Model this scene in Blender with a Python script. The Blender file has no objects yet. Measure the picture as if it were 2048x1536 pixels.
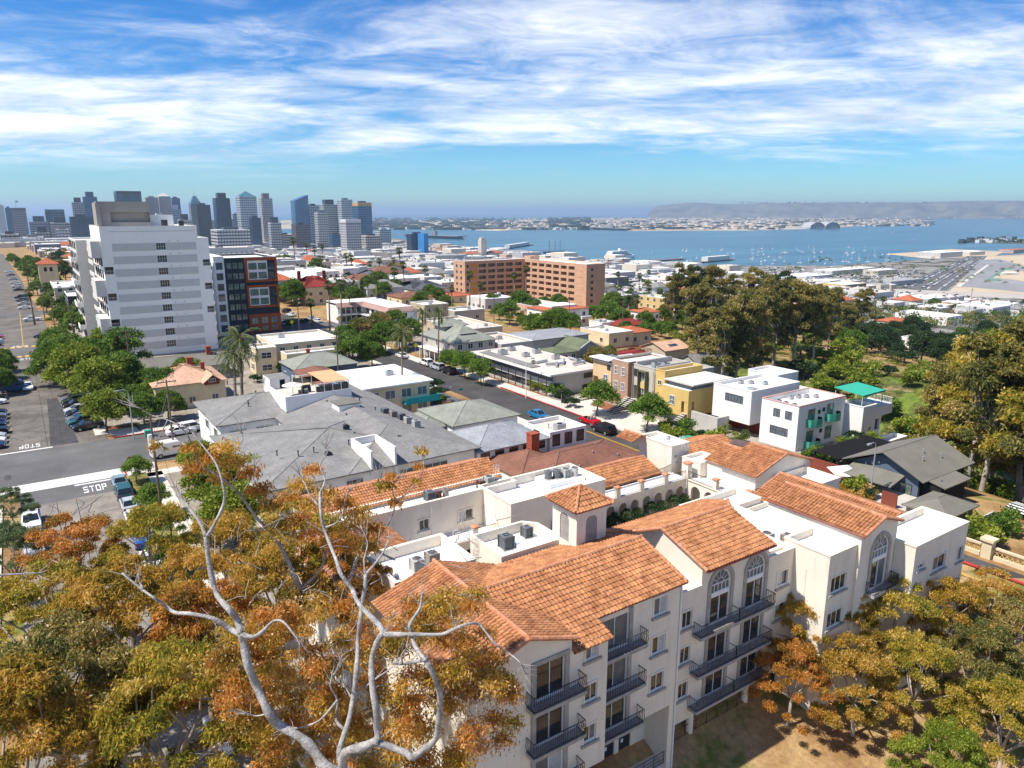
import bpy, math, random
import numpy as np
from mathutils import Vector
R = math.radians
rnd = random.Random(7)
S = bpy.context.scene
C = S.collection
# ------------------------------------------------------------------ camera, sky, sun, exposure
# world axes: x = west (right), y = south (away along the avenue), z = up; street level is z = 0
cam = bpy.data.objects.new('camera', bpy.data.cameras.new('camera')); C.objects.link(cam)
cam.data.sensor_width = 36; cam.data.lens = 1450 / 2048 * 36
cam.data.clip_start = 0.5; cam.data.clip_end = 400000
cam.location = (0, 0, 37); cam.rotation_euler = (R(90 - 13.347), 0, R(-34))
S.camera = cam
SUN_EL, SUN_ROT = 57, -78
W = bpy.data.worlds.new('World'); S.world = W; W.use_nodes = True
def build_world():
    t = W.node_tree; n = t.nodes; L = t.links; n.clear()
    out = n.new('ShaderNodeOutputWorld')
    sky = n.new('ShaderNodeTexSky'); sky.sky_type = 'NISHITA'; sky.sun_disc = False
    sky.sun_elevation = R(SUN_EL); sky.sun_rotation = R(SUN_ROT); sky.air_density = 1.0; sky.dust_density = 0.0; sky.ozone_density = 2.0
    bg = n.new('ShaderNodeBackground'); bg.inputs['Strength'].default_value = 0.052
    hs = n.new('ShaderNodeHueSaturation'); hs.inputs['Saturation'].default_value = 1.42
    gn = n.new('ShaderNodeMix'); gn.data_type = 'RGBA'; gn.blend_type = 'MULTIPLY'; gn.inputs[0].default_value = 1.0; gn.inputs[7].default_value = (0.50, 0.84, 1.15, 1)
    L.new(sky.outputs[0], hs.inputs['Color']); L.new(hs.outputs[0], gn.inputs[6]); L.new(gn.outputs[2], bg.inputs['Color'])
    tc = n.new('ShaderNodeTexCoord'); sep = n.new('ShaderNodeSeparateXYZ'); L.new(tc.outputs['Generated'], sep.inputs[0])
    def M(op, a, b=None, c=None):
        m = n.new('ShaderNodeMath'); m.operation = op
        for i, s in enumerate((a, b, c)):
            if s is None: continue
            if isinstance(s, (int, float)): m.inputs[i].default_value = s
            else: L.new(s, m.inputs[i])
        return m.outputs[0]
    zz = M('MAXIMUM', sep.outputs[2], 0.0); den = M('ADD', zz, 0.10)
    px, py = M('DIVIDE', sep.outputs[0], den), M('DIVIDE', sep.outputs[1], den)
    # the cloud sheet as seen on a flat layer overhead, its streets running across the view
    ca, sa = math.cos(R(34)), math.sin(R(34))
    along = M('SUBTRACT', M('MULTIPLY', px, ca), M('MULTIPLY', py, sa))
    away = M('ADD', M('MULTIPLY', px, sa), M('MULTIPLY', py, ca))
    def noise(sx, sy, off, detail, rough, dist=0.0, scale=1.0):
        cv = n.new('ShaderNodeCombineXYZ'); L.new(M('MULTIPLY', along, sx), cv.inputs[0]); L.new(M('MULTIPLY', away, sy), cv.inputs[1]); cv.inputs[2].default_value = off
        t_ = n.new('ShaderNodeTexNoise'); t_.inputs['Scale'].default_value = scale; t_.inputs['Detail'].default_value = detail
        t_.inputs['Roughness'].default_value = rough; t_.inputs['Distortion'].default_value = dist
        L.new(cv.outputs[0], t_.inputs['Vector']); return t_.outputs['Fac']
    big = noise(0.22, 0.34, 5.3, 3, 0.5, 0.6)
    mid = noise(0.55, 0.95, 1.3, 8, 0.60, 1.1)
    fine = noise(2.4, 3.4, 8.1, 8, 0.66, 0.9)
    d = M('ADD', M('ADD', M('MULTIPLY', big, 1.35), M('MULTIPLY', mid, 0.85)), M('MULTIPLY', fine, 0.50))
    ramp = n.new('ShaderNodeMapRange'); ramp.interpolation_type = 'SMOOTHSTEP'
    L.new(d, ramp.inputs['Value']); ramp.inputs['From Min'].default_value = 1.25; ramp.inputs['From Max'].default_value = 1.72
    low = n.new('ShaderNodeMapRange'); low.interpolation_type = 'SMOOTHSTEP'; L.new(sep.outputs[2], low.inputs['Value'])
    low.inputs['From Min'].default_value = 0.03; low.inputs['From Max'].default_value = 0.085
    mask = M('MULTIPLY', M('MULTIPLY', ramp.outputs[0], low.outputs[0]), 0.9)
    shade = noise(0.75, 1.3, 21.0, 6, 0.6, 0.4)
    cr = n.new('ShaderNodeValToRGB'); e = cr.color_ramp.elements
    e[0].position = 0.34; e[0].color = (0.46, 0.53, 0.64, 1); e[1].position = 0.56; e[1].color = (0.92, 0.91, 0.88, 1)
    L.new(shade, cr.inputs[0])
    cb = n.new('ShaderNodeBackground'); L.new(cr.outputs[0], cb.inputs['Color']); cb.inputs['Strength'].default_value = 0.64
    mx = n.new('ShaderNodeMixShader'); L.new(mask, mx.inputs[0]); L.new(bg.outputs[0], mx.inputs[1]); L.new(cb.outputs[0], mx.inputs[2])
    L.new(mx.outputs[0], out.inputs['Surface'])
build_world()
sun = bpy.data.objects.new('sun', bpy.data.lights.new('sun', 'SUN')); C.objects.link(sun)
sun.data.energy = 3.0; sun.data.angle = R(0.6); sun.data.color = (1.0, 0.94, 0.84)
_d = Vector((math.sin(R(SUN_ROT)) * math.cos(R(SUN_EL)), math.cos(R(SUN_ROT)) * math.cos(R(SUN_EL)), math.sin(R(SUN_EL))))
sun.rotation_euler = _d.to_track_quat('Z', 'Y').to_euler(); sun.location = (-200, 50, 300)
vs = S.view_settings
vs.view_transform = 'Standard'; vs.look = 'None'; vs.exposure = 1.25; vs.gamma = 1.0; vs.use_curve_mapping = False
S.render.engine = 'CYCLES'
cy = S.cycles
cy.use_denoising = True; cy.denoiser = 'OPENIMAGEDENOISE'; cy.max_bounces = 6; cy.diffuse_bounces = 3; cy.glossy_bounces = 2
cy.transmission_bounces = 2; cy.transparent_max_bounces = 4; cy.volume_bounces = 0; cy.caustics_reflective = False; cy.caustics_refractive = False
cy.sample_clamp_indirect = 4.0
# ------------------------------------------------------------------ materials
MATS = {}
def mat(name, col, rough=0.8, var=0.12, scale=0.6, spec=0.3, bump=0.0, metal=0.0, var2=0.0, scale2=9.0, col2=None, emit=None, streak=0.0):
    """one procedural material: base colour broken up by two sizes of world-space noise, optional fine relief"""
    if name in MATS: return MATS[name]
    m = bpy.data.materials.new(name); m.use_nodes = True; t = m.node_tree; n = t.nodes; L = t.links
    b = n['Principled BSDF']; b.inputs['Roughness'].default_value = rough; b.inputs['Metallic'].default_value = metal
    b.inputs['Specular IOR Level'].default_value = spec
    c = (*col, 1.0)
    if var > 0 or col2:
        g = n.new('ShaderNodeNewGeometry')
        tx = n.new('ShaderNodeTexNoise'); tx.inputs['Scale'].default_value = scale; tx.inputs['Detail'].default_value = 5; tx.inputs['Roughness'].default_value = 0.62
        L.new(g.outputs['Position'], tx.inputs['Vector'])
        r = n.new('ShaderNodeValToRGB'); e = r.color_ramp.elements
        e[0].position, e[1].position = 0.32, 0.70
        e[0].color = (*[max(0, k * (1 - var)) for k in col], 1)
        e[1].color = (*(col2 if col2 else [min(1, k * (1 + var)) for k in col]), 1)
        L.new(tx.outputs['Fac'], r.inputs[0]); cur = r.outputs[0]
        if var2 > 0:
            t2 = n.new('ShaderNodeTexNoise'); t2.inputs['Scale'].default_value = scale2; t2.inputs['Detail'].default_value = 3
            L.new(g.outputs['Position'], t2.inputs['Vector'])
            mr = n.new('ShaderNodeMapRange'); mr.inputs['From Min'].default_value = 0.3; mr.inputs['From Max'].default_value = 0.7
            mr.inputs['To Min'].default_value = 1 - var2; mr.inputs['To Max'].default_value = 1 + var2; L.new(t2.outputs['Fac'], mr.inputs[0])
            mm = n.new('ShaderNodeVectorMath'); mm.operation = 'SCALE'; L.new(cur, mm.inputs[0]); L.new(mr.outputs[0], mm.inputs['Scale']); cur = mm.outputs[0]
        if streak > 0:
            mp = n.new('ShaderNodeMapping'); mp.inputs['Scale'].default_value = (1.6, 1.6, .16); L.new(g.outputs['Position'], mp.inputs[0])
            t3 = n.new('ShaderNodeTexNoise'); t3.inputs['Scale'].default_value = 1.0; t3.inputs['Detail'].default_value = 6; t3.inputs['Roughness'].default_value = .7; L.new(mp.outputs[0], t3.inputs['Vector'])
            mr = n.new('ShaderNodeMapRange'); mr.inputs['From Min'].default_value = 0.52; mr.inputs['From Max'].default_value = 0.74; mr.inputs['To Min'].default_value = 1; mr.inputs['To Max'].default_value = 1 - streak; L.new(t3.outputs['Fac'], mr.inputs[0])
            mm = n.new('ShaderNodeVectorMath'); mm.operation = 'SCALE'; L.new(cur, mm.inputs[0]); L.new(mr.outputs[0], mm.inputs['Scale']); cur = mm.outputs[0]
        L.new(cur, b.inputs['Base Color'])
        if bump > 0:
            bp = n.new('ShaderNodeBump'); bp.inputs['Strength'].default_value = bump; bp.inputs['Distance'].default_value = 0.05
            tb = n.new('ShaderNodeTexNoise'); tb.inputs['Scale'].default_value = scale2; tb.inputs['Detail'].default_value = 4
            L.new(g.outputs['Position'], tb.inputs['Vector']); L.new(tb.outputs['Fac'], bp.inputs['Height']); L.new(bp.outputs[0], b.inputs['Normal'])
    else:
        b.inputs['Base Color'].default_value = c
    if emit:
        b.inputs['Emission Color'].default_value = c; b.inputs['Emission Strength'].default_value = emit
    m.diffuse_color = c; MATS[name] = m
    return m
def leafmat(name, cols, trans=0.38, scale=0.5):
    """leaves: every leaf its own tone (face attribute) plus drifts of tone through the crown"""
    m = bpy.data.materials.new(name); m.use_nodes = True; t = m.node_tree; n = t.nodes; L = t.links
    b = n['Principled BSDF']; b.inputs['Roughness'].default_value = 0.55; b.inputs['Specular IOR Level'].default_value = 0.25
    a = n.new('ShaderNodeAttribute'); a.attribute_name = 'tone'
    g = n.new('ShaderNodeNewGeometry'); tx = n.new('ShaderNodeTexNoise'); tx.inputs['Scale'].default_value = scale; tx.inputs['Detail'].default_value = 3
    L.new(g.outputs['Position'], tx.inputs['Vector'])
    mx = n.new('ShaderNodeMath'); mx.operation = 'MULTIPLY_ADD'; L.new(tx.outputs['Fac'], mx.inputs[0]); mx.inputs[1].default_value = 1.5
    ad = n.new('ShaderNodeMath'); ad.operation = 'MULTIPLY_ADD'; L.new(a.outputs['Fac'], ad.inputs[0]); ad.inputs[1].default_value = 0.85; ad.inputs[2].default_value = -0.68
    L.new(ad.outputs[0], mx.inputs[2])
    r = n.new('ShaderNodeValToRGB'); el = r.color_ramp.elements
    for i in range(len(cols) - 2): el.new(0.5)
    for i, c in enumerate(cols): el[i].position = i / (len(cols) - 1); el[i].color = (*c, 1)
    L.new(mx.outputs[0], r.inputs[0]); L.new(r.outputs[0], b.inputs['Base Color'])
    tr = n.new('ShaderNodeBsdfTranslucent'); L.new(r.outputs[0], tr.inputs['Color'])
    ms = n.new('ShaderNodeMixShader'); ms.inputs[0].default_value = trans; L.new(b.outputs[0], ms.inputs[1]); L.new(tr.outputs[0], ms.inputs[2])
    L.new(ms.outputs[0], n['Material Output'].inputs['Surface']); MATS[name] = m
    return m
# ------------------------------------------------------------------ mesh collecting
class MB:
    def __init__(s): s.v = []; s.f = []; s.m = []
    def face(s, pts, m=0):
        i = len(s.v); s.v.extend(tuple(p) for p in pts); s.f.append(tuple(range(i, i + len(pts)))); s.m.append(m); return s
    def box(s, x0, x1, y0, y1, z0, z1, m=0, mt=None, bottom=True):
        i = len(s.v)
        s.v.extend([(x0, y0, z0), (x1, y0, z0), (x1, y1, z0), (x0, y1, z0), (x0, y0, z1), (x1, y0, z1), (x1, y1, z1), (x0, y1, z1)])
        F = [(0, 1, 5, 4), (1, 2, 6, 5), (2, 3, 7, 6), (3, 0, 4, 7), (4, 5, 6, 7)]
        if bottom: F.append((3, 2, 1, 0))
        for k, q in enumerate(F): s.f.append(tuple(i + j for j in q)); s.m.append(mt if (k == 4 and mt is not None) else m)
        return s
    def prism(s, poly, z0, z1, m=0, mt=None):
        n = len(poly); i = len(s.v)
        s.v.extend([(x, y, z0) for x, y in poly]); s.v.extend([(x, y, z1) for x, y in poly])
        for k in range(n):
            j = (k + 1) % n; s.f.append((i + k, i + j, i + n + j, i + n + k)); s.m.append(m)
        s.f.append(tuple(i + n + k for k in range(n))); s.m.append(m if mt is None else mt)
        s.f.append(tuple(i + n - 1 - k for k in range(n))); s.m.append(m)
        return s
    def tube(s, pts, rad, n=6, m=0, cap=True):
        pts = [Vector(p) for p in pts]; k = len(pts)
        if not hasattr(rad, '__len__'): rad = [rad] * k
        base = len(s.v); up = Vector((0.3, 0.2, 1)).normalized(); prev = None
        for i in range(k):
            d = (pts[min(i + 1, k - 1)] - pts[max(i - 1, 0)])
            if d.length < 1e-9: d = Vector((0, 0, 1))
            d.normalize()
            a = (prev - d * prev.dot(d)) if prev is not None else d.cross(up if abs(d.dot(up)) < .95 else Vector((1, 0, 0)))
            if a.length < 1e-6: a = d.orthogonal()
            a.normalize(); prev = a; b = d.cross(a)
            for j in range(n):
                an = 2 * math.pi * j / n; s.v.append(tuple(pts[i] + (a * math.cos(an) + b * math.sin(an)) * rad[i]))
        for i in range(k - 1):
            for j in range(n):
                q = (j + 1) % n; s.f.append((base + i * n + j, base + i * n + q, base + (i + 1) * n + q, base + (i + 1) * n + j)); s.m.append(m)
        if cap:
            s.f.append(tuple(base + j for j in reversed(range(n)))); s.m.append(m)
            s.f.append(tuple(base + (k - 1) * n + j for j in range(n))); s.m.append(m)
        return s
    def cyl(s, x, y, z0, z1, r, n=10, m=0, r1=None): return s.tube([(x, y, z0), (x, y, z1)], [r, r if r1 is None else r1], n, m)
    def slab(s, pts, th, m=0, me=None):
        """a thin solid under a (sloping) polygon, top corners given counter-clockwise"""
        n = len(pts); i = len(s.v); s.v.extend([tuple(p) for p in pts]); s.v.extend([(p[0], p[1], p[2] - th) for p in pts])
        s.f.append(tuple(i + k for k in range(n))); s.m.append(m)
        s.f.append(tuple(i + n + k for k in reversed(range(n)))); s.m.append(m if me is None else me)
        for k in range(n):
            j = (k + 1) % n; s.f.append((i + n + k, i + n + j, i + j, i + k)); s.m.append(m if me is None else me)
        return s
    def mesh(s, name, mats, smooth=False):
        me = bpy.data.meshes.new(name); me.from_pydata(s.v, [], s.f)
        for q in (mats if isinstance(mats, (list, tuple)) else [mats]): me.materials.append(q)
        if any(s.m): me.polygons.foreach_set('material_index', s.m)
        if smooth: me.polygons.foreach_set('use_smooth', [True] * len(s.f))
        me.update(); return me
    def build(s, name, mats, parent=None, smooth=False):
        return obj(name, s.mesh(name, mats, smooth), parent)
def obj(name, me, parent=None, loc=None, rz=None, sc=None):
    o = bpy.data.objects.new(name, me); C.objects.link(o)
    if parent is not None: o.parent = parent
    if loc is not None: o.location = loc
    if rz is not None: o.rotation_euler = (0, 0, rz)
    if sc is not None: o.scale = sc
    return o
def tag(o, label=None, cat=None, group=None, kind=None):
    if label: o['label'] = label
    if cat: o['category'] = cat
    if group: o['group'] = group
    if kind: o['kind'] = kind
    return o
def thing(name, label, cat, loc=(0, 0, 0), group=None, rz=0.0):
    o = bpy.data.objects.new(name, None); C.objects.link(o); o.location = loc; o.rotation_euler = (0, 0, rz); o.empty_display_size = 0.2
    return tag(o, label, cat, group)
def struct(name, mb, mats, label=None, smooth=False):
    o = mb.build(name, mats, None, smooth); o['kind'] = 'structure'
    if label: o['label'] = label
    return o
def lerp(a, b, t): return a + (b - a) * t
def pw(x, tab):
    if x <= tab[0][0]: return tab[0][1]
    for (a, b), (c, d) in zip(tab, tab[1:]):
        if x <= c: return lerp(b, d, (x - a) / (c - a))
    return tab[-1][1]
ORD = ['first', 'second', 'third', 'fourth', 'fifth', 'sixth', 'seventh', 'eighth', 'ninth', 'tenth', 'eleventh', 'twelfth', 'thirteenth', 'fourteenth', 'fifteenth', 'sixteenth', 'seventeenth', 'eighteenth', 'nineteenth', 'twentieth']
# common materials
STUC = mat('cream_stucco', (0.77, 0.70, 0.595), 0.9, 0.08, 0.35, 0.15, 0.25, var2=0.03, scale2=14, streak=.16)
TRIMW = mat('cream_coping', (0.78, 0.71, 0.58), 0.85, 0.08, 0.8, 0.15)
ROOFW = mat('white_roof_coating', (0.85, 0.85, 0.84), 0.75, 0.06, 0.5, 0.2)
TILE = mat('terracotta_tile', (0.40, 0.160, 0.070), 0.85, 0.32, 1.1, 0.15, col2=(0.54, 0.255, 0.120), var2=0.24, scale2=3.1)
TILEL = mat('terracotta_ridge', (0.52, 0.21, 0.11), 0.85, 0.3, 2.2, 0.15, col2=(0.62, 0.31, 0.18))
UNDER = mat('roof_underlay', (0.23, 0.085, 0.045), 0.9, 0.2, 2)
GUT = mat('maroon_gutter', (0.20, 0.055, 0.045), 0.5, 0.1, 2)
IRON = mat('wrought_iron', (0.035, 0.035, 0.04), 0.5, 0.1, 3)
TRIMG = mat('grey_cast_trim', (0.36, 0.335, 0.31), 0.85, 0.18, 1.6)
WFRAME = mat('white_window_frame', (0.78, 0.78, 0.77), 0.5, 0.03, 2)
def glassmat(name, col, rough=0.08, col2=None):
    return mat(name, col, rough, 0.5, 0.45, 0.9, col2=col2)
GLASS = glassmat('window_glass', (0.018, 0.021, 0.025), col2=(0.055, 0.06, 0.06))
GLASSC = mat('curtained_glass', (0.42, 0.44, 0.46), 0.2, 0.15, 3, 0.6)
GLASSM = mat('screened_glass', (0.12, 0.135, 0.15), 0.3, 0.3, 1.5, 0.6)
CONC = mat('concrete', (0.50, 0.47, 0.42), 0.9, 0.14, 0.4, 0.2, var2=0.06, scale2=4)
ASPH = mat('asphalt', (0.090, 0.090, 0.093), 0.9, 0.22, 0.16, 0.2, 0.1, var2=0.1, scale2=6)
METG = mat('galvanised_metal', (0.42, 0.43, 0.44), 0.45, 0.12, 3, 0.5, metal=0.4)
BLACK = mat('black_plastic', (0.02, 0.02, 0.022), 0.5, 0.1, 3)
# ------------------------------------------------------------------ terrain, water, streets
_p = R(13.347); _cp, _sp = math.cos(_p), math.sin(_p); _c34, _s34 = math.cos(R(34)), math.sin(R(34))
def at(a, b, z):
    """map survey: ground point of height z seen along a bearing of the photograph (2048 wide)"""
    a = (a - 1024) / 1450; b = (768 - b) / 1450
    X, Y, Zd = a, _cp + b * _sp, -_sp + b * _cp
    t = (z - 37) / Zd; X *= t; Y *= t
    return (X * _c34 + Y * _s34, -X * _s34 + Y * _c34)
SEA = -83.0
def sst(x, a, b):
    t = min(1, max(0, (x - a) / (b - a))); return t * t * (3 - 2 * t)
SHORE = [(900, 9000), (955, 2300), (977, 1602), (1086, 1355), (1211, 1197), (1487, 1168), (1708, 1152), (2363, 1279), (3294, 1510), (4200, 1650)]
HX = [(115, 0), (160, -4), (245, -12), (330, -24), (400, -28), (600, -42), (900, -64), (1080, -79), (1150, -80.5)]
def h(x, y):
    b = pw(x, HX) - 0.022 * max(0, y - 500)
    b = max(b, -80.8)
    b += -17 * math.exp(-((x - 156) / 33) ** 2) * (1 - sst(y, 105, 175))
    b += -2.6 * sst(x, 16, 26) * (1 - sst(x, 66, 74)) * (1 - sst(y, 32, 36))
    if y < 33: b -= 0.10 * (33 - y) * sst(x, 18, 30) * (1 - sst(x, 70, 78))
    s = x - pw(y, SHORE)
    if s > -6: b = min(b, lerp(-80.8, -92, sst(s, -6, 25)))
    return b
def terrain():
    xs = np.unique(np.concatenate([np.arange(-700, -60, 80), np.arange(-60, 420, 5.0), np.arange(420, 1500, 28), np.arange(1500, 4600, 140)]))
    ys = np.unique(np.concatenate([np.arange(-160, 300, 5.0), np.arange(300, 900, 30), np.arange(900, 1300, 22), np.arange(1300, 4300, 75)]))
    v = []
    for y in ys:
        for x in xs:
            z = h(x, y)
            if 100 < x < 420 and y < 330: z += 0.5 * math.sin(x * .31 + y * .17) * math.sin(y * .23 - x * .11) * sst(x, 108, 125)
            v.append((x, y, z - 0.06))
    nx = len(xs); f = [(j * nx + i, j * nx + i + 1, (j + 1) * nx + i + 1, (j + 1) * nx + i) for j in range(len(ys) - 1) for i in range(nx - 1)]
    mb = MB(); mb.v = v; mb.f = f; mb.m = [0] * len(f)
    m = bpy.data.materials.new('ground_soil'); m.use_nodes = True; t = m.node_tree; n = t.nodes; L = t.links; b = n['Principled BSDF']; b.inputs['Roughness'].default_value = 0.95; b.inputs['Specular IOR Level'].default_value = 0.1
    g = n.new('ShaderNodeNewGeometry')
    def nz(sc, det=5, ro=.6):
        q = n.new('ShaderNodeTexNoise'); q.inputs['Scale'].default_value = sc; q.inputs['Detail'].default_value = det; q.inputs['Roughness'].default_value = ro; L.new(g.outputs['Position'], q.inputs['Vector']); return q.outputs['Fac']
    def ramp(src, st):
        r = n.new('ShaderNodeValToRGB'); e = r.color_ramp.elements
        for _ in range(len(st) - 2): e.new(.5)
        for k, (p, c) in enumerate(st): e[k].position = p; e[k].color = (*c, 1)
        L.new(src, r.inputs[0]); return r.outputs[0]
    near = ramp(nz(0.09), [(.30, (.16, .085, .035)), (.45, (.29, .17, .075)), (.57, (.40, .27, .13)), (.63, (.16, .17, .04)), (.75, (.10, .17, .03))])
    far = ramp(nz(0.022, 8, .7), [(.36, (.035, .05, .025)), (.46, (.13, .12, .095)), (.54, (.30, .285, .26)), (.66, (.16, .155, .15))])
    sp = n.new('ShaderNodeSeparateXYZ'); L.new(g.outputs['Position'], sp.inputs[0])
    vd = n.new('ShaderNodeVectorMath'); vd.operation = 'DISTANCE'; vd.inputs[1].default_value = (165, 95, -18); L.new(g.outputs['Position'], vd.inputs[0])
    gm = n.new('ShaderNodeMapRange'); gm.inputs['From Min'].default_value = 75; gm.inputs['From Max'].default_value = 45; L.new(vd.outputs['Value'], gm.inputs[0])
    brush = ramp(nz(0.11, 6, .65), [(.32, (.08, .12, .02)), (.44, (.15, .20, .035)), (.52, (.07, .085, .025)), (.62, (.30, .22, .11))])
    gx = n.new('ShaderNodeMix'); gx.data_type = 'RGBA'; L.new(gm.outputs[0], gx.inputs[0]); L.new(near, gx.inputs[6]); L.new(brush, gx.inputs[7]); near = gx.outputs[2]
    mr = n.new('ShaderNodeMapRange'); L.new(sp.outputs[2], mr.inputs[0]); mr.inputs['From Min'].default_value = -22; mr.inputs['From Max'].default_value = -30
    mx = n.new('ShaderNodeMix'); mx.data_type = 'RGBA'; L.new(mr.outputs[0], mx.inputs[0]); L.new(near, mx.inputs[6]); L.new(far, mx.inputs[7])
    fine = nz(2.2, 6, .7); m2 = n.new('ShaderNodeMapRange'); L.new(fine, m2.inputs[0]); m2.inputs['From Min'].default_value = .25; m2.inputs['From Max'].default_value = .75; m2.inputs['To Min'].default_value = .62; m2.inputs['To Max'].default_value = 1.35
    vm = n.new('ShaderNodeVectorMath'); vm.operation = 'SCALE'; L.new(mx.outputs[2], vm.inputs[0]); L.new(m2.outputs[0], vm.inputs['Scale']); L.new(vm.outputs[0], b.inputs['Base Color'])
    bp = n.new('ShaderNodeBump'); bp.inputs['Strength'].default_value = .6; bp.inputs['Distance'].default_value = .15; L.new(fine, bp.inputs['Height']); L.new(bp.outputs[0], b.inputs['Normal'])
    struct('terrain', mb, m, 'dry hill and canyon ground sloping down to the flat city and the bay', smooth=True)
terrain()
def water():
    m = bpy.data.materials.new('bay_water'); m.use_nodes = True; t = m.node_tree; n = t.nodes; L = t.links; b = n['Principled BSDF']
    b.inputs['Roughness'].default_value = 0.32; b.inputs['IOR'].default_value = 1.33
    g = n.new('ShaderNodeNewGeometry'); mp = n.new('ShaderNodeMapping'); mp.inputs['Rotation'].default_value = (0, 0, R(34)); mp.inputs['Scale'].default_value = (.0012, .006, 1); L.new(g.outputs['Position'], mp.inputs[0])
    q = n.new('ShaderNodeTexNoise'); q.inputs['Scale'].default_value = 1; q.inputs['Detail'].default_value = 6; L.new(mp.outputs[0], q.inputs['Vector'])
    r = n.new('ShaderNodeValToRGB'); e = r.color_ramp.elements; e[0].position = .35; e[0].color = (.026, .105, .155, 1); e[1].position = .66; e[1].color = (.050, .160, .215, 1)
    L.new(q.outputs['Fac'], r.inputs[0]); L.new(r.outputs[0], b.inputs['Base Color'])
    w = n.new('ShaderNodeTexNoise'); w.inputs['Scale'].default_value = .06; w.inputs['Detail'].default_value = 4; L.new(g.outputs['Position'], w.inputs['Vector'])
    bp = n.new('ShaderNodeBump'); bp.inputs['Strength'].default_value = .25; bp.inputs['Distance'].default_value = 1.0; L.new(w.outputs['Fac'], bp.inputs['Height']); L.new(bp.outputs[0], b.inputs['Normal'])
    mb = MB(); mb.face([(90000 * math.cos(k * math.pi / 48), 90000 * math.sin(k * math.pi / 48), SEA) for k in range(96)])
    struct('water', mb, m, 'calm blue bay water stretching out to the ocean horizon')
water()
def strip(name, pts, mats, off, label, wide=None):
    """a road sheet: rows of (x_left, x_right, y) draped on the ground"""
    mb = MB()
    for (a0, b0, y0), (a1, b1, y1) in zip(pts, pts[1:]):
        k = max(1, int(abs(y1 - y0) / 12))
        for i in range(k):
            s, e = i / k, (i + 1) / k; ya, yb = lerp(y0, y1, s), lerp(y0, y1, e)
            q = [(lerp(a0, a1, s), ya), (lerp(b0, b1, s), ya), (lerp(b0, b1, e), yb), (lerp(a0, a1, e), yb)]
            mb.face([(x, y, h(min(x, 110), y) + off) for x, y in q])
    return struct(name, mb, mats, label)
ASPH_OLD = mat('worn_asphalt', (0.22, 0.195, 0.165), 0.92, 0.26, 0.22, 0.2, 0.1, col2=(0.31, 0.275, 0.235), var2=0.13, scale2=2.2)
ASPH_MID = mat('patched_asphalt', (0.135, 0.118, 0.10), 0.92, 0.3, 0.15, 0.2, 0.1, col2=(0.20, 0.178, 0.152), var2=0.16, scale2=1.6)
ASPH_NEW = mat('fresh_asphalt', (0.068, 0.064, 0.062), 0.9, 0.25, 0.2, 0.2, 0.1, var2=0.08, scale2=5)
CROSS = mat('cross_street_asphalt', (0.125, 0.122, 0.118), 0.9, 0.25, 0.12, 0.2, 0.1, var2=0.1, scale2=4)
def AX(y): return -0.023 * max(0, y - 134)          # the avenue drifts a little east as it runs on
strip('road_avenue_far', [(-24 , 8.8, 133.8), (-24 + AX(220), 8.8 + AX(220), 220), (-22 + AX(500), 8.8 + AX(500), 500), (-20 + AX(1100), 9 + AX(1100), 1100)], ASPH_MID, 0.0, 'worn patched avenue running straight away towards downtown')
strip('road_avenue_near', [(-3.8, 9.0, -20), (-3.8, 9.0, 107.2)], ASPH_OLD, 0.0, 'cracked pale asphalt of the near end of the avenue')
strip('road_avenue_patch', [(-3.8, 9.0, 107.2), (-3.8, 9.0, 113.2)], CROSS, 0.003, 'dark resurfaced band in front of the cross street')
strip('road_cross_street', [(-130, 71.0, 116.9), (-130, 71.0, 133.8)], CROSS, 0.002, 'dark grey cross street in front of the parked cars')
strip('road_hill_street', [(73.3, 83.4, 16), (73.3, 83.4, 112), (72.6, 82.2, 150), (70, 80.4, 230), (69, 79, 300), (60, 70, 640), (45, 55, 1000)], ASPH_NEW, 0.004, 'dark fresh asphalt street curving between the apartment houses')
strip('road_cross_far', [(-120, 140, 228), (-120, 140, 243)], CROSS, 0.008, 'side street crossing the avenue beyond the white tower')
strip('road_cross_farther', [(-120, 112, 318), (-120, 112, 332)], CROSS, 0.008, 'side street crossing further down the avenue')
# concrete gutter, pavements with kerbs and lots
def slabs(name, boxes, m, label, z0=-0.35, z1=0.13):
    mb = MB()
    for (x0, x1, y0, y1) in boxes:
        mb.box(x0, x1, y0, y1, z0, z1)
    return struct(name, mb, m, label)
WALK = mat('pavement_concrete', (0.56, 0.52, 0.45), 0.92, 0.14, 0.3, 0.15, var2=0.07, scale2=3)
GUTT = mat('gutter_concrete', (0.62, 0.60, 0.54), 0.92, 0.08, 0.5, 0.15)
for k in range(11):
    x0 = -6.0 + 1.66 * k if k else -60
    o = MB().box(x0 if k else -60, -6.0 + 1.66 * (k + 1) - 0.02, 113.25, 116.85, -0.2, 0.012).build('gutter_slab', GUTT)
    tag(o, 'pale concrete gutter slabs set across the mouth of the avenue', kind='structure')
slabs('pavement_avenue', [(11.6, 13.6, -20, 112), (7.2, 9.2, 137, 222), (-7.4, -5.6, -20, 110), (14, 70.8, 134.2, 136.2), (11.6, 70.8, 110.2, 112.6)], WALK, 'concrete pavement beside the avenue')
slabs('pavement_hill_street', [(83.45, 86.4, 52, 150), (86.4, 93.4, 83, 99.7), (86.4, 89.9, 99.8, 112), (89.9, 93.4, 106.1, 112), (70.9, 73.2, 30, 112), (70.9, 72.4, 136, 205), (80.6, 83.2, 151, 226)], WALK, 'pale concrete pavement along the curving street')
KRED = mat('red_kerb_paint', (0.46, 0.05, 0.045), 0.8, 0.2, 1.5)
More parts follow.
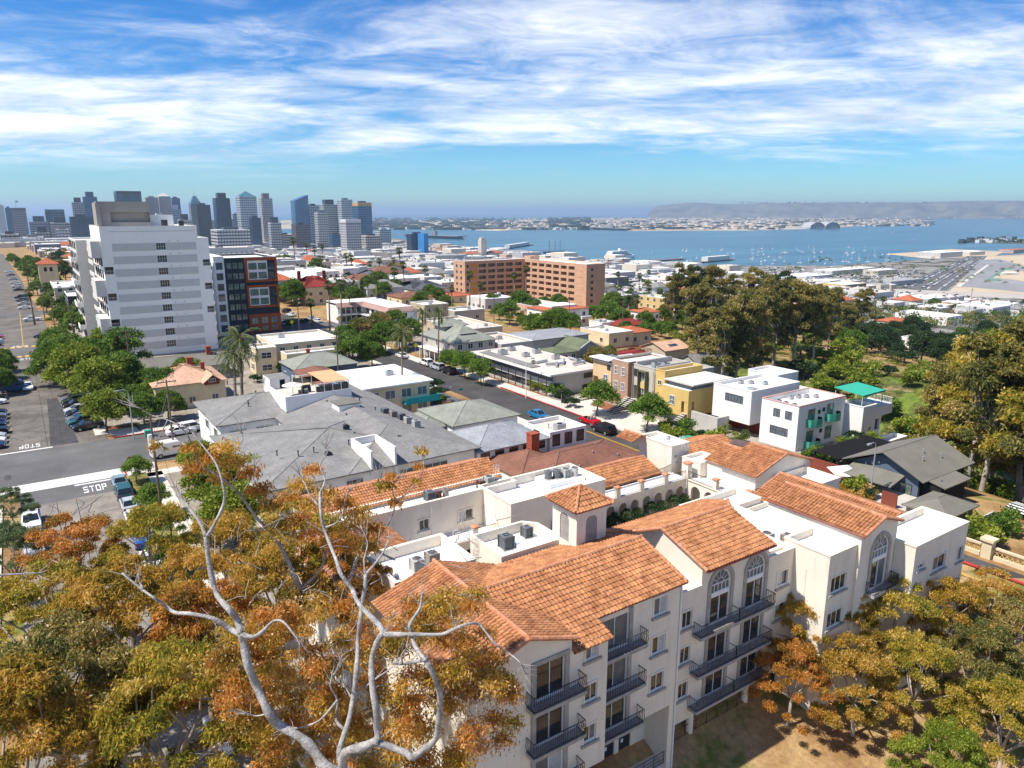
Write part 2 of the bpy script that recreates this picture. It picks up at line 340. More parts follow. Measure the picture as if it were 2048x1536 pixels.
mb = MB(); mb.box(83.2, 83.44, 96, 128, 0, 0.15); mb.box(9.0, 9.2, 113.3, 117.5, 0, .15); mb.box(9.6, 27, 133.95, 134.15, 0, .15); mb.box(80.8, 81.1, 14, 40, 0, .15)
struct('kerb_red', mb, KRED, 'kerb painted red beside the streets')
def dome_corner(name, cx, cy, r, a0, a1, m, z=0.13):
    mb = MB(); mb.prism([(cx, cy)] + [(cx + r * math.cos(R(lerp(a0, a1, i / 10))), cy + r * math.sin(R(lerp(a0, a1, i / 10)))) for i in range(11)], -0.3, z); return struct(name, mb, m, 'rounded concrete pavement corner with a kerb ramp')
dome_corner('pavement_corner', 13.6, 138.8, 4.7, 170, 275, WALK)
dome_corner('pavement_corner', 13.2, 113.0, 3.9, 85, 190, WALK)
LAWN = mat('dry_lawn', (0.13, 0.13, 0.035), 0.95, 0.4, 0.5, 0.1, col2=(0.27, 0.23, 0.08), var2=0.25, scale2=5)
LOT = mat('lot_ground', (0.30, 0.24, 0.17), 0.95, 0.3, 0.25, 0.1, col2=(0.36, 0.34, 0.30), var2=0.15, scale2=3)
MULCH = mat('bark_mulch', (0.25, 0.10, 0.05), 0.95, 0.3, 1.0, 0.1)
slabs('lawn_verge', [(9.2, 11.6, -20, 112)], LAWN, 'strip of half dry grass between kerb and pavement', z1=0.11)
slabs('lot_ground', [(13.6, 70.8, 40.2, 110.2), (14, 70.8, 136.2, 227), (9.2, 14, 142, 227), (93.4, 108, 46, 112), (86.4, 93.4, 46, 83), (86.4, 116, 112, 228), (9, 66, 244, 318)], LOT, 'bare ground and paving of the lots between the houses', z1=0.09)
slabs('planting_bed', [(86.0, 87.2, 116, 144), (9.0, 13.8, 138, 141), (90, 93.4, 99.8, 106)], MULCH, 'reddish bark mulch planting bed', z1=0.12)
# paint on the roads
PAINT = mat('road_paint_white', (0.72, 0.71, 0.67), 0.8, 0.18, 1.2, col2=(0.8, 0.79, 0.76))
YEL = mat('road_paint_yellow', (0.62, 0.36, 0.05), 0.8, 0.2, 1.5)
def letters(word, x0, y0, w, hh, gap, name, z, flip=False):
    """block capitals painted on the road; the reader's up is +y (or -y when flipped)"""
    G = {'S': [(0, 0, 1, .16), (.8, .16, 1, .5), (0, .42, 1, .58), (0, .5, .2, .84), (0, .84, 1, 1)], 'T': [(.4, 0, .6, .84), (0, .84, 1, 1)],
         'O': [(0, 0, .2, 1), (.8, 0, 1, 1), (.2, 0, .8, .16), (.2, .84, .8, 1)], 'P': [(0, 0, .2, 1), (.2, .84, 1, 1), (.2, .42, 1, .58), (.8, .58, 1, .84)]}
    par = thing(name, 'word ' + word + ' painted in white capitals on the ' + ('far lane of the avenue, upside down' if flip else 'near end of the avenue') if z < 1 else '', 'road marking', (0, 0, 0))
    for i, ch in enumerate(word):
        mb = MB(); ox = x0 + i * (w + gap)
        for a, b, c, d in G[ch]:
            xs = (ox + a * w, ox + c * w); ys = (y0 + b * hh, y0 + d * hh)
            if flip: xs = (x0 + 4 * (w + gap) - gap - (xs[1] - x0), x0 + 4 * (w + gap) - gap - (xs[0] - x0)); ys = (y0 + hh - d * hh, y0 + hh - b * hh)
            mb.box(xs[0], xs[1], ys[0], ys[1], 0, z)
        mb.build('letter', PAINT, par)
    return par
letters('STOP', 3.5, 108.6, .56, 2.6, .18, 'stop_marking', 0.016)
o = letters('STOP', -3.6, 135.8, .56, 2.2, .2, 'stop_marking', 0.016, True)
o = letters('STOP', -2.6, 222.0, .7, 2.0, .3, 'stop_marking', 0.022)
o['label'] = 'word STOP painted in white beside the yellow crossing dashes'
o = letters('STOP', -4.3, 244.6, .7, 2.0, .3, 'stop_marking', 0.022, True); o['label'] = 'word STOP painted upside down beyond the yellow crossing dashes'
def mark(name, x0, x1, y0, y1, m, label, z=0.014, cat='road marking', group=None):
    return tag(MB().box(x0, x1, y0, y1, 0.0, z).build(name, m), label, cat, group)
mark('stop_line', 2.6, 8.7, 112.3, 112.75, PAINT, 'white stop line on the dark patch by the pale gutter')
mark('stop_line', -9, 0.9, 134.0, 134.5, PAINT, 'white stop line at the far side of the cross street')
mark('stop_line', -1.0, 2.4, 225.0, 225.4, PAINT, 'short white stop line by the painted word and yellow dashes', 0.022)
for r_, (yy, n0, n1) in enumerate(((226.4, -4.8, 3.4), (242.6, -8.0, 5.6))):
    for k in range(int((n1 - n0) / 1.65)):
        x = n0 + k * 1.65
        mark('crossing_dash', x, x + .95, yy, yy + 1.9, YEL, ORD[k] + ' yellow painted dash from the left in the ' + ('nearer' if r_ == 0 else 'farther') + ' crossing row', 0.023, group='yellow crossing dashes')
mb = MB()
for a in (-.14, .14): mb.box(78.1 + a - .055, 78.1 + a + .055, 16, 104, 0.0, 0.016)
tag(mb.build('centre_line', YEL), 'double yellow centre line on the dark curving street', 'road marking')
mark('centre_line', -1.75, -1.6, 245, 330, YEL, 'yellow centre line running up the far avenue', 0.02)
CRACK = mat('crack_seal', (0.035, 0.033, 0.032), 0.9, 0.1, 2)
def cracks(name, x0, x1, y0, y1, nn, seed, label):
    r = random.Random(seed); mb = MB()
    for _ in range(nn):
        x, y = r.uniform(x0, x1), r.uniform(y0, y1); a = r.choice((0, math.pi / 2)) + r.uniform(-.5, .5); L_ = r.uniform(2, 8); w = r.uniform(.02, .05)
        k = int(L_ / .7) + 1
        for i in range(k):
            a += r.uniform(-.45, .45); nx, ny = x + .7 * math.cos(a), y + .7 * math.sin(a)
            if not (x0 < nx < x1 and y0 < ny < y1): break
            px, py = -math.sin(a) * w, math.cos(a) * w
            mb.face([(x - px, y - py, .009), (nx - px, ny - py, .009), (nx + px, ny + py, .009), (x + px, y + py, .009)]); x, y = nx, ny
    for xx in (0.2, 2.4): mb.face([(xx, y0, .008), (xx + .07, y0, .008), (xx + .07, y1, .008), (xx, y1, .008)])
    tag(mb.build(name, CRACK), label, 'road crack', kind='stuff')
cracks('sealed_cracks', -3.4, 8.7, 60, 107, 42, 3, 'dark sealed cracks in the pale near asphalt')
cracks('sealed_cracks', -9, 7, 135, 226, 80, 5, 'dark sealed cracks in the far avenue surface')
TARD = mat('dark_tar_patch', (0.062, 0.06, 0.06), 0.9, 0.3, 0.5)
mb = MB(); mb.prism([(.6, 134.8), (4.6, 134.6), (4.2, 148), (3.2, 171), (1.4, 171), (1.0, 150)], 0, .006); struct('road_tar_patch', mb, TARD, 'dark tarred patch down the middle of the avenue')
# ------------------------------------------------------------------ walls with real openings
def fmap(face, plane):
    if face == 'n': return lambda a, z, d=0.0: (a, plane + d, z)
    return lambda a, z, d=0.0: (plane + d, a, z)
def wall(mb, face, plane, a0, a1, z0, z1, holes=(), depth=0.16, m=0, top=None):
    """a flat wall facing -y ('n') or -x ('e') with openings (a0,a1,z0,z1[,'arch']); top: extra outline points above z1 (gable)"""
    f = fmap(face, plane)
    A = sorted({a0, a1, *[q[0] for q in holes], *[q[1] for q in holes]}); Z = sorted({z0, z1, *[q[2] for q in holes], *[q[3] for q in holes]})
    A = [a for a in A if a0 <= a <= a1]; Z = [z for z in Z if z0 <= z <= z1]
    for i in range(len(A) - 1):
        for j in range(len(Z) - 1):
            ca, cz = (A[i] + A[i + 1]) / 2, (Z[j] + Z[j + 1]) / 2
            if any(q[0] < ca < q[1] and q[2] < cz < q[3] for q in holes): continue
            mb.face([f(A[i], Z[j]), f(A[i + 1], Z[j]), f(A[i + 1], Z[j + 1]), f(A[i], Z[j + 1])], m)
    for q in holes:
        p, r, b, t = q[:4]; w = (r - p) / 2; c = (p + r) / 2
        if len(q) > 4:
            sp = t - w; N = 7
            arc = [(c + w * math.cos(math.pi * k / (2 * N)), sp + w * math.sin(math.pi * k / (2 * N))) for k in range(2 * N + 1)]
            mb.face([f(r, t)] + [f(*x) for x in arc[:N + 1]][::-1], m); mb.face([f(p, t)] + [f(*x) for x in arc[N:]], m)
            out = [(p, sp), (p, b), (r, b)] + arc
        else: out = [(p, t), (p, b), (r, b), (r, t), (p, t)]
        for (x0, y0), (x1, y1) in zip(out, out[1:]): mb.face([f(x0, y0), f(x1, y1), f(x1, y1, depth), f(x0, y0, depth)], m)
    if top: mb.face([f(a0, z1), f(a1, z1)] + [f(*t) for t in top], m)
def mass(parent, name, x0, x1, y0, y1, z0, z1, m, hn=(), he=(), gn=None, ge=None, roof=None, par=0.0, pt=0.22, cap=None, depth=0.16, bottom=True):
    """a block of building: openings in its -y and -x walls, optional gables (apex pos, z), optional parapet round a flat roof"""
    mb = MB()
    wall(mb, 'n', y0, x0, x1, z0, z1, hn, depth, 0, [(gn[0], gn[1])] if gn else None)
    wall(mb, 'e', x0, y0, y1, z0, z1, he, depth, 0, [(ge[0], ge[1])] if ge else None)
    mb.face([(x1, y0, z0), (x1, y1, z0), (x1, y1, z1), (x1, y0, z1)]); mb.face([(x0, y1, z0), (x1, y1, z0), (x1, y1, z1), (x0, y1, z1)])
    if gn: mb.face([(x1, y1, z1), (x0, y1, z1), (gn[0], y1, gn[1])])
    if ge: mb.face([(x1, y0, z1), (x1, y1, z1), (x1, ge[0], ge[1])])
    if bottom: mb.face([(x0, y0, z0), (x0, y1, z0), (x1, y1, z0), (x1, y0, z0)])
    if par > 0:
        zi = z1 - par; a, b, c, d = x0 + pt, x1 - pt, y0 + pt, y1 - pt
        for q in ([(a, c), (b, c)], [(b, c), (b, d)], [(b, d), (a, d)], [(a, d), (a, c)]):
            mb.face([(*q[0], zi), (*q[1], zi), (*q[1], z1), (*q[0], z1)])
    o = mb.build(name, m, parent)
    if par > 0:
        MB().face([(a, c, zi), (b, c, zi), (b, d, zi), (a, d, zi)]).build('flat_roof', roof, parent)
        cm = MB(); e = 0.05
        cm.box(x0 - e, x1 + e, y0 - e, y0 + pt + .02, z1, z1 + .13); cm.box(x0 - e, x1 + e, y1 - pt - .02, y1 + e, z1, z1 + .13)
        cm.box(x0 - e, x0 + pt + .02, y0 + pt + .02, y1 - pt - .02, z1, z1 + .13); cm.box(x1 - pt - .02, x1 + e, y0 + pt + .02, y1 - pt - .02, z1, z1 + .13)
        cm.build('coping', cap or m, parent)
    elif roof is not None and not gn and not ge:
        MB().face([(x0, y0, z1), (x1, y0, z1), (x1, y1, z1), (x0, y1, z1)]).build('flat_roof', roof, parent)
    return o
_wc = {}
def wmesh(key, fn):
    if key not in _wc: _wc[key] = fn()
    return _wc[key]
def frame_mesh(w, hh, mull, rails, fm, fw=0.05, tk=0.05):
    mb = MB()
    mb.box(-w / 2, -w / 2 + fw, -tk, 0.02, 0, hh); mb.box(w / 2 - fw, w / 2, -tk, 0.02, 0, hh); mb.box(-w / 2 + fw, w / 2 - fw, -tk, 0.02, 0, fw); mb.box(-w / 2 + fw, w / 2 - fw, -tk, 0.02, hh - fw, hh)
    for k in range(1, mull): mb.box(-w / 2 + w * k / mull - fw * .45, -w / 2 + w * k / mull + fw * .45, -tk * .8, 0.02, fw, hh - fw)
    for k in range(1, rails): mb.box(-w / 2 + fw, w / 2 - fw, -tk * .7, 0.015, hh * k / rails - fw * .35, hh * k / rails + fw * .35)
    return mb.mesh('window_frame', fm)
def window(parent, face, a, plane, z0, w, hh, mull=2, rails=1, fm=None, gl=None, inset=0.10, split=True, sill=None, trim=None):
    """window set in an opening: frame mesh with its panes as children"""
    fm = fm or WFRAME; key = (round(w, 2), round(hh, 2), mull, rails, fm.name)
    loc = (a, plane + inset, z0) if face == 'n' else (plane + inset, a, z0)
    rz = 0.0 if face == 'n' else -math.pi / 2
    o = obj('window', wmesh(('f',) + key, lambda: frame_mesh(w, hh, mull, rails, fm)), parent, loc, rz)
    gl = gl or [GLASS]
    if split:
        pw_ = w / mull
        for k in range(mull):
            g = gl[k % len(gl)]
            me = wmesh(('p', round(pw_, 2), round(hh, 2), g.name), lambda: MB().face([(-pw_ / 2, 0, 0), (pw_ / 2, 0, 0), (pw_ / 2, 0, hh), (-pw_ / 2, 0, hh)]).mesh('pane', g))
            obj('pane', me, o, (-w / 2 + pw_ * (k + .5), 0.005, 0))
    else:
        g = gl[0]; me = wmesh(('p', round(w, 2), round(hh, 2), g.name), lambda: MB().face([(-w / 2, 0, 0), (w / 2, 0, 0), (w / 2, 0, hh), (-w / 2, 0, hh)]).mesh('pane', g))
        obj('pane', me, o, (0, 0.005, 0))
    if sill:
        me = wmesh(('s', round(w, 2), sill.name), lambda: MB().box(-w / 2 - .22, w / 2 + .22, -inset - .16, -inset - .003, -.24, -.06).mesh('sill', sill)); obj('sill', me, o)
    if trim:
        t = .14
        def mk():
            mb = MB(); y0, y1 = -inset - .05, -inset - .003
            mb.box(-w / 2 - t, -w / 2, y0, y1, -.05, hh + t); mb.box(w / 2, w / 2 + t, y0, y1, -.05, hh + t); mb.box(-w / 2, w / 2, y0, y1, hh, hh + t); return mb.mesh('surround', trim)
        obj('surround', wmesh(('t', round(w, 2), round(hh, 2), trim.name), mk), o)
    return o
def railing(mb, pts, z0, z1, step=0.13, bow=0.0, r=0.019, rail=0.032):
    """bars between two rails along a polyline; bow pushes the lower half of the bars outwards"""
    for (x0, y0), (x1, y1) in zip(pts, pts[1:]):
        L_ = math.hypot(x1 - x0, y1 - y0); n = max(1, int(L_ / step)); nx, ny = (y1 - y0) / L_, -(x1 - x0) / L_
        mb.tube([(x0, y0, z1), (x1, y1, z1)], rail, 4); mb.tube([(x0, y0, z0 + .06), (x1, y1, z0 + .06)], rail * .8, 4)
        for k in range(n + 1):
            t = k / n; x, y = lerp(x0, x1, t), lerp(y0, y1, t)
            if bow: mb.tube([(x, y, z0 + .06), (x + nx * bow, y + ny * bow, z0 + .06 + (z1 - z0) * .28), (x + nx * bow * .3, y + ny * bow * .3, z0 + (z1 - z0) * .65), (x + nx * bow * .5, y + ny * bow * .5, z1)], r, 3, cap=False)
            else: mb.tube([(x, y, z0 + .06), (x, y, z1)], r, 3, cap=False)
    return mb
def balcony(parent, x0, x1, y, z, out=0.75, slab_m=None):
    o = MB().box(x0, x1, y - out, y - .003, z - .22, z).box(x0 + .08, x1 - .08, y - out + .1, y - .003, z - .34, z - .222).build('balcony', slab_m or TRIMG, parent)
    railing(MB(), [(x0 + .06, y - .02), (x0 + .06, y - out + .06), (x1 - .06, y - out + .06), (x1 - .06, y - .02)], z, z + .98, 0.14, 0.10).build('railing', IRON, o)
    return o
# ------------------------------------------------------------------ clay tiles
def tile_unit():
    mb = MB(); r, L_ = .135, .46; n = 5
    up = [(r * .92 * math.cos(math.pi * k / (n - 1)), 0, r * .62 * math.sin(math.pi * k / (n - 1)) + .012) for k in range(n)]
    lo = [(r * math.cos(math.pi * k / (n - 1)), -L_, r * .80 * math.sin(math.pi * k / (n - 1)) + .062) for k in range(n)]
    mb.v = up + lo; mb.f = [(k, k + 1, n + k + 1, n + k) for k in range(n - 1)] + [tuple(range(n, 2 * n))]; mb.m = [0] * n
    return mb
_tu = tile_unit(); TUV = np.array(_tu.v)
TILE_ME = _tu.mesh('roof_tile', TILE)
TCOUNT = [0]
def tiled_slope(roof, O, a, d, s, poly, single=False, wa=.30, wb=.385):
    """lay courses of barrel tiles on a slope: O ridge point, a unit along the ridge, d unit plan downslope, s fall per metre, poly in (along, down)"""
    poly = [tuple(p) for p in poly]
    a0, a1 = min(p[0] for p in poly), max(p[0] for p in poly); b0, b1 = min(p[1] for p in poly), max(p[1] for p in poly)
    def inside(u, v):
        c = False; n = len(poly)
        for i in range(n):
            (x0, y0), (x1, y1) = poly[i], poly[i - 1]
            if (y0 > v) != (y1 > v) and u < (x1 - x0) * (v - y0) / (y1 - y0) + x0: c = not c
        return c
    A = Vector((a[0], a[1], 0)); D = Vector((d[0], d[1], -s)).normalized(); N = A.cross(D)
    if N.z < 0: N = -N
    mb = MB(); O = Vector(O)
    # sheet below the caps
    top = [O + A * p[0] + Vector((d[0], d[1], -s)) * p[1] for p in poly]
    mb.slab([tuple(t) for t in top], .10, 0, 0)
    nb = int((b1 - b0) / wb) + 1; na = int((a1 - a0) / wa) + 1
    M = np.array([tuple(A), tuple(-D), tuple(N)])
    if np.linalg.det(M) < 0: M[0] = -M[0]
    single_list = []
    jr = random.Random(int(O.x * 7 + O.y * 13 + nb))
    for j in range(nb):
        b = b0 + j * wb
        for i in range(na):
            al = a0 + (i + .5) * wa
            if not inside(al, b + wb * .5): continue
            p = O + A * (al + jr.uniform(-.012, .012)) + Vector((d[0], d[1], -s)) * b
            if single and TCOUNT[0] < 300: single_list.append((p, jr.uniform(-.02, .02))); TCOUNT[0] += 1; continue
            k = len(mb.v); lift = jr.uniform(-.006, .010)
            V_ = TUV @ M + np.array([p.x, p.y, p.z + lift]); mb.v.extend(map(tuple, V_.tolist()))
            for f in _tu.f: mb.f.append(tuple(k + q for q in f)); mb.m.append(1)
    o = mb.build('tile_courses', [UNDER if False else TILE, TILE], roof); o['kind'] = 'stuff'
    if single_list:
        from mathutils import Matrix
        X, Y, Z_ = Vector(M[0]), Vector(M[1]), Vector(M[2])
        rot = Matrix((X, Y, Z_)).transposed().to_4x4()
        for p, jt in single_list:
            t = bpy.data.objects.new('roof_tile', TILE_ME); C.objects.link(t); t.parent = roof
            t.matrix_local = Matrix.Translation(p) @ rot @ Matrix.Rotation(jt, 4, 'Z')
    return o
def ridge_caps(roof, p, q, r=.15):
    p, q = Vector(p), Vector(q); n = max(1, int((q - p).length / .42)); mb = MB()
    for k in range(n):
        a, b = p.lerp(q, k / n), p.lerp(q, (k + 1.12) / n)
        mb.tube([a + Vector((0, 0, .02)), b + Vector((0, 0, .05))], [r * .88, r], 7)
    o = mb.build('ridge_tiles', TILEL, roof); o['kind'] = 'stuff'; return o
def gutter(roof, p, q):
    return MB().tube([p, q], .075, 6).build('gutter', GUT, roof)
def tile_roof(parent, axis, c, zr, r0, r1, w0, w1, s, single=(), caps=True, hips=(0, 0)):
    """tiled gable roof: ridge along axis at cross position c, from r0 to r1, w0/w1 plan widths of the two slopes (low side, high side)"""
    roof = obj('tiled_roof', None, parent); roof.empty_display_size = .1
    for k, w in ((-1, w0), (1, w1)):
        if w <= 0: continue
        L_ = r1 - r0; i0 = min(hips[0], w); i1 = min(hips[1], w)
        poly = [(0, 0), (L_, 0), (L_ + (w if hips[1] else 0), w), (-(w if hips[0] else 0), w)]
        if axis == 'x': tiled_slope(roof, (r0, c, zr), (1, 0), (0, k), s, poly, k in single)
        else: tiled_slope(roof, (c, r0, zr), (0, 1), (k, 0), s, poly, k in single)
    if axis == 'x': ridge_caps(roof, (r0, c, zr + .02), (r1, c, zr + .02))
    else: ridge_caps(roof, (c, r0, zr + .02), (c, r1, zr + .02))
    return roof
# ------------------------------------------------------------------ the cream apartment building in front
AP = thing('apartment_building', 'large cream stucco apartment building with red clay tile roofs and a courtyard', 'building', (34, 34, 0))
AP.location = (0, 0, 0)
def hole(x, z, w, hh): return (x - w / 2, x + w / 2, z, z + hh)
RWs = [GLASSM, GLASSC]; RWd = [GLASS, GLASS]
# gabled bay
hb = [(21.55, 23.6, z, z + 2.35) for z in (9.45, 6.45, 3.45)]
mass(AP, 'wall', 17.0, 24.15, 29.5, 40.2, -4.5, 12.55, STUC, hn=hb, gn=(20.85, 13.72))
for i, (a, b, z, t) in enumerate(hb):
    window(AP, 'n', (a + b) / 2, 29.5, z, b - a, t - z, 2, 1, gl=[[GLASS, GLASS], [GLASS, GLASS], [GLASSM, GLASSC]][i])
    MB().box(a - .34, a - .02, 29.40, 29.497, z - .2, t + .28).box(b + .02, b + .34, 29.40, 29.497, z - .2, t + .28).box(a - .02, b + .02, 29.40, 29.497, t + .02, t + .28).build('door_surround', TRIMG, AP)
    balcony(AP, 20.85, 24.75, 29.5, z - .06, .8)
hb2 = [hole(25.72, z, .98, 1.15) for z in (10.75, 7.85, 4.95)]
mass(AP, 'wall', 24.153, 27.0, 29.5, 40.2, 2.95, 12.0, STUC, hn=hb2)
for i, q in enumerate(hb2): window(AP, 'n', 25.72, 29.5, q[2], .98, 1.15, 2, 1, gl=[[GLASSM, GLASSC], RWd, [GLASS, GLASSM]][i], sill=TRIMG, trim=STUC)
# the flat front beside the bay
h1 = [hole(32.9, z, 1.24, 1.28) for z in (10.62, 7.7, 4.8)] + [(27.7, 30.0, z, z + 2.3) for z in (9.45, 6.5, 3.5)]
mass(AP, 'wall', 27.003, 34.9, 30.9, 40.2, 2.95, 12.15, STUC, hn=h1, he=())
for i in range(3):
    window(AP, 'n', 32.9, 30.9, h1[i][2], 1.24, 1.28, 2, 1, gl=[[GLASSM, GLASSC], [GLASS, GLASSC], RWd][i], sill=TRIMG, trim=STUC)
    z = h1[3 + i][2]
    window(AP, 'n', 28.85, 30.9, z, 2.3, 2.3, 2, 1, gl=[[GLASSM, GLASSM], [GLASS, GLASSM], RWd][i])
    MB().box(30.02, 30.34, 30.8, 30.897, z - .2, z + 2.6).build('door_surround', TRIMG, AP)
    balcony(AP, 27.2, 31.15, 30.9, z - .06, .75)
# recessed entrance below
DOORM = mat('dark_blue_door', (0.025, 0.03, 0.04), 0.5, 0.1, 2)
mass(AP, 'wall', 24.153, 34.3, 33.2, 36, -4.5, 2.946, STUC, hn=[(30.2, 31.3, -1.9, .35), (31.75, 32.9, -1.9, .35)])
mass(AP, 'pier', 34.3, 34.897, 30.902, 36, -4.5, 2.946, STUC)
for a in (30.75, 32.32):
    d_ = MB().box(a - .55, a + .55, 33.28, 33.34, -1.9, .33).build('door', DOORM, AP); MB().box(a - .3, a - .08, 33.268, 33.278, -.75, -.45).build('notice', WFRAME, d_)
MB().box(30.05, 33.1, 32.9, 33.197, .45, .55).build('door_canopy', KRED, AP)
MB().box(29.3, 34.297, 31.0, 33.197, -3.2, -1.92).build('landing', CONC, AP)
railing(MB(), [(29.3, 31.05), (34.2, 31.05)], -1.9, -.95, .9, r=.03, rail=.03).tube([(29.3, 31.05, -1.25), (34.2, 31.05, -1.25)], .02, 4).tube([(29.3, 31.05, -1.55), (34.2, 31.05, -1.55)], .02, 4).build('hand_rail', IRON, AP)
st = obj('stairs', None, AP)
for k in range(8): MB().box(27.2 + k * .26, 27.46 + k * .26, 31.05, 33.1, -4.4, -3.35 + k * .18).build('step', CONC, st)
# roofs of the front wing
rf = tile_roof(AP, 'x', 35.3, 13.9, 20.85, 35.2, 4.4 * 0, 4.6, .335)
tiled_slope(rf, (20.85, 35.3, 13.9), (1, 0), (0, -1), .335, [(3.3, 0), (14.35, 0), (14.35, 4.55), (6.22, 4.55), (6.22, 6.05), (3.3, 6.05)], True)
tiled_slope(rf, (20.85, 35.3, 13.9), (1, 0), (0, -1), .335, [(0, 0), (3.3, 0), (3.3, 3.3)], False)
gutter(rf, (27.1, 30.7, 12.34), (35.2, 30.7, 12.34)); gutter(rf, (24.1, 29.2, 11.84), (27.12, 29.2, 11.84))
ridge_caps(rf, (35.15, 35.3, 13.9), (35.15, 30.75, 12.42), .13)
rl = obj('tiled_roof', None, AP)
tiled_slope(rl, (20.85, 29.25, 13.92), (0, 1), (-1, 0), .345, [(0, 0), (11.2, 0), (11.2, 4.5), (0, 4.5)])
tiled_slope(rl, (20.85, 29.25, 13.92), (0, 1), (1, 0), .345, [(0, 0), (6.05, 0), (2.8, 3.3), (0, 3.3)])
tiled_slope(rl, (20.85, 35.3, 13.92), (0, 1), (1, 0), .345, [(0, 0), (5.1, 0), (5.1, 4.6), (4.4, 4.6)])
ridge_caps(rl, (20.85, 29.2, 13.95), (20.85, 40.4, 13.95)); ridge_caps(rl, (20.85, 29.2, 13.93), (24.2, 29.2, 12.78)); ridge_caps(rl, (20.85, 29.2, 13.93), (16.4, 29.2, 12.38))
for q in ((19.3, 29.49, 13.02), (19.6, 29.49, 12.86), (19.45, 29.49, 13.2)): MB().tube([q, (q[0], q[1] - .06, q[2])], .06, 8).build('vent_pipe', TILEL, AP)
# front with the two arched windows
ah = [(39.3, 41.4, 6.95, 11.2, 'arch'), (43.35, 45.45, 6.95, 11.2, 'arch')]
lo = [(39.3, 41.4, z, z + 2.15) for z in (3.75, .8)] + [(43.35, 45.45, z, z + 2.15) for z in (3.75, .8)]
mass(AP, 'wall', 34.903, 38.2, 32, 41, -.3, 10.5, STUC, hn=[hole(36.85, z, 1.05, 1.3) for z in (7.65, 4.75, 1.8)], roof=ROOFW, par=.5, cap=TRIMW)
mass(AP, 'wall', 38.203, 45.8, 32, 40.4, -.3, 12.0, STUC, hn=ah + lo, ge=(36.1, 13.4))
mass(AP, 'wall', 45.803, 49.2, 32, 40.9, -.3, 10.5, STUC, hn=[hole(47.9, 7.6, 1.3, 1.3), hole(47.9, 4.7, 1.3, 1.3)], roof=ROOFW, par=.55, cap=TRIMW)
for z in (7.65, 4.75, 1.8): window(AP, 'n', 36.85, 32, z, 1.05, 1.3, 2, 1, sill=TRIMG, trim=STUC)
for z in (7.6, 4.7): window(AP, 'n', 47.9, 32, z, 1.3, 1.3, 2, 1, gl=[GLASSC, GLASS], sill=TRIMG, trim=STUC)
def arch_window(parent, x, y, z, w, top):
    r_ = w / 2; sp = top - r_
    o = MB().box(-r_, r_, -.06, .02, 0, .06).box(-r_, -r_ + .06, -.06, .02, .06, sp - z).box(r_ - .06, r_, -.06, .02, .06, sp - z).box(-.035, .035, -.06, .02, .06, sp - z - .9).box(-r_ + .06, r_ - .06, -.09, .02, sp - z - 1.0, sp - z - .62).box(-r_ + .06, r_ - .06, -.06, .02, sp - z - .03, sp - z + .04)
    for k in range(1, 5): o.box(-r_ + w * k / 5 - .02, -r_ + w * k / 5 + .02, -.05, .02, sp - z - .62, sp - z - .03)
    arc = lambda rr, n=12: [(rr * math.cos(math.pi * k / n), -.02, sp - z + rr * math.sin(math.pi * k / n)) for k in range(n + 1)]
    o.tube(arc(r_ - .04), .045, 4); o.tube(arc(r_ * .38), .025, 4)
    for k in range(1, 6):
        t = math.pi * k / 6; o.tube([(r_ * .38 * math.cos(t), -.02, sp - z + r_ * .38 * math.sin(t)), ((r_ - .04) * math.cos(t), -.02, sp - z + (r_ - .04) * math.sin(t))], .022, 4)
    w_ = o.build('arched_window', WFRAME, parent); w_.location = (x, y + .10, z)
    for sg, g in ((-1, GLASS), (1, GLASSM if x > 50 else GLASS)): MB().face([(min(0, sg * r_), .01, 0), (max(0, sg * r_), .01, 0), (max(0, sg * r_), .01, sp - z - .9), (min(0, sg * r_), .01, sp - z - .9)]).build('pane', g, w_)
    MB().face([(-r_, .01, sp - z - .7), (r_, .01, sp - z - .7)] + [(p[0], .01, p[2]) for p in arc(r_)]).build('fan_pane', GLASSM, w_)
    s = MB(); ri, ro = r_ + .05, r_ + .40; N = 14
    P_ = lambda rr, k: (x + rr * math.cos(math.pi * k / N), sp + rr * math.sin(math.pi * k / N))
    for k in range(N):
        a, b, c, d = P_(ri, k), P_(ro, k), P_(ro, k + 1), P_(ri, k + 1); y0 = y - .09
        s.face([(a[0], y0, a[1]), (b[0], y0, b[1]), (c[0], y0, c[1]), (d[0], y0, d[1])]); s.face([(b[0], y0, b[1]), (b[0], y - .003, b[1]), (c[0], y - .003, c[1]), (c[0], y0, c[1])]); s.face([(a[0], y0, a[1]), (d[0], y0, d[1]), (d[0], y - .003, d[1]), (a[0], y - .003, a[1])])
    s.box(x - ro, x - ri, y - .09, y - .003, z - .1, sp); s.box(x + ri, x + ro, y - .09, y - .003, z - .1, sp); s.box(x - .12, x + .12, y - .13, y - .092, sp + ri - .03, sp + ro + .08)
    s.build('arch_surround', TRIMG, parent)
for q in ah: arch_window(AP, (q[0] + q[1]) / 2, 32, q[2], 2.1, q[3])
for q in lo:
    window(AP, 'n', (q[0] + q[1]) / 2, 32, q[2], 2.1, 2.15, 2, 1)
    MB().box(q[0] - .32, q[0] - .02, 31.9, 31.997, q[2] - .1, q[3] + .3).box(q[1] + .02, q[1] + .32, 31.9, 31.997, q[2] - .1, q[3] + .3).build('door_surround', TRIMG, AP)
